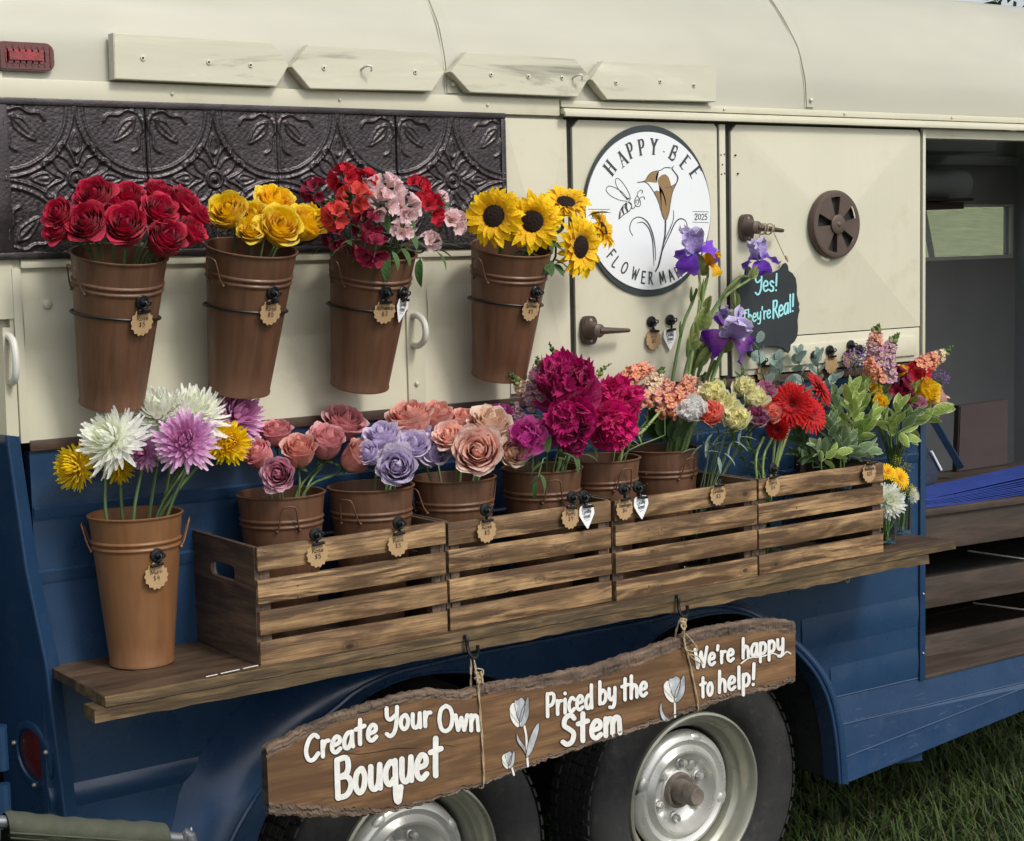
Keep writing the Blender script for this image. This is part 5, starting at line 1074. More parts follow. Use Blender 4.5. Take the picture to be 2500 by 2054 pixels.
cb.part('board', prism(outl, -.034, -.028, .0012), M_chalk, smooth=False)
fC = lambda x, y, l: W(x, y, -.0345-l)
g = write('Yes!', z4(440, 1365), z4(700, 1362), 195*.2132, 4.2, fC, gap=.06)+write("They're", (1812, 792), (1882, 776), 33, 3.3, fC, gap=.05)+write('Real!', z4(635, 1685), z4(888, 1590), 200*.2132, 4.2, fC, gap=.06)
cb.part('lettering', cat(*g), M_cyan, smooth=False)
hA, hB = W(*z4(795, 1010), -.034), W(*z4(655, 700), -.055); stl = W(*z4(440, 1000), -.034); 
cb.part('string', cat(tube([tuple(hA), tuple(hB), tuple(hB+np.array([-.01, -.012, .022]))], .0012, 6), tube([tuple(W(*z4(440, 1010), -.034)), tuple(W(*z4(500, 690), -.055)), tuple(W(*z4(535, 610), -.066))], .0012, 6), tube([tuple(hA+np.array([-.002, 0, .012])), tuple(hA+np.array([.004, -.003, -.004]))], .0028, 6)), M_string)
cb.part('string_wrap', cat(*[tube([(W(*z4(x, 655), -.05)[0]+.004*math.sin(t), -.05+.0155*math.cos(t), W(*z4(x, 655), -.05)[2]+.0145*math.sin(t)) for t in np.linspace(0, 2*PI, 15)], .0012, 5) for x in (512, 540, 590, 602)]), M_string)
# ================================================================== hanging wooden sign
YG = -.335
top_ = [z5(165, 745)]+zs(z5, [(200, 700), (350, 640), (430, 590), (560, 540), (700, 480), (850, 430), (950, 400), (1100, 350), (1280, 300), (1450, 268), (1600, 285), (1780, 272), (1900, 238)])+zs(z6, [(100, 572), (210, 550), (400, 528), (600, 488), (800, 448), (900, 410), (1050, 368), (1200, 310), (1330, 262), (1450, 220), (1600, 190), (1800, 162), (1890, 152), (1990, 160), (2040, 172)])
bot_ = [z5(165, 1275)]+zs(z5, [(300, 1285), (500, 1295), (700, 1292), (900, 1290), (1100, 1262), (1290, 1222), (1500, 1160), (1700, 1085), (1890, 1035)])+zs(z6, [(200, 1158), (330, 1108), (450, 1062), (600, 1010), (760, 958), (880, 918), (1000, 882), (1150, 832), (1260, 800), (1330, 772), (1440, 738), (1560, 690), (1700, 650), (1900, 608), (1980, 580), (2060, 556)])
tpw = np.array([W(*p, YG) for p in top_]); btw = np.array([W(*p, YG) for p in bot_])
xs = np.linspace(tpw[0][0], tpw[-1][0], 420)
nz_ = np.random.RandomState(7)
def rough(n, amp, k): r = np.interp(np.linspace(0, 1, n), np.linspace(0, 1, k), nz_.normal(size=k)); return r*amp
tz = np.interp(xs, tpw[:, 0], tpw[:, 2])+rough(420, .0012, 140)+rough(420, .0008, 330); bz = np.interp(xs, btw[:, 0], btw[:, 2])+rough(420, .0014, 140)+rough(420, .001, 330)
tb = .018+np.interp(np.linspace(0, 1, 420), [0, .1, .3, .45, .6, .8, .9, 1], [.006, .0, .002, .008, .014, .010, .012, .016]); bb = .012+np.interp(np.linspace(0, 1, 420), [0, .08, .2, .4, .6, .8, 1], [.016, .014, .0, -.002, .004, .006, .004])
M_slab = wood('sign_slab_wood', (.128, .068, .033), (.25, .14, .066), 0, 1.1, .55, .8, False, .3); M_bark2 = paint('sign_bark', (.12, .082, .058), .95, 0, .6, 34, 120, 1., (.35, 1, 1.8), dirt=(.22, .16, .12), dirt_amt=.5)
ws = Thing('wooden_sign', 'live edge wooden sign with white hand lettering hung below the shelf', 'sign', (2.25, YG, .8))
V = []; n = 420
for i in range(n): V += [(xs[i], YG, tz[i]-tb[i]), (xs[i], YG, bz[i]+bb[i]), (xs[i], YG+.024, bz[i]+bb[i]*.5), (xs[i], YG+.024, tz[i]-tb[i]*.5)]
F = [(i*4+k, i*4+(k+1) % 4, (i+1)*4+(k+1) % 4, (i+1)*4+k) for i in range(n-1) for k in range(4)]+[(3, 2, 1, 0), tuple((n-1)*4+k for k in range(4))]
ws.part('slab', vf(V, F), M_slab, angle=30)
rb = np.random.RandomState(5)
def bark(zi, zo, seed, nm):
    r = np.random.RandomState(seed); m_ = 9; V = []
    h = r.normal(size=(n, m_)); lo = np.stack([np.interp(np.arange(n), np.arange(0, n+6, 6), r.normal(size=len(np.arange(0, n+6, 6)))) for _ in range(m_)], 1); h = np.where(r.uniform(size=(n, 1)) < .12, -1.2, .35*h+.8*lo)
    for i in range(n):
        for j in range(m_):
            s = j/(m_-1); a = s*PI*.82; inn = zi[i]; dz = zo[i]-zi[i]
            y = YG-.0006+.024*max(0, s-.5)**1.4*2.4; z = inn+dz*min(1, s*1.5)-dz*.25*max(0, s-.7)
            k = .0026*h[i, j] if 0 < j < m_-1 else 0
            V.append((xs[i], y-k*.9*(1-s), z+k*.5*(1 if dz > 0 else -1)*s))
    return vf(V, [(i*m_+j, (i+1)*m_+j, (i+1)*m_+j+1, i*m_+j+1) for i in range(n-1) for j in range(m_-1)])
ws.part('bark', bark(tz-tb, tz, 1, 't'), M_bark2, smooth=False, label='cracked bark along the top edge'); ws.part('bark', bark(bz+bb, bz, 2, 'b'), M_bark2, smooth=False, label='flaking bark along the bottom edge')
e0 = [(YG, tz[0]-tb[0]), (YG+.004, tz[0]-.004), (YG+.02, tz[0]-.010), (YG+.026, (tz[0]+bz[0])/2), (YG+.022, bz[0]+.004), (YG, bz[0]+bb[0])]
ws.part('end_grain', vf([(xs[0]-.0008, y, z) for y, z in e0], [tuple(range(6))]), M_crend, smooth=False)
fG = lambda x, y, l: W(x, y, YG-.0014-l)
fGo = lambda x, y, l: W(x, y, YG-.0004-l*.4)
M_let = paint('white_sign_paint', (.74, .735, .70), .5, 0, .10, 60, 150, .5, dirt=(.45, .40, .33), dirt_amt=.35); M_out = paint('dark_sign_outline', (.05, .028, .018), .6)
words = [('Create', (745, 1862), (921, 1803), 62, 10.5), ('Your', (943, 1786), (1052, 1772), 57, 10), ('Own', (1072, 1785), (1171, 1783), 62, 10), ('Bouquet', (820, 1949), (1078, 1889), 96, 13.5),
         ('Priced', (1334, 1750), (1447, 1727), 56, 8.5), ('by', (1462, 1719), (1504, 1711), 54, 8.5), ('the', (1518, 1710), (1580, 1697), 54, 8.5), ('Stem', (1372, 1820), (1517, 1789), 70, 12),
         ("We're", (1697, 1632), (1792, 1613), 47, 7.5), ('happy', (1812, 1607), (1914, 1588), 48, 7.5), ('to', (1710, 1703), (1741, 1696), 50, 7.5), ('help!', (1754, 1691), (1845, 1672), 52, 8)]
for t, a, b_, h, pen in words:
    l0 = LIFT[0]; gi = write(t, a, b_, h, pen*1.02, fG, rng=random.Random(3)); LIFT[0] = l0; go = write(t, a, b_, h, pen*1.02+5, fGo, rng=random.Random(3))
    o = ws.part('lettering', cat(*gi), M_let, smooth=False); ws.part('letter_outline', cat(*go), M_out, smooth=False, parent=o)
und = catmull(zs(z6, [(1700, 438), (1750, 405), (1830, 395), (1900, 375), (1950, 395), (1985, 365), (2012, 378)]), 5)
ws.part('underline', ribbon(und, 3.2, fG, .0006), M_let, smooth=False)
M_tul = paint('silver_tulip_paint', (.36, .38, .40), .5, 0, .45, 45, 150, .4, (1, 1, .6)); 
def tulip(cx, cy, w, h, f_, op=1.):
    q = lambda P: catmull([f_(cx+x*w, cy+y*h) for x, y in P], 4, True); out = []
    for k, (P, m_) in enumerate([([(-.5, -.15), (-.42, .25), (-.1, .5), (.1, .3), (.02, .15), (-.2, -.02)], M_let), ([(.48, -.55), (.5, .1), (.2, .48), (.0, .45), (.05, .1), (.25, -.25)], M_tul), ([(-.28, -.35), (-.1, -.42), (.12, -.5), (.3, -.3), (.1, .3), (-.1, .2)], M_tul), ([(-.5, -.05), (-.35, -.3), (-.15, -.2), (-.2, .1), (-.05, .35)], M_let)]):
        out.append((q(P), m_, k))
    return out
def paint_patch(P, m_, l, name='tulip_petal'):
    bm = bmesh.new(); f = bm.faces.new([bm.verts.new(fG(p[0], p[1], l)) for p in P]); bmesh.ops.triangulate(bm, faces=[f]); ws.part(name, from_bm(bm), m_, smooth=False)
    ws.part('petal_outline', ribbon(np.vstack([P, P[:2]]), 1.6, fG, l+.0004), M_out if m_ is M_tul else M_let, smooth=False)
tu = tulip(305, 745, 118, 185, z6)+tulip(236, 1045, 78, 110, z6)+tulip(1280, 600, 130, 165, z6)
for i, (P, m_, k) in enumerate(tu): paint_patch(P, m_, .0001+.0003*(k % 4)+.00002*i)
for P, w, f_ in (([(335, 830), (348, 900), (352, 1000), (358, 1085)], 5, z6), ([(258, 1095), (270, 1140)], 4.5, z6), ([(1282, 680), (1284, 775)], 4.5, z6)): ws.part('tulip_stem', ribbon(catmull(zs(f_, P), 4), w, fG, .0001), M_let, smooth=False)
for P in ([(350, 1030), (385, 990), (425, 870), (428, 812), (400, 840), (365, 920), (348, 1000)], [(345, 1010), (330, 985), (292, 930), (288, 875), (310, 920), (340, 960)], [(1200, 680), (1185, 730), (1210, 800), (1255, 795), (1225, 770), (1205, 730)]): paint_patch(catmull(zs(z6, P), 3, True), M_tul, .00015, 'tulip_leaf')
crk = ws.part('wood_crack', cat(ribbon(catmull(zs(z5, [(780, 775), (900, 785), (1050, 765), (1200, 740), (1330, 738), (1440, 745)]), 4), [.6, 1.6, 1.2, 1.8, .8, .4], fG, 0), ribbon(catmull(zs(z5, [(1520, 712), (1600, 715), (1660, 725)]), 4), [.4, 1.4, .5], fG, 0), ribbon(zs(z5, [(850, 1205), (868, 1208)]), 2.5, fG, 0)), M_dark, smooth=False)
# hooks and twine
def twist(P, r=.0016, sub=8, tw=.0013):
    P = catmull(P, sub); out = []
    for ph in (0, PI): out.append(tube([p+np.array([math.cos(i*.9+ph), math.sin(i*.9+ph)*.8, math.sin(i*.9+ph)*.3])*tw for i, p in enumerate(P)], r, 5))
    return cat(*out)
def tw_set(hx, lbH, lbT, Phook, Ptop, Pbot, loops):
    A, B = W(*Phook[0], YS-.004), W(*Phook[1], YS-.014); 
    P = [A+np.array([0, .018, .0]), A+np.array([0, -.003, 0]), A*.5+B*.5+np.array([-.001, 0, 0]), B+np.array([.000, .0, .004]), B+np.array([.008, -.004, -.008]), B+np.array([.018, -.006, .0]), B+np.array([.018, -.006, .020])]
    solo('s_hook', lbH, 'hook', tube([tuple(p) for p in P], .0042, 8, sub=4, flat=1.), M_blk, loc=A)
    t = Thing('twine', lbT, 'twine', tuple(B)); y = YG-.004
    t.part('cord', twist([B+np.array([.008, -.004, -.004]), W(*Ptop, y)+np.array([.0, .0, .012]), W(*Ptop, y), W(*((np.array(Ptop)+np.array(Pbot))/2+np.array([2, 0])), y), W(*Pbot, y), W(*Pbot, y)+np.array([-.004, .016, -.010]), W(*Pbot, y)+np.array([0, .03, .02])]), M_string)
    t.part('cord', twist([B+np.array([.004, 0, -.006]), W(*(np.array(Ptop)+np.array([-18, -6])), YG+.012), W(*(np.array(Ptop)+np.array([-16, 20])), YG+.03)]), M_string)
    kn = W(*Ptop, y); R = random.Random(hx)
    t.part('knot', cat(*[tube([kn+np.array([R.uniform(-.008, .008), R.uniform(-.008, .003), .03+R.uniform(-.016, .012)]) for _ in range(5)], .0024, 5, sub=4) for _ in range(5)]), M_string)
    for lp in loops: t.part('loose_end', twist([W(*p, y-.004-.003*i % .009) for i, p in enumerate(lp)], .0012, 6, .0009), M_string)
tw_set(1, 'black steel hook under the shelf edge at the middle of the sign', 'jute twine holding the middle of the wooden sign', ((1137, 1556), (1146, 1600)), (1168, 1683), (1181, 1912), [[z6(40, 470), z6(75, 480), z6(70, 520), z6(45, 545)]])
tw_set(2, 'black steel hook under the shelf edge near the right end of the sign', 'jute twine holding the right end of the wooden sign, with loose bow ends', ((1654, 1458), (1660, 1500)), (1668, 1552), (1705, 1728), [[z6(1340, 230), z6(1345, 330), z6(1380, 390), z6(1440, 440)], [z6(1350, 250), z6(1410, 320), z6(1420, 360), z6(1350, 350), z6(1345, 290)], [z6(1380, 380), z6(1430, 400), z6(1460, 440)]])
# ================================================================== flowers
M_stem = paint('flower_stem', (.075, .13, .035), .5, 0, .2, 20, 80, .3); M_stemd = paint('dark_flower_stem', (.04, .075, .025), .5, 0, .2, 20, 80, .3); M_stemp = paint('pale_flower_stem', (.20, .28, .09), .5, 0, .2, 20, 80, .3)
M_sep = petal('sepal_green', (.06, .12, .03), (.09, .16, .04), None, .5, .2)
M_leaf = petal('leaf_green', (.05, .105, .03), (.065, .13, .04), (.09, .16, .055), .42, .2)
M_leafb = petal('leaf_bright', (.18, .29, .07), (.21, .33, .08), (.26, .38, .11), .42, .25)
M_varie = petal('leaf_variegated', (.30, .42, .10), (.34, .45, .14), (.76, .79, .50), .4, .25)
M_varig = petal('leaf_variegated_grey', (.18, .27, .12), (.22, .32, .17), (.55, .62, .45), .4, .25)
M_euc = petal('leaf_eucalyptus', (.22, .31, .27), (.27, .36, .32), (.32, .41, .37), .5, .2)
M_spath = petal('iris_spathe', (.16, .24, .07), (.30, .36, .13), (.45, .42, .24), .5, .25)
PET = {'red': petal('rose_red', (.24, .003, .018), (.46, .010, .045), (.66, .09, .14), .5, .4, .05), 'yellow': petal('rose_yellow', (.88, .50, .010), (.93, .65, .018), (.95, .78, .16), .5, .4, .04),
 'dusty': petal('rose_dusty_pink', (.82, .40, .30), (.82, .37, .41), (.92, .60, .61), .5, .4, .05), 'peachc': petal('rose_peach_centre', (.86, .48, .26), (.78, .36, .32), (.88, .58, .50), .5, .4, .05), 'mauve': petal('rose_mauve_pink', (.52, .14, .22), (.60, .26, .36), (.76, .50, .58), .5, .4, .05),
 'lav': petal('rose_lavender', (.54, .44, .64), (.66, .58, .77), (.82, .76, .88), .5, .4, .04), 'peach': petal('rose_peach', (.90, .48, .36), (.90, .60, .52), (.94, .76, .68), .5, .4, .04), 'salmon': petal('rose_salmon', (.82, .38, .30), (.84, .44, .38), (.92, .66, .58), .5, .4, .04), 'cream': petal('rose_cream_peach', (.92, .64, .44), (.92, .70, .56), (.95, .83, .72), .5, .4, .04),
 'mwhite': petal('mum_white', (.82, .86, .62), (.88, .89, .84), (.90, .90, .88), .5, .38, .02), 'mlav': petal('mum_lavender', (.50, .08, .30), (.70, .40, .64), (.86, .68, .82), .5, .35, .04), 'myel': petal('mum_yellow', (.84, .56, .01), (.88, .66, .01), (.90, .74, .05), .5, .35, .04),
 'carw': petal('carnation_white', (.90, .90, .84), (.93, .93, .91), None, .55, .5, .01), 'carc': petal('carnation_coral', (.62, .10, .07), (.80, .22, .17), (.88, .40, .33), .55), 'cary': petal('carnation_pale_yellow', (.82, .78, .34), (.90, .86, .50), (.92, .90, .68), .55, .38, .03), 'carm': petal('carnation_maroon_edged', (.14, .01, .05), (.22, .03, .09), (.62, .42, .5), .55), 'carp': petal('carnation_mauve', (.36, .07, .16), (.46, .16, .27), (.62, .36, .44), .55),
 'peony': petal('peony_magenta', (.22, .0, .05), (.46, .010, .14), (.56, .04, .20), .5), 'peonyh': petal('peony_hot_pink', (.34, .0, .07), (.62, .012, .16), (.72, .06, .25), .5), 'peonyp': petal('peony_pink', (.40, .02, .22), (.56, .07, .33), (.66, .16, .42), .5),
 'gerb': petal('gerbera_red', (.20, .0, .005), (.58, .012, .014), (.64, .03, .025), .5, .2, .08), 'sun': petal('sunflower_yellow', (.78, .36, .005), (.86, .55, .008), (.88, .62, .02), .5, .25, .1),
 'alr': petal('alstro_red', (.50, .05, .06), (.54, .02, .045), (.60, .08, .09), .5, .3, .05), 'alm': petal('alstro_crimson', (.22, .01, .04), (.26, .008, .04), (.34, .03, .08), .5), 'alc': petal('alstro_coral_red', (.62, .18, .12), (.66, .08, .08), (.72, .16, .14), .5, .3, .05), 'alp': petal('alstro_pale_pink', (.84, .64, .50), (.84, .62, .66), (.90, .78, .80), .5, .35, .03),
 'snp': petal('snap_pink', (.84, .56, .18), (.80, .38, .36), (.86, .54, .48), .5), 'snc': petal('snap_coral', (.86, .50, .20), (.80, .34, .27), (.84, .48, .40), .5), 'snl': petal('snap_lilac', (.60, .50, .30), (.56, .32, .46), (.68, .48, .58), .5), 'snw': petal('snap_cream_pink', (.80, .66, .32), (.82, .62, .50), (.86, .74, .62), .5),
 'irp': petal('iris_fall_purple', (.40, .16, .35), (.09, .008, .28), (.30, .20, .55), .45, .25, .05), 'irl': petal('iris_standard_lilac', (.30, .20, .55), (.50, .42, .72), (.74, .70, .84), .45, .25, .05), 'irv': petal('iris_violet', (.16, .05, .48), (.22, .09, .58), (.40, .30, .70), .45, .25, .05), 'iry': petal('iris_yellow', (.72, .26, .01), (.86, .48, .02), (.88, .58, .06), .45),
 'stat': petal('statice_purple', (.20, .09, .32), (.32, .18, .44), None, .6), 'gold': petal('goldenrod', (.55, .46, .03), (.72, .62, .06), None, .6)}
M_disc = paint('sunflower_disc', (.035, .018, .014), .9, 0, .4, 30, 120, .8)
KIND = {}
def kmesh(kind, v):
    key = (kind, v)
    if key not in KIND:
        fn = {'rose': lambda s: g_rose(s, [.6, 1.05, .85, .4][(s//17) % 4]), 'rosebud': lambda s: g_rose(s, .15, 9), 'roseflat': lambda s: g_rose(s, 1.25, 9), 'mum': lambda s: g_mum(s), 'mumball': lambda s: g_mum(s, 10, 1.35, .5, .075, 1.6), 'mumloose': lambda s: g_mum(s, 6, .8, .5, .10), 'gerb': g_gerbera,
              'carn': lambda s: g_ruffle(s, 60, .10, serr=14, wide=.42, bend=.9), 'peony': lambda s: g_ruffle(s, 110, .07, serr=5, wide=.34, guard=7, bend=1.0), 'peonyopen': lambda s: g_ruffle(s, 16, .06, serr=3, wide=.6, guard=6), 'sun': g_sunray, 'floret': g_alstro, 'snap': g_snap}[kind]
        g = fn(v*17+3); KIND[key] = mesh('bloom' if kind not in ('floret', 'snap') else 'floret', g, True)
    return KIND[key]
disc_m = mesh('seed_disc', g_disc(1, .37), False); sep_m = mesh('sepals', g_sepals(), True); sepc_m = mesh('calyx', lathe([(.02, -1.0), (.12, -.95), (.19, -.7), (.20, -.35), (.24, -.15)], 8), True)
leaf_m = {k: mesh('leaf', g, True) for k, g in {'long': g_leaf(1, .16, .45, .2), 'oval': g_leaf(1, .27, .3, .25, wave=.05), 'ovalb': g_leaf(1, .25, -.15, .35, wave=.06), 'round': g_leaf(1, .46, .12, .12, True), 'blade': g_leaf(1, .10, .3, .4), 'blunt': g_leaf(1, .34, .2, .3, wave=.04)}.items()}
bud_m = mesh('bud', g_bud(), True)
FN = [0]
def relm(base, M): return Matrix.Translation(-Vector(base)) @ M
CAMP = CP
def stem_path(p, back, key, spread=.4, depth=.12, rnd_=None):
    rim, bot = BK[key]; ax = (rim-bot)/np.linalg.norm(rim-bot); R = rnd_ or random.Random(FN[0])
    off = np.array(p)-rim; off -= ax*(off@ax); r = np.linalg.norm(off); lim = (RT-.014) if key in 'b1b2b3b4ABCDEFM' else .034
    if key in ('V1', 'V2', 'V3', 'V4'): lim = .032
    if key in ('V5', 'V6'): lim = .024
    q = rim+off*min(1, lim*.85/(r+1e-6))*R.uniform(.75, 1.0)-ax*.005; L = np.linalg.norm(bot-rim)
    low = bot+ax*.02-off*min(1, .03/(r+1e-6))*R.uniform(.2, 1); mid = q+(low-q)*.5
    return [np.array(p)-np.array(back)*.0, np.array(p)-np.array(back)*np.linalg.norm(p-q)*.3, q, mid, low]
def bloom(kind, col, f_, xy, rad, label, key, dy=0., face=None, v=None, cat_=None, group=None, flat=1., leaves=0, stemr=.0022, smat=None, sc=None, sep=True, name=None):
    """one cut flower: bloom + stem (+ sepals, leaves). xy and rad are measured in the enlarged photo region"""
    FN[0] += 1; R = random.Random(FN[0]*13); rim, bot = BK[key]
    px, py = f_(*xy); y = rim[1]+dy; p = W(px, py, y); s = (f_(1, 0)[0]-f_(0, 0)[0])
    dist = (p-CP)@CF; r = rad*s/FOC*dist*{'rose': 1.21, 'rosebud': 1.24, 'mum': 1.28, 'mumball': 1.25, 'mumloose': 1.2, 'carn': 1.18, 'peony': 1.05, 'peonyopen': 1.15}.get(kind, 1.)
    if face is None:
        off = p-rim; fv = np.array([-.38, -.62, .62])+off*np.array([6, 5, .5])*1.0
    else:
        # face = (towards photo right, towards viewer, up)
        rt = np.array([CR[0], CR[1], 0]); tw_ = np.array([-CF[0], -CF[1], 0]); fv = rt*face[0]+tw_*face[1]+np.array([0, 0, face[2]])
    fv = fv/np.linalg.norm(fv); back = fv
    nm = name or {'rose': 'rose', 'rosebud': 'rose', 'roseflat': 'rose', 'mum': 'chrysanthemum', 'mumball': 'chrysanthemum', 'mumloose': 'chrysanthemum', 'gerb': 'gerbera', 'carn': 'carnation', 'peony': 'peony', 'peonyopen': 'peony', 'sun': 'sunflower'}[kind]
    pts = stem_path(p-fv*r*.7, fv, key, rnd_=R); base = pts[-1]
    t = Thing(nm, label, cat_ or nm, tuple(base), group=group)
    v = FN[0] % 4 if v is None else v; M = frame(Vector(fv), p-base, r, R.uniform(0, 6.28)); fl_ = Matrix.Diagonal((1, 1, flat, 1)) if flat != 1 else Matrix.Identity(4)
    bo = t.inst('bloom', kmesh(kind, v), PET[col], M @ fl_)
    if kind == 'sun': t.inst('seed_disc', disc_m, M_disc, (M @ fl_).inverted() @ M, bo)
    if kind in ('rose', 'rosebud', 'roseflat', 'peony', 'peonyopen', 'sun', 'gerb', 'mum', 'mumball', 'mumloose') and sep: t.inst('sepals', sep_m, M_sep, (M @ fl_).inverted() @ M @ Matrix.Scale(1 if 'rose' in kind else .6, 4) @ Matrix.Translation((0, 0, 0 if 'rose' in kind else .45)), bo)
    if kind == 'carn': t.inst('calyx', sepc_m, M_stemp, (M @ fl_).inverted() @ M, bo)
    P = catmull([pts[0], pts[1], pts[2], pts[3], pts[4]], 5)
    if nm == 'sunflower': stemr = .005
    t.part('stem', tube(P, [stemr*.9, stemr, stemr*1.1], 6), smat or (M_stem))
    for k in range(leaves):
        i = 3+k*3; q = P[min(i, len(P)-1)]; a = R.uniform(0, 6.28); d = Vector((math.cos(a), math.sin(a)-.3, R.uniform(-.1, .6))).normalized()
        t.inst('leaf', leaf_m['oval'], M_leaf, Matrix.Translation(Vector(q-base)) @ d.to_track_quat('X', 'Z').to_matrix().to_4x4() @ Matrix.Scale(R.uniform(.035, .05), 4))
    return t, p, r
# --- red roses
RED = [((500, 1285), 108, 'large red rose at the lower left of the red bunch', -.05), ((712, 1300), 118, 'red rose facing the viewer at the front middle of the red bunch', -.075), ((945, 1372), 118, 'lowest red rose, hanging over the right rim of its bucket', -.075),
       ((905, 1215), 100, 'red rose right of centre, just above the lowest one', -.05), ((545, 1135), 105, 'red rose at the upper left of the red bunch', -.0), ((735, 1135), 90, 'red rose at the top middle, the one deepest in the bunch', .02), ((350, 1235), 92, 'red rose at the far left, turned sideways', -.02),
       ((905, 1115), 85, 'topmost red rose, against the tin panel', .03), ((1050, 1165), 90, 'red rose at the upper right of the red bunch', .015), ((1120, 1235), 80, 'rightmost red rose, pointing to the yellow roses', .0), ((1085, 1335), 92, 'red rose at the lower right, half behind the lowest one', -.03), ((640, 1215), 78, 'small red rose tucked between the two front left roses', -.03), ((330, 1325), 70, 'drooping red rose with ragged petals at the lower left edge', -.02)]
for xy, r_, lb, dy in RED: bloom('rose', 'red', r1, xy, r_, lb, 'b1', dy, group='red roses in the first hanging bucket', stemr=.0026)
YEL = [((1312, 1218), 106, 'yellow rose at the far left of the yellow bunch', -.01), ((1450, 1240), 82, 'small yellow rose between the left and the front ones', -.03), ((1565, 1172), 112, 'wide yellow rose at the top of the yellow bunch', .01), ((1602, 1305), 112, 'yellow rose at the front, facing the viewer', -.07), ((1745, 1285), 102, 'yellow rose at the right of the yellow bunch', -.03), ((1440, 1330), 84, 'yellow rose low in the middle, seen from the side', -.05), ((1790, 1240), 70, 'yellow rose at the far right edge, turned away', .0)]
for xy, r_, lb, dy in YEL: bloom('rose', 'yellow', r1, xy, r_, lb, 'b2', dy, group='yellow roses in the second hanging bucket', stemr=.0026)
# --- alstroemeria: a stem with a cluster of florets
def cluster(col, f_, xy, rad, label, key, dy=0, n=8, fr=.66, name='alstroemeria', kind='floret', leaves=2, face=None, lm='long'):
    FN[0] += 1; R = random.Random(FN[0]*7); rim, bot = BK[key]; px, py = f_(*xy); p = W(px, py, rim[1]+dy); s = f_(1, 0)[0]-f_(0, 0)[0]; r = rad*1.22*s/FOC*((p-CP)@CF)
    off = p-rim; fv = np.array([-.2, -.5, .7])+off*np.array([5, 4, 0]); fv /= np.linalg.norm(fv); pts = stem_path(p-fv*r*.8, fv, key, rnd_=R); base = pts[-1]
    t = Thing(name, label, name, tuple(base), group='%s stems in the %s' % (name, {'b3': 'third hanging bucket'}.get(key, 'mixed bouquet')))
    for k in range(n):
        a = 2*PI*k/n*1.0+R.uniform(-.3, .3); el = 1.2 if k == 0 else R.uniform(.1, .8)
        M0 = frame(Vector(fv), (0, 0, 0)); d = (M0.to_3x3() @ Vector((math.cos(a)*math.cos(el), math.sin(a)*math.cos(el), math.sin(el)))).normalized()
        c = Vector(p)-Vector(base)-Vector(fv)*r*.3+d*r*.55; t.inst('floret', kmesh(kind, k % 3), PET[col], frame(d, c, r*fr*R.uniform(.9, 1.15), R.uniform(0, 6)))
    t.part('stem', tube(catmull(pts, 5), [.0018, .0024, .0026], 6), M_stemd)
    for k in range(leaves):
        q = np.array(p)-fv*r*.9; a = R.uniform(0, 6.28); d = Vector((math.cos(a)*.8, math.sin(a)*.8-.5, R.uniform(-.6, .4))).normalized()
        t.inst('leaf', leaf_m[lm], M_leaf, Matrix.Translation(Vector(q-base)) @ d.to_track_quat('X', 'Z').to_matrix().to_4x4() @ Matrix.Scale(R.uniform(.05, .075), 4))
    return t
ALS = [('alr', (90, 1010), 92, 'red alstroemeria at the top left of its bunch', .03), ('alc', (150, 1120), 95, 'coral red alstroemeria with open throats, left of the pale pink ones', -.04), ('alc', (40, 1225), 80, 'drooping coral alstroemeria at the lower left', -.06), ('alm', (230, 1270), 85, 'dark crimson alstroemeria in the middle', -.05),
       ('alm', (40, 1340), 75, 'darkest crimson alstroemeria low at the left', -.03), ('alm', (245, 1415), 105, 'crimson alstroemeria hanging lowest over the bucket rim', -.085), ('alm', (-85, 1080), 75, 'crimson alstroemeria reaching furthest left', .02), ('alp', (330, 1080), 112, 'pale pink alstroemeria at the upper middle of the bunch', -.0),
       ('alp', (305, 1150), 95, 'pale pink alstroemeria next to the coral red one', -.05), ('alp', (455, 1175), 95, 'pale pink alstroemeria right of the middle', -.05), ('alr', (525, 1060), 75, 'red alstroemeria bud cluster at the top right', .02), ('alr', (590, 1180), 100, 'red alstroemeria between the pale pink ones on the right', -.02),
       ('alp', (725, 1265), 85, 'pale pink alstroemeria reaching furthest right', -.0), ('alp', (430, 1310), 70, 'small pale pink alstroemeria low in the middle', -.07), ('alp', (600, 1375), 60, 'small pale pink alstroemeria low at the right', -.05), ('alp', (660, 1130), 45, 'half open pale pink alstroemeria bud high at the right', .02), ('alr', (215, 1020), 70, 'red alstroemeria at the top, behind the pale pink ones', .04)]
for col, xy, r_, lb, dy in ALS: cluster(col, r2, xy, r_, lb, 'b3', dy)
def leafset(t, base, items, mt, lm='long'):
    """items: (photo point, y, direction (right, toward viewer, up), length m, roll)"""
    for (px, py), y, d, L, *ro in items:
        dv = Vector(CR)*d[0]-Vector(CF)*d[1]+Vector((0, 0, 1))*d[2]; dv.normalize(); q = W(px, py, y)
        t.inst('leaf', leaf_m[lm], mt, Matrix.Translation(Vector(q-np.array(base))) @ dv.to_track_quat('X', 'Z').to_matrix().to_4x4() @ Matrix.Rotation(ro[0] if ro else 0, 4, 'X') @ Matrix.Scale(L, 4))
b3 = BK['b3'][0]; t = Thing('leafy_stem', 'leafy green stem spilling over the rim of the alstroemeria bucket', 'foliage', tuple(BK['b3'][1])); 
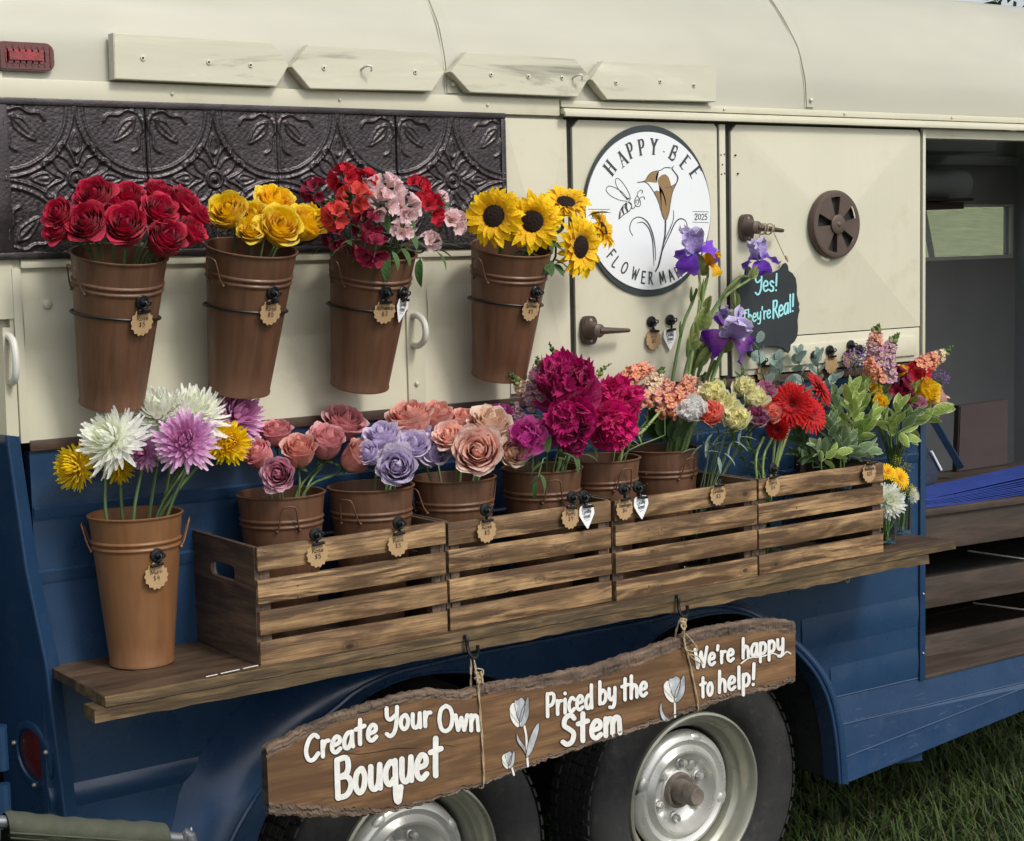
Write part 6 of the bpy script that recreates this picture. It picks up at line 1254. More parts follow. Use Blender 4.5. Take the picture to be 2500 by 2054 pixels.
leafset(t, BK['b3'][1], [(r2(130, 1400), b3[1]-.09, (-.9, .2, -.5), .055), (r2(180, 1380), b3[1]-.09, (-.6, .3, -.1), .045), (r2(340, 1440), b3[1]-.10, (-.05, .25, -1), .07), (r2(370, 1440), b3[1]-.1, (.3, .3, -.8), .045), (r2(620, 1420), b3[1]-.06, (.9, .1, .1), .06), (r2(620, 1440), b3[1]-.06, (.6, .2, -.9), .05), (r2(530, 1480), b3[1]-.08, (-.05, .1, -1), .065), (r2(345, 1330), b3[1]-.1, (.0, .3, 1), .045), (r2(480, 1340), b3[1]-.07, (.2, .4, -.5), .045), (r2(640, 1190), b3[1]-.0, (.4, .2, 1), .04), (r2(420, 1420), b3[1]-.07, (.3, .3, -.5), .05), (r2(290, 1400), b3[1]-.07, (-.4, .3, .3), .05)], M_leaf)
t.part('stem', tube([BK['b3'][1], b3-np.array([0, 0, .02]), W(*r2(420, 1420), b3[1]-.06)], .002, 6, sub=5), M_stemd)
# --- sunflowers
for xy, r_, lb, dy, fc in [((955, 1240), 158, 'leftmost sunflower, its dark disc facing the viewer', -.05, (-.35, 1, .15)), ((1172, 1270), 155, 'second sunflower from the left, facing the viewer', -.07, (.0, 1, .1)), ((1362, 1165), 130, 'topmost sunflower, tilted upwards beside the round sign', .0, (.15, .6, .75)), ((1440, 1415), 158, 'lower right sunflower turned sideways to the right', -.06, (.75, .75, -.1)), ((1570, 1315), 112, 'rightmost sunflower behind the sideways one, over the sign edge', -.0, (.85, .3, .35))]:
    t, p, r = bloom('sun', 'sun', r2, xy, r_*1.22, lb, 'b4', dy, face=fc, group='sunflowers in the fourth hanging bucket', flat=1.0, leaves=1)
b4 = BK['b4'][0]; t = Thing('leafy_stem', 'curled green sunflower leaves spilling between the blooms', 'foliage', tuple(BK['b4'][1]))
leafset(t, BK['b4'][1], [(r2(1290, 1250+k*40), b4[1]-.05-.01*(k % 3), (math.cos(k*2.1)*.8, .5, math.sin(k*1.7)*.8), .05, k) for k in range(9)]+[(r2(985, 1120), b4[1]-.02, (.6, .4, -.3), .035), (r2(1490, 1240), b4[1], (1, .2, .1), .06), (r2(1280, 1510), b4[1]-.05, (.5, .5, -.6), .05), (r2(1250, 1490), b4[1]-.05, (.2, .5, -.7), .05)], M_leaf, 'oval')
t.part('stem', tube([BK['b4'][1], b4-np.array([0, 0, .02]), W(*r2(1290, 1500), b4[1]-.03), W(*r2(1290, 1260), b4[1]-.04)], .003, 6, sub=5), M_stem)
# --- chrysanthemums
for kd, col, xy, r_, lb, dy, fc in [('mum', 'mwhite', (640, 1000), 188, 'white chrysanthemum at the left, in front of the yellow one', -.04, (-.45, .75, .55)), ('mum', 'mwhite', (915, 862), 190, 'white chrysanthemum at the top left of the bunch', .0, (-.1, .45, 1)), ('mum', 'mwhite', (1110, 850), 185, 'white chrysanthemum with the green heart, at the top middle', -.01, (.2, .4, 1)), ('mum', 'mlav', (1062, 1005), 165, 'lavender chrysanthemum at the front, facing the viewer', -.10, (.05, .9, .45)),
                         ('mum', 'mlav', (1350, 865), 168, 'lavender chrysanthemum at the upper right, turned away', .03, (.75, .35, .5)), ('mumloose', 'mlav', (822, 1065), 112, 'small half hidden lavender chrysanthemum under the white ones', -.02, (-.2, .9, .0)), ('mumball', 'myel', (425, 1155), 125, 'yellow chrysanthemum at the far left, round as a ball', .0, (-.6, .7, .1)), ('mumball', 'myel', (1310, 1012), 118, 'yellow chrysanthemum at the right, left of the dusty roses', -.04, (.3, .8, .1)), ('mumloose', 'myel', (680, 1165), 92, 'ragged yellow chrysanthemum low under the white one', .03, (.1, .7, -.5))]:
    bloom(kd, col, r4, xy, r_, lb, 'M', dy, face=fc, group='chrysanthemums in the copper bucket', stemr=.0036, leaves=1)
# --- roses in the crates
for kd, col, xy, r_, lb, dy, fc in [('rosebud', 'dusty', (1488, 1085), 92, 'dusty pink rose at the left of the pink bunch, touching the yellow chrysanthemum', -.02, (-.4, .6, .7)), ('rose', 'dusty', (1580, 958), 84, 'dusty pink rose highest at the left', .03, (.0, .35, 1)), ('rosebud', 'peachc', (1712, 1065), 104, 'peach hearted pink rose in the middle of the bunch', -.03, (.1, .55, .8)), ('rose', 'mauve', (1597, 1195), 98, 'mauve pink rose at the front, lowest over the bucket', -.085, (-.05, 1, .25)),
                     ('rosebud', 'dusty', (1868, 1010), 110, 'dusty pink rose right of the peach hearted one', .0, (.2, .5, .85)), ('rose', 'dusty', (1968, 905), 108, 'dusty pink rose at the top right of the pink bunch', .05, (.35, .4, .8)), ('rosebud', 'peachc', (2040, 1095), 102, 'pink rose bud leaning right over the lavender roses', -.04, (.75, .3, .6))]:
    bloom(kd, col, r4, xy, r_, lb, 'A', dy, face=fc, group='dusty pink roses in the leftmost crate', stemr=.0028)
for kd, col, xy, r_, lb, dy, fc in [('rose', 'lav', (312, 990), 104, 'lavender rose at the upper left of the lavender bunch', .0, (-.2, .5, .9)), ('rose', 'lav', (485, 1035), 92, 'lavender rose in the middle of the lavender bunch', -.01, (.1, .7, .7)), ('rose', 'lav', (598, 1068), 88, 'lavender rose at the right of the lavender bunch', -.02, (.35, .7, .6)), ('rose', 'lav', (555, 965), 82, 'lavender rose at the back, highest of the lavender bunch', .05, (.4, .4, .8)), ('rose', 'lav', (395, 1148), 118, 'largest lavender rose at the front, facing the viewer', -.09, (.0, 1, .3)), ('rose', 'lav', (235, 1078), 70, 'lavender rose tucked behind the pink bud at the left', -.02, (-.4, .7, .5))]:
    bloom(kd, col, r5, xy, r_, lb, 'B', dy, face=fc, group='lavender roses in the leftmost crate', stemr=.0028)
for kd, col, xy, r_, lb, dy, fc in [('rose', 'salmon', (470, 878), 112, 'salmon rose at the top left of the peach bunch', .05, (-.2, .4, 1)), ('rose', 'salmon', (615, 858), 92, 'salmon rose at the top middle of the peach bunch', .07, (.1, .35, 1)), ('rose', 'peach', (700, 985), 92, 'peach rose at the left front of the peach bunch', -.04, (-.3, .7, .7)), ('rose', 'cream', (925, 915), 118, 'palest cream peach rose at the top right', -.0, (.15, .5, .9)), ('rose', 'salmon', (780, 892), 84, 'salmon rose behind, in the middle of the peach bunch', .05, (.0, .3, 1)), ('rose', 'peach', (858, 1062), 130, 'largest peach rose at the front, facing the viewer', -.10, (.0, 1, .35)), ('rose', 'cream', (1052, 1062), 98, 'peach rose at the right of the bunch, next to the peonies', -.05, (.4, .9, .25))]:
    bloom(kd, col, r5, xy, r_, lb, 'C', dy, face=fc, group='peach roses in the second crate', stemr=.0028)
# --- peonies
for kd, col, xy, r_, lb, dy, fc in [('peony', 'peony', (1368, 715), 178, 'largest magenta peony, highest of the bunch', -.02, (.0, .7, .7)), ('peony', 'peony', (1395, 880), 128, 'dark magenta peony below the largest one', -.09, (-.1, 1, .0)), ('peony', 'peonyh', (1635, 790), 138, 'hot pink peony at the upper right', -.0, (.4, .7, .5)), ('peony', 'peonyh', (1618, 915), 128, 'hot pink peony at the lower right', -.06, (.3, .9, -.1)), ('peonyopen', 'peonyp', (1145, 990), 98, 'closed pink peony between the peach roses and the magenta ones', -.06, (-.2, .7, .5)), ('peonyopen', 'peonyp', (985, 865), 72, 'open pink peony with loose petals behind the pale rose', .05, (-.5, .5, .5)), ('peonyopen', 'peonyp', (1245, 960), 75, 'ragged pink peony low at the left of the dark magenta one', -.05, (-.1, .8, .2)), ('peonyopen', 'peony', (1410, 1015), 62, 'small drooping magenta peony just above the leaves', -.09, (.2, .9, -.4))]:
    bloom(kd, col, r5, xy, r_, lb, 'D', dy, face=fc, group='peonies in the second crate', stemr=.0032, leaves=2)
D0, D1 = BK['D']; t = Thing('leafy_stem', 'dark green peony leaves hanging over the front of their bucket', 'foliage', tuple(D1))
leafset(t, D1, [(r5(1240, 1080), D0[1]-.09, (-.9, .3, -.1), .05), (r5(1250, 1120), D0[1]-.1, (-.7, .3, -.5), .05), (r5(1215, 1190), D0[1]-.1, (-.5, .2, -.8), .05), (r5(1215, 1190), D0[1]-.1, (.3, .2, -.9), .045), (r5(1260, 1070), D0[1]-.1, (.1, .3, .9), .05), (r5(1330, 1070), D0[1]-.1, (.8, .3, -.3), .05), (r5(1400, 1060), D0[1]-.09, (.3, .3, -.9), .055), (r5(1440, 1080), D0[1]-.08, (.9, .3, -.2), .05), (r5(1290, 1110), D0[1]-.09, (.5, .5, .1), .04), (r5(1350, 1110), D0[1]-.09, (-.2, .5, .4), .05), (r5(1130, 860), D0[1], (1, .4, -.1), .065), (r5(1200, 1230), D0[1]-.1, (-.2, .3, -1), .045), (r5(1470, 1050), D0[1]-.06, (.5, .5, .4), .05)], M_leaf, 'long')
t.part('stem', tube([D1, D0-np.array([0, .03, .02]), W(*r5(1240, 1100), D0[1]-.09), W(*r5(1205, 1210), D0[1]-.1)], .0018, 6, sub=5), M_stem)
# --- snapdragons and other spikes
def spike(col, f_, pts, y, key, label, wid, nfl=14, tipfrac=.35, budcol=None, name='snapdragon', fkind='snap', stem_on=None, fs=1.3):
    """pts: photo points from the tip down to the end of the florets"""
    FN[0] += 1; R = random.Random(FN[0]*5); P = np.array([W(*f_(*p), y) for p in pts]); P = catmull(P, 6); s = f_(1, 0)[0]-f_(0, 0)[0]; r = wid*s/FOC*((P[0]-CP)@CF)
    rest = stem_path(P[-1], np.array([0, 0, 1.]), key, rnd_=R) if stem_on is None else [W(*f_(*q), y) for q in stem_on]; base = rest[-1]
    t = Thing(name, label, name, tuple(base), group=None); n = len(P)
    t.part('stem', tube(np.vstack([P, catmull(rest[1:], 4) if len(rest) > 2 else rest[1:]]), [.0012, .002, .0024], 6), M_stem)
    L = nfl
    for k in range(L):
        q = k/(L-1); a = k*2.4+R.uniform(-.3, .3); i = q*(n-1); i0 = int(i); p = P[i0]*(1-(i-i0))+P[min(n-1, i0+1)]*(i-i0); ax = P[0]-P[-1]; ax /= np.linalg.norm(ax)
        sd = np.cross(ax, [0, -1, 0]); sd /= np.linalg.norm(sd); bd = np.cross(ax, sd); d = sd*math.cos(a)+bd*math.sin(a)+ax*(.9 if q < tipfrac else .25); d /= np.linalg.norm(d)
        if q < tipfrac:
            k_ = .25+.75*q/tipfrac; t.inst('bud', bud_m, M_sep if q < tipfrac*.7 else M_spath, frame(Vector(d), p+d*r*.35*k_-base, r*.75*k_, a))
        else:
            k_ = .62+.38*min(1, (q-tipfrac)/(1-tipfrac)*1.6); t.inst('floret', kmesh(fkind, k % 3), PET[budcol if budcol and q < tipfrac+.2 else col], frame(Vector(d), p+d*r*.62*k_-base, r*.62*k_*fs, R.uniform(-.5, .5)))
    return t
E0, E1 = BK['E']
for col, pts, dy, lb, w_, nf, tf_, bc in [('snl', [(1028, 600), (1075, 650), (1120, 710), (1180, 790)], .04, 'lilac snapdragon with green buds reaching furthest left above the peonies', 62, 26, .5, 'snw'), ('snl', [(1200, 520), (1205, 580), (1195, 650), (1190, 760)], .03, 'lilac snapdragon with a dark green tip beside the largest peony', 60, 24, .35, None), ('snp', [(1270, 440), (1300, 500), (1350, 540), (1400, 590)], .05, 'pink snapdragon with the tallest green tip above the peonies', 55, 24, .5, None), ('snl', [(1620, 560), (1570, 600), (1545, 650), (1560, 720)], .05, 'lilac snapdragon with green tip to the right of the largest peony', 50, 20, .55, 'snw'), ('snl', [(1060, 780), (1080, 830), (1100, 880), (1110, 920)], .05, 'lilac snapdragon low behind the pink peony', 52, 16, .1, None)]:
    spike(col, r5, pts, D0[1]+dy, 'D', lb, w_, nf, tf_, bc)
for col, pts, dy, lb, w_, nf, tf_, bc in [('snc', [(1850, 585), (1790, 600), (1730, 640), (1680, 690)], .03, 'coral snapdragon at the upper left of the irises', 62, 24, .0, 'snp'), ('snw', [(1925, 580), (1890, 630), (1860, 690), (1830, 770)], -.0, 'cream and pink snapdragon with a pale green tip', 66, 26, .35, 'snw'), ('snp', [(1960, 660), (1925, 710), (1870, 760), (1780, 770)], -.02, 'pink snapdragon just below the cream one', 58, 22, .0, None), ('snc', [(2080, 640), (2040, 710), (1980, 790), (1930, 860)], -.04, 'orange coral snapdragon left of the white carnation', 66, 26, .0, 'snp')]:
    so = [(1930, 860), (1800, 960), (1690, 1040), (1670, 1080)] if 'orange' in lb else None
    spike(col, r5, pts, E0[1]+dy, 'E', lb, w_, nf, tf_, bc)
spike('snw', r6, [(290, 610), (270, 650), (240, 690), (215, 730)], BK['F'][0][1]+.02, 'F', 'cream snapdragon with pale buds behind the yellow carnations', 58, 22, .45, 'snw')
spike('snp', r6, [(185, 625), (180, 690), (200, 740), (225, 760)], BK['F'][0][1]-.02, 'F', 'pink snapdragon with open lips above the white carnation', 55, 18, .1, 'snw')
st_ = Thing('leafy_stem', 'thick green stem leaning left across the second and third bucket', 'foliage', tuple(E1)); st_.part('stem', tube([E1, W(*r5(1690, 1045), E0[1]-.05), W(*r5(1800, 950), E0[1]-.06), W(*r5(1960, 765), E0[1]-.03)], .0036, 8, sub=6), M_stemp)
leafset(st_, E1, [(r5(1690+13*k, 1030-12*k), E0[1]-.055, (math.cos(k*1.9), .4, math.sin(k*1.9)), .03) for k in range(12)]+[(r5(1520, 1030), E0[1]-.03, (math.cos(k), .4, math.sin(k)), .035) for k in range(6)], M_leafb, 'blade')
# --- irises
F0, F1 = BK['F']
def iris(f_, xy, rad, y, label, falls, stand, face=(0, .4, 1), stem=None, key='F', open_=1.):
    FN[0] += 1; R = random.Random(FN[0]*3); p = W(*f_(*xy), y); s = f_(1, 0)[0]-f_(0, 0)[0]; r = rad*1.25*s/FOC*((p-CP)@CF); rt = np.array([CR[0], CR[1], 0]); tw_ = np.array([-CF[0], -CF[1], 0]); fv = rt*face[0]+tw_*face[1]+np.array([0, 0, face[2]]); fv /= np.linalg.norm(fv)
    base = F1; t = Thing('iris', label, 'iris', tuple(base)); M = frame(Vector(fv), p-base, r, R.uniform(0, 2))
    sp = [W(*f_(*q), y+dy) for q, dy in stem] if stem else []
    t.part('stem', tube(catmull([p-fv*r*.3]+sp+[F0*.5+F1*.5+np.array([R.uniform(-.03, .03), 0, 0]), F1+np.array([0, 0, .02])], 6), [.003, .0042, .0048], 8), M_stemp)
    for k in range(3):
        a = 2*PI*k/3; fa = mesh('fall', obov(1.05, .52, .55, -1.75*open_, 9, .2, 0, 1, .05, .75, .17, R.uniform(0, 6)), True); t.inst('fall', fa, PET[falls], M @ Matrix.Rotation(a, 4, 'Z'))
        sa = mesh('standard', obov(1.15, .50, 1.15, 2.2, 9, -.35, 0, 1, .05, .75, .18, R.uniform(0, 6)), True); t.inst('standard', sa, PET[stand], M @ Matrix.Rotation(a+PI/3, 4, 'Z'))
        t.inst('style_arm', mesh('style_arm', obov(.55, .16, .9, .2, 4, .5, .3, 1, .05, .5), True), PET[stand], M @ Matrix.Rotation(a, 4, 'Z'))
    t.inst('spathe', bud_m, M_spath, M @ Matrix.Translation((0, 0, -.45)) @ Matrix.Scale(.9, 4)); return t
iris(r3, (225, 1450), 118, F0[1]-.02, 'tallest iris, lilac and violet, in front of the round sign', 'irv', 'irl', (-.3, .6, .8), [((250, 1560), 0), ((255, 1720), 0), ((215, 1990), 0), ((190, 2150), 0)])
iris(r3, (300, 1515), 72, F0[1]+.01, 'yellow iris beside the tallest lilac one', 'iry', 'iry', (.4, .5, .8), [((300, 1580), 0), ((262, 1760), 0), ((235, 1990), 0), ((200, 2160), 0)], open_=.7)
iris(r3, (598, 1492), 92, F0[1]-.0, 'iris with a dark violet fall in front of the chalkboard', 'irv', 'irl', (-.2, .5, .9), [((540, 1600), 0), ((420, 1680), 0), ((330, 1800), 0), ((260, 2000), 0), ((215, 2150), 0)])
iris(r6, (425, 400), 138, F0[1]-.08, 'largest iris with deep purple velvet falls, lowest at the right', 'irp', 'irl', (.2, .8, .55), [((360, 560), .02), ((310, 690), .03), ((240, 820), .05)])
iris(r6, (398, 285), 48, F0[1]-.0, 'small faded white iris above the largest one', 'irl', 'irl', (.0, .6, .6), [((370, 380), 0), ((320, 560), 0), ((240, 800), 0)], open_=.4)
FB = Thing('iris_buds', 'tall green iris stems with closed buds, bare of flowers', 'iris', tuple(F1))
def bstem(P, y, r=.0038): FB.part('stem', tube([F1+np.array([.0, 0, .02]), F0*.4+F1*.6]+[W(*r6(*p), y) for p in P], [r*1.2, r*1.1, r], 8, sub=5), M_stem)
bstem([(75, 950), (95, 680), (130, 470), (165, 320), (205, 225), (238, 130)], F0[1]-.03); bstem([(140, 900), (165, 640), (205, 480), (235, 330), (262, 190), (295, 70)], F0[1]-.02); bstem([(180, 900), (210, 620), (260, 420), (310, 290), (395, 155), (470, 70), (530, 60)], F0[1]-.0); bstem([(200, 900), (300, 640), (345, 540)], F0[1]-.03); bstem([(440, 300), (445, 220), (470, 160)], F0[1]-.01, .003)
for k, ((x, y_), L, wd, tilt, col) in enumerate([((205, 165), 58, .5, -.05, M_sep), ((145, 365), 62, .55, -.1, M_sep), ((210, 380), 75, .55, .1, M_spath), ((185, 470), 70, .5, 0, M_sep), ((270, 140), 85, .55, .05, M_spath), ((275, 300), 90, .5, .25, M_spath), ((445, 110), 70, .7, .7, M_spath), ((560, 35), 50, .9, .4, M_spath), ((455, 190), 55, .7, -.1, M_spath), ((465, 275), 50, .9, .9, M_spath), ((515, 320), 55, .8, .9, M_spath), ((275, 510), 105, .75, .5, M_spath), ((300, 430), 80, .7, .8, M_spath), ((260, 580), 80, .7, .3, M_sep), ((310, 220), 60, .5, .2, M_spath), ((385, 670), 35, .9, .3, M_spath), ((215, 430), 70, .5, -.1, M_spath)]):
    p = W(*r6(x, y_), F0[1]-.03-.004*(k % 5)); L_ = L*.4263/FOC*((p-CP)@CF); d = Vector(CR)*math.sin(tilt)+Vector((0, -.1, math.cos(tilt)))
    FB.inst('bud', bud_m, col, frame(d, p-F1, L_, k) @ Matrix.Diagonal((wd, wd*.6, 1.7, 1)))
    if col is M_spath: FB.inst('spathe', leaf_m['blunt'], M_spath, Matrix.Translation(Vector(p-F1)-d*L_*.8) @ d.to_track_quat('X', 'Y').to_matrix().to_4x4() @ Matrix.Rotation(k*1.3, 4, 'X') @ Matrix.Scale(L_*1.7, 4))
FL = Thing('leafy_stem', 'broad upright green blades at the back of the iris bucket', 'foliage', tuple(F1))
leafset(FL, F1, [(r6(30, 1010), F0[1]-.02, (-.1, .1, 1), .10), (r6(60, 1000), F0[1]-.04, (.25, .2, 1), .11), (r6(110, 1005), F0[1]-.06, (.6, .3, .6), .085), (r6(100, 1010), F0[1]-.05, (.45, .2, .9), .12), (r6(90, 1000), F0[1], (.1, .1, 1), .12), (r6(10, 1000), F0[1], (.1, .1, 1), .10), (r6(160, 1000), F0[1]-.05, (.3, .3, .5), .075)], M_leaf, 'blunt')
# --- carnations
CAR = [('carw', (225, 838), 86, 'white carnation, leftmost in the glass vase', -.03), ('carc', (325, 862), 78, 'coral carnation right of the white one', -.05), ('cary', (335, 738), 76, 'pale yellow carnation highest at the left', .0), ('cary', (405, 795), 70, 'pale yellow carnation in the middle', -.02), ('cary', (462, 890), 84, 'pale yellow carnation lowest at the front', -.05), ('cary', (500, 710), 70, 'pale yellow carnation at the top right', .03), ('cary', (560, 775), 74, 'pale yellow carnation next to the red gerberas', .0), ('carm', (570, 882), 74, 'maroon carnation with pale edges', -.02), ('carp', (622, 722), 60, 'mauve carnation high behind the gerberas', .02), ('carc', (645, 852), 64, 'coral carnation touching the red gerberas', -.01)]
for col, xy, r_, lb, dy in CAR: bloom('carn', col, r6, xy, r_*.92, lb, 'V1', dy, group='carnations in the glass vase', stemr=.0019, smat=M_stemd, face=((xy[0]-430)/400, .7, .75), flat=.85)
VC_ = Thing('leafy_stem', 'thin grey green carnation leaves curling along the stems', 'foliage', tuple(BK['V1'][1]))
leafset(VC_, BK['V1'][1], [(r6(240+30*(k % 9), 960+22*(k % 7)), BK['V1'][0][1]-.02, (math.cos(k*2.3), .3, math.sin(k*2.3)+.3), .045) for k in range(22)], M_euc, 'blade')
VC_.part('stem', tube([BK['V1'][1], BK['V1'][0], W(*r6(330, 1000), BK['V1'][0][1])], .0016, 5, sub=4), M_stemd)
# --- gerberas
for xy, r_, lb, dy, fc in [((782, 795), 142, 'red gerbera facing the viewer with its dark heart visible', -.06, (-.25, 1, .25)), ((935, 705), 118, 'red gerbera at the upper right, seen edge on', .02, (.8, .35, .5)), ((885, 850), 122, 'red gerbera behind and right of the facing one', -.02, (.5, .7, .3)), ((700, 930), 82, 'small red gerbera hanging low at the left', -.05, (-.4, .7, -.3))]:
    bloom('gerb', 'gerb', r6, xy, r_, lb, 'V2', dy, face=fc, group='red gerberas in the right end crate', stemr=.0036, smat=M_stemp, cat_='gerbera')
for k in range(2):
    b_ = BK['V2'][1]; solo('cut_flower', ['pale green gerbera stem furthest left, its flower cut off', 'pale green gerbera stem behind the others'][k], 'stem', tube([b_+np.array([.01*k, 0, 0]), W(*r6(575+40*k, 1150), -.17), W(*r6(620+50*k, 980), -.15)], .0034, 8, sub=5), M_stemp, loc=b_)
# --- greenery
def sprig(f_, P, y, key, label, n, L, mt, lm='oval', group=None, name='leafy_stem', spread=1., dys=0, stemm=None, base=None, tuft=True):
    FN[0] += 1; R = random.Random(FN[0]*11); Q = catmull([W(*f_(*p), y+dys*i) for i, p in enumerate(P)], 6); b_ = BK[key][1] if base is None else base; rest = stem_path(Q[-1], np.array([0, 0, 1.]), key, rnd_=R)
    t = Thing(name, label, 'foliage', tuple(b_), group=group); t.part('stem', tube(np.vstack([Q, catmull(rest[1:], 4)]), [.0012, .0022, .0024], 6), stemm or M_stem)
    ax = Q[0]-Q[-1]; ax = Vector(ax).normalized(); sx_ = ax.cross(Vector((0, -1, .2))).normalized(); sy_ = ax.cross(sx_)
    for k in range(n):
        q = k/max(1, n-1); i = int(q*(len(Q)-1)); a = k*2.4; out = .35+.9*min(1, q*2.2); d = (sx_*math.cos(a)+sy_*math.sin(a))*out*spread+ax*(.9-.6*q)+Vector((0, -.15, 0)); d.normalize()
        up = ax if q > .1 else Vector((0, -1, .3)); z = (up-d*up.dot(d)).normalized(); x = d; yv = z.cross(x); M = Matrix((x, yv, z)).transposed().to_4x4()
        t.inst('leaf', leaf_m[lm], mt, Matrix.Translation(Vector(Q[i]-np.array(b_))) @ M @ Matrix.Rotation(R.uniform(-.4, .4), 4, 'X') @ Matrix.Scale(L*R.uniform(.75, 1.15)*(1 if q > .12 else .8), 4))
    return t
V3y = BK['V3'][0][1]
for P, y, lb, n, L, mt in [([(1110, 720), (1110, 800), (1100, 900), (1080, 1010)], V3y-.06, 'tallest variegated sprig with a rosette of pale edged leaves', 14, .056, M_varie), ([(1190, 690), (1180, 800), (1150, 950)], V3y, 'variegated sprig at the upper right of the greenery', 12, .055, M_varie), ([(1040, 740), (1040, 850), (1050, 980)], V3y+.02, 'green sprig behind the gerberas', 12, .052, M_varig), ([(1250, 830), (1200, 930), (1130, 1010)], V3y-.05, 'variegated sprig leaning right with curled edges', 12, .050, M_varie), ([(1175, 910), (1150, 980), (1110, 1060)], V3y-.08, 'young yellow green shoot at the front of the greenery', 14, .036, M_leafb), ([(1010, 880), (1010, 960), (1010, 1060)], V3y-.05, 'variegated sprig low beside the gerberas', 12, .046, M_varig), ([(1230, 1060), (1160, 1060), (1080, 1080)], V3y-.10, 'sprig spilling right over the crate corner', 12, .050, M_varig), ([(930, 1040), (960, 1060), (1000, 1090)], V3y-.10, 'grey green sprig low at the left of the greenery', 9, .048, M_varig), ([(830, 1080), (880, 1090), (950, 1110)], V3y-.09, 'dark leafy sprig lying on the crate edge', 9, .045, M_leaf), ([(1100, 1000), (1080, 1040), (1060, 1100)], V3y-.12, 'broad leaved sprig hanging over the crate front', 12, .046, M_varig), ([(830, 960), (850, 1020), (900, 1100)], V3y-.02, 'dark green filler sprig behind the gerbera stems', 12, .045, M_leaf), ([(1290, 760), (1240, 850), (1180, 960)], V3y+.02, 'green sprig between the greenery and the mixed bouquet', 12, .046, M_leafb), ([(1150, 780), (1140, 860), (1120, 960)], V3y-.10, 'front variegated sprig below the tallest one', 12, .046, M_varie), ([(1060, 1060), (1000, 1085), (950, 1120)], V3y-.13, 'pale edged sprig along the top of the crate front', 10, .04, M_varie)]:
    sprig(r6, P, y, 'V3', lb, n, L*1.12, mt, 'ovalb' if mt is not M_leafb else 'oval', group='green sprigs in the right end crate')
# eucalyptus
for P, y, lb, n, L, lm in [([(590, 440), (600, 560), (640, 700), (720, 900)], -.06, 'eucalyptus stem with one round leaf in front of the chalkboard', 9, .040, 'round'), ([(700, 540), (720, 640), (780, 780), (860, 950)], -.05, 'eucalyptus stem with round blue green leaves, middle one', 11, .042, 'round'), ([(820, 500), (830, 600), (870, 760), (930, 950)], -.04, 'eucalyptus stem with a rosette of blue leaves', 13, .040, 'round'), ([(930, 520), (930, 580), (940, 700), (960, 950)], -.06, 'eucalyptus stem with stiff pointed blue leaves', 12, .044, 'ovalb'), ([(1040, 640), (1000, 680), (960, 760), (950, 950)], -.07, 'eucalyptus stem with pale grey leaves above the gerberas', 10, .042, 'ovalb'), ([(640, 650), (680, 720), (740, 820)], -.03, 'eucalyptus stem low behind the yellow carnations', 10, .04, 'ovalb')]:
    sprig(r6, P, y, 'V3', lb, n, L, M_euc, lm, group='eucalyptus stems in the right end crate', name='eucalyptus_stem', stemm=M_stemd)
# dark leaves seen behind slats and behind carnations
for P, y, lb in [([(440, 960), (470, 1040), (520, 1120)], -.10, 'dark leafy filler behind the carnation stems, left'), ([(540, 1000), (560, 1060), (590, 1150)], -.09, 'dark leafy filler behind the carnation stems, right'), ([(490, 640), (500, 720), (520, 900)], -.05, 'dark pointed leaves behind the pale yellow carnations')]:
    sprig(r6, P, y, 'V2', lb, 12, .042, M_leaf, 'long', group='dark filler greens')
# --- mixed bouquet
V4y = BK['V4'][0][1]
spike('snl', r6, [(1280, 335), (1262, 400), (1260, 520), (1290, 640)], V4y-.02, 'V4', 'tall lilac pink snapdragon, left of two green tips in the mixed bouquet', 64, 38, .3, 'snp')
spike('snl', r6, [(1395, 385), (1350, 450), (1320, 540), (1330, 660)], V4y-.03, 'V4', 'lilac pink snapdragon, right of two green tips in the mixed bouquet', 64, 34, .32, None)
spike('snc', r6, [(1705, 455), (1640, 510), (1570, 550), (1500, 600)], V4y, 'V4', 'coral snapdragon with a cream green tip pointing right', 62, 34, .36, 'snw')
spike('snc', r6, [(1220, 540), (1240, 590), (1280, 650)], V4y-.04, 'V4', 'orange pink snapdragon low in the left of the mixed bouquet', 52, 16, .0, None)
def puff(col, f_, xy, rad, y, key, label, n=90, name='statice'):
    FN[0] += 1; r_ = np.random.RandomState(FN[0]); p = W(*f_(*xy), y); r = rad*.4263/FOC*((p-CP)@CF); base = BK[key][1]; t = Thing(name, label, name, tuple(base)); gs = []; ss = []
    for k in range(n):
        d = r_.normal(size=3); d /= np.linalg.norm(d); q = p+d*r*r_.uniform(.3, 1)**.6*np.array([1, 1, .9]); gs.append(tf(g_bud(1, .5), np.array(frame(Vector(d)+Vector((0, 0, .4)), q, r*.13))))
        if k % 3 == 0: ss.append(tube([p-np.array([0, 0, r]), (p+q)/2, q], .0005, 4))
    t.part('blossoms', cat(*gs), PET[col]); t.part('stalks', cat(*ss), M_stem); t.part('stem', tube(catmull([p-np.array([0, 0, r])]+stem_path(p, np.array([0, 0, 1.]), key)[2:], 4), .0016, 5), M_stem)
puff('stat', r6, (1140, 535), 75, V4y, 'V4', 'purple statice at the left of the mixed bouquet', 130); puff('stat', r6, (1630, 650), 62, V4y+.02, 'V4', 'purple statice at the right edge of the mixed bouquet', 110); puff('stat', r6, (1225, 480), 55, V4y+.02, 'V4', 'pale statice behind the left snapdragon', 70)
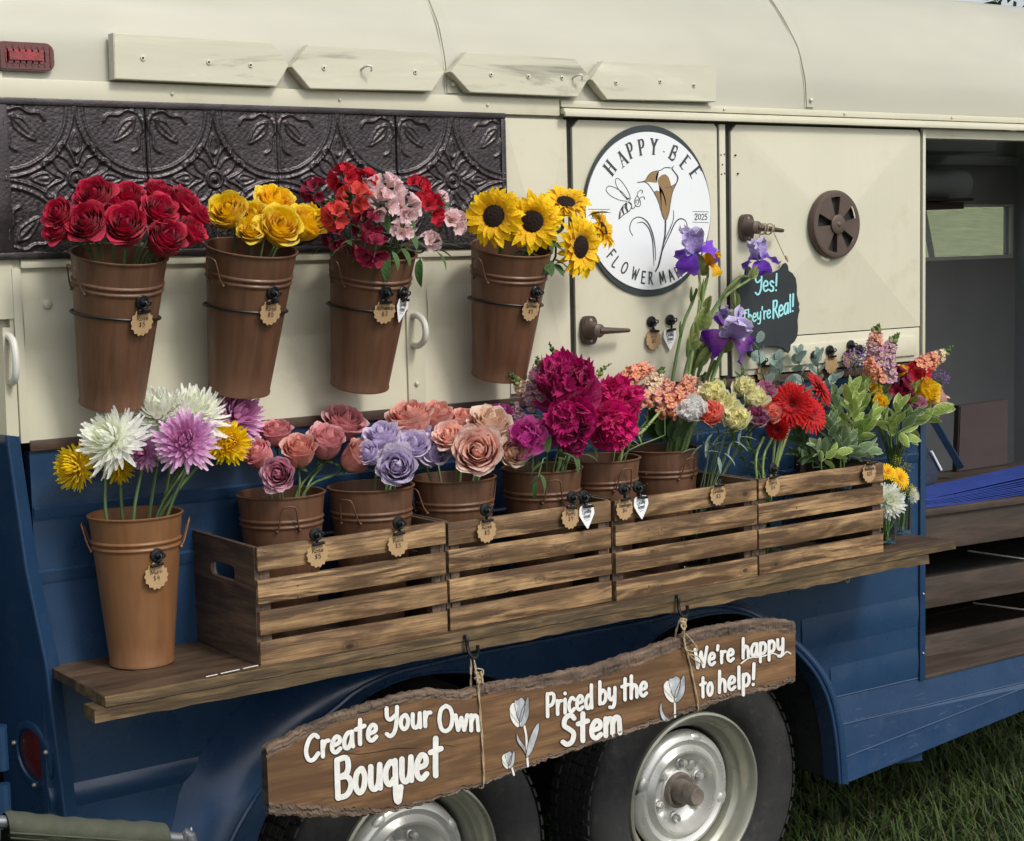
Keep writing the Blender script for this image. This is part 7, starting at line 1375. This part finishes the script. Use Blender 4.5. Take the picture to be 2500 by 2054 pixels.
puff('gold', r6, (1385, 1110), 34, -.16, 'V6', 'goldenrod tip above the yellow daisy, left one', 40, 'goldenrod'); puff('gold', r6, (1440, 1150), 36, -.15, 'V6', 'goldenrod tip above the small jars, right one', 46, 'goldenrod'); puff('gold', r6, (1445, 1275), 48, -.16, 'V6', 'goldenrod spilling between the two small jars', 80, 'goldenrod'); puff('gold', r6, (1400, 1310), 34, -.19, 'V6', 'goldenrod lowest, behind the large white chrysanthemum', 50, 'goldenrod')
for col, xy, r_, lb, dy in [('alm', (1400, 700), 80, 'dark red alstroemeria in the middle of the mixed bouquet', -.03), ('alm', (1390, 620), 60, 'dark red alstroemeria higher in the mixed bouquet', .0), ('alr', (1515, 610), 75, 'brighter red alstroemeria at the upper right of the mixed bouquet', .0), ('alm', (1440, 740), 60, 'dark red alstroemeria above the small mauve rose', -.03)]: cluster(col, r6, xy, r_, lb, 'V4', dy, leaves=1)
for kd, col, xy, r_, lb, dy, fc in [('rosebud', 'yellow', (1548, 725), 82, 'yellow rose at the right of the mixed bouquet', -.03, (.6, .7, .5)), ('rose', 'peach', (1610, 765), 70, 'peach rose with ragged petals behind the yellow one', .02, (.9, .2, .3)), ('rosebud', 'mauve', (1505, 792), 48, 'small mauve rose below the yellow one', -.05, (.1, .7, .6)), ('rosebud', 'yellow', (1285, 785), 48, 'yellow rose bud low at the left of the mixed bouquet', -.05, (.0, .8, .5)), ('rosebud', 'yellow', (1258, 712), 40, 'orange yellow rose bud behind the greenery', -.03, (.0, .7, .6)), ('rosebud', 'yellow', (1410, 600), 38, 'small yellow orange rose at the top of the mixed bouquet', .02, (.0, .3, .9))]:
    bloom(kd, col, r6, xy, r_, lb, 'V4', dy, face=fc, group='roses in the mixed bouquet', stemr=.0024)
for P, y, lb, n, L, mt in [([(1395, 800), (1390, 870), (1380, 960)], V4y-.07, 'variegated sprig at the front of the mixed bouquet', 11, .055, M_varie), ([(1620, 820), (1540, 860), (1450, 930)], V4y-.03, 'variegated sprig spreading right over the serving opening', 9, .066, M_varie), ([(1480, 850), (1450, 890), (1410, 960)], V4y-.05, 'variegated sprig under the small mauve rose', 9, .055, M_varig), ([(1440, 985), (1420, 960), (1390, 950)], V4y-.06, 'variegated leaves drooping beside the vase', 7, .055, M_varie), ([(1310, 860), (1330, 910), (1350, 980)], V4y-.06, 'curled variegated sprig at the left of the vase', 9, .048, M_varie), ([(1480, 690), (1470, 760), (1440, 860)], V4y-.05, 'bright yellow green sprig beside the yellow rose', 11, .034, M_leafb), ([(1300, 660), (1310, 720), (1330, 820)], V4y-.03, 'grey green sprig under the left snapdragons', 10, .04, M_varig)]:
    sprig(r6, P, y, 'V4', lb, n, L, mt, 'ovalb', group='green sprigs in the mixed bouquet')
for xy, r_, key, lb, dy, kd, col, fc in [((1335, 1345), 92, 'V5', 'large white chrysanthemum hanging over the small jar', -.02, 'mum', 'mwhite', (.2, .9, .25)), ((1470, 1312), 44, 'V6', 'small white chrysanthemum at the right edge of the jars', -.01, 'mum', 'mwhite', (.6, .7, .0))]: bloom(kd, col, r6, xy, r_, lb, key, dy, face=fc, stemr=.0028)
for xy, r_, lb, fc in [((1325, 1180), 62, 'yellow daisy like sunflower at the crate corner, upper one', (.2, .7, .6)), ((1400, 1215), 70, 'yellow daisy like sunflower above the white chrysanthemum, lower one', (.5, .7, .4))]: bloom('gerb', 'sun', r6, xy, r_, lb, 'V6', -.06, face=fc, name='daisy', cat_='daisy')
sprig(r6, [(1300, 1230), (1330, 1260), (1370, 1330)], -.2, 'V5', 'dark leaves under the yellow daisies', 7, .035, M_leaf, 'oval')
for k in range(5): 
    b_ = BK['V5' if k < 3 else 'V6'][1]; R = random.Random(k); solo('cut_flower', ['green stem coiled at the left of the first small jar', 'green stem crossing the first small jar', 'green stem upright in the first small jar', 'green stem at the left of the second small jar', 'green stem at the right of the second small jar'][k], 'stem', tube([b_+np.array([R.uniform(-.02, .02), R.uniform(-.02, .02), .012]), b_+np.array([R.uniform(-.02, .02), R.uniform(-.02, .01), .06]), b_+np.array([R.uniform(-.012, .012), 0, .125])], .0034, 8, sub=5), M_stemp, loc=b_)
# ================================================================== on the counter inside
M_paper = paint('blue_tissue_paper', (.022, .050, .26), .55, 0, .12, 8, 60, .2); M_bag = paint('dark_plastic_bag', (.03, .035, .055), .3, 0, .3, 6, 20, .4)
M_bboard = paint('dark_brown_board', (.042, .028, .028), .6, 0, .15, 4, 60, .2)
ps = Thing('tissue_paper_stack', 'stack of blue tissue paper fanned out on the inside counter', 'paper', (4.25, .3, CTZ))
for k in range(9):
    lift = .0045*k; A = W(2243-8, 1245-2*k, .17)
    def fn(u, v, k=k): 
        x = -.18+.95*u+.012*math.sin(k*2.1); y = .015+.004*k+.15*v; cr_ = max(0, u-.45+.02*k); z = CTZ+.003+.0026*k*(1+.2*math.sin(u*3))+(.018+.006*k)*cr_**1.15+.0012*math.sin(u*9+k+v*4)
        return (x, y, z)
    g = grid(26, 6, fn); V = g[0]; g2 = (np.vstack([V, V-np.array([0, 0, .0018])]), g[1]+[tuple(i+len(V) for i in f[::-1]) for f in g[1]]+[(i, i+1, i+1+len(V), i+len(V)) for i in range(26)], np.concatenate([g[2], g[2]]))
    ps.part('sheet', tf(g2, Mc), M_paper)
q0, q1 = W(2338, 1190, .62), W(2462, 976, .62); q2 = W(2344, 991, .62)
solo('brown_board', 'dark brown board standing on the inside counter', 'board', prism([(q0[0], CTZ+.001), (W(2461, 1176, .62)[0], CTZ+.001), (q1[0], q1[2]), (q2[0], q2[2])], .62, .645, .004), M_bboard, loc=(q0[0], .62, CTZ), smooth=False)
bp = [W(2244, 1040, .34), W(2252, 1043, .34), W(2262, 1090, .34), W(2280, 1120, .34), W(2298, 1150, .34), W(2282, 1187, .34), W(2243, 1187, .34)]
bg2 = prism([(p[0], max(p[2], CTZ+.001)) for p in bp], .34, .36, .003); bgT = Thing('plastic_sleeves', 'dark folded flower sleeves hanging inside the opening beside the post', 'sleeves', (bp[0][0], .34, CTZ)); bgT.part('sleeve', bg2, M_bag, smooth=False); bgT.part('sleeve', (bg2[0]+np.array([.012, .03, -.012*0]), bg2[1], bg2[2]), M_bag, smooth=False); bgT.part('white_edge', tube([W(2274, 1102, .335), W(2298, 1148, .335)], .004, 6), M_card)
sc = Thing('secateurs', 'red handled garden snips lying on the counter behind the blue paper', 'snips', tuple(W(2350, 1192, .4)))
sz = W(2350, 1190, .4)[2]
for k, (a, b_) in enumerate((((2338, 1187), (2395, 1190)), ((2340, 1196), (2385, 1200)))): sc.part('handle', tube([W(*a, .4), W((a[0]+b_[0])/2, a[1]-4, .4), W(*b_, .4)], .007, 8, sub=4), paint('red_rubber', (.35, .02, .02), .45))
sc.part('blade', tube([W(2336, 1191, .4), W(2305, 1189, .4), W(2285, 1192, .4)], [.006, .005, .001], 6), paint('bright_steel', (.6, .6, .6), .25, .8))
rp = W(2290, 470, FW-.16); solo('paper_roll', 'pale paper roll on the dark wall shelf inside', 'paper roll', tf(lathe([(.001, -.17), (.062, -.17), (.062, .17), (.001, .17)], 28), Matrix.Translation((W(2285, 460, FW-.15)[0], FW-.15, q0[2]*0+W(2340, 484, FW-.3)[2]+.064)) @ Matrix.Rotation(PI/2, 4, 'Y')), M_intl, loc=(W(2285, 460, FW-.15)[0], FW-.15, W(2340, 484, FW-.3)[2]))
bx = W(2290, 384, FW-.05); solo('storage_box', 'dark box high on the ceiling rail inside', 'box', box(W(2243, 360, FW-.1)[0]-.3, W(2342, 360, FW-.1)[0], FW-.30, FW-.06, a0[2]+.012, W(2300, 343, FW-.1)[2], .006), M_int, loc=(5.2, FW-.15, a0[2]+.01))
# ================================================================== folding chair at the lower left
M_olv = paint('olive_canvas', (.055, .062, .040), .85, 0, .15, 14, 200, .6); M_alu = paint('grey_chair_tube', (.22, .23, .25), .35, .7, .1)
ya = -.50; A, B = W(14, 2012, ya), W(405, 2040, ya); ch_ = Thing('folding_chair', 'folding camp chair with an olive canvas armrest at the lower left', 'chair', (A[0]*.5+B[0]*.5, ya-.25, 0))
def armrest(A, B):
    def fn(u, v):
        p = A+(B-A)*u; a = 2*PI*v; r = .026*(1+.02*math.sin(u*30))*(1-.10*max(0, u-.97)/.03-.25*max(0, .04-u)/.04); fl = 1.0
        return (p[0], p[1]+r*math.cos(a)*1.05, p[2]+r*math.sin(a)*(.95 if math.sin(a) > 0 else 1.05)-.004*math.sin(u*PI)+.001*math.sin(u*43+v*9))
    return grid(50, 24, fn)
for dy in (0, -.52):
    o = np.array([0, dy, 0]); lb = 'olive canvas armrest nearest the trailer' if dy == 0 else None
    ch_.part('armrest', armrest(A+o, B+o), M_olv, label=lb); ch_.part('armrest_hem', cat(tube([A+o+np.array([-.002, -.026, -.008]), B+o+np.array([.0, -.026, -.008])], .0022, 6), tube([A+o+np.array([0, -.02, -.019]), B+o+np.array([0, -.02, -.019])], .002, 6)), M_olv)
    ch_.part('frame_tube', tube([A+o+np.array([-.12, 0, .012]), A+o+np.array([0, 0, .004]), B+o+np.array([0, 0, -.004]), B+o+np.array([.03, -.0, -.018]), B+o+np.array([.05, -.01, -.08]), (B[0]+.07, B[1]+dy-.02, -.03)], .0115, 12, sub=6), M_alu)
    ch_.part('leg', tube([(A[0]-.02, A[1]+dy, A[2]-.005), (A[0]-.06, A[1]+dy, .45), (A[0]-.1, A[1]+dy, -.03)], .011, 10), M_alu)
ch_.part('leg_brace', cat(tube([(A[0]-.09, A[1], .12), (A[0]-.09, A[1]-.52, .12)], .009, 8), tube([(B[0]+.06, B[1], .12), (B[0]+.06, B[1]-.52, .12)], .009, 8)), M_alu)
ch_.part('seat', box(A[0]-.06, B[0]+.03, A[1]-.50, A[1]-.02, .44, .452, .004), M_olv); ch_.part('backrest', box(A[0]-.13, A[0]-.115, A[1]-.50, A[1]-.02, .62, .92, .004), M_olv)
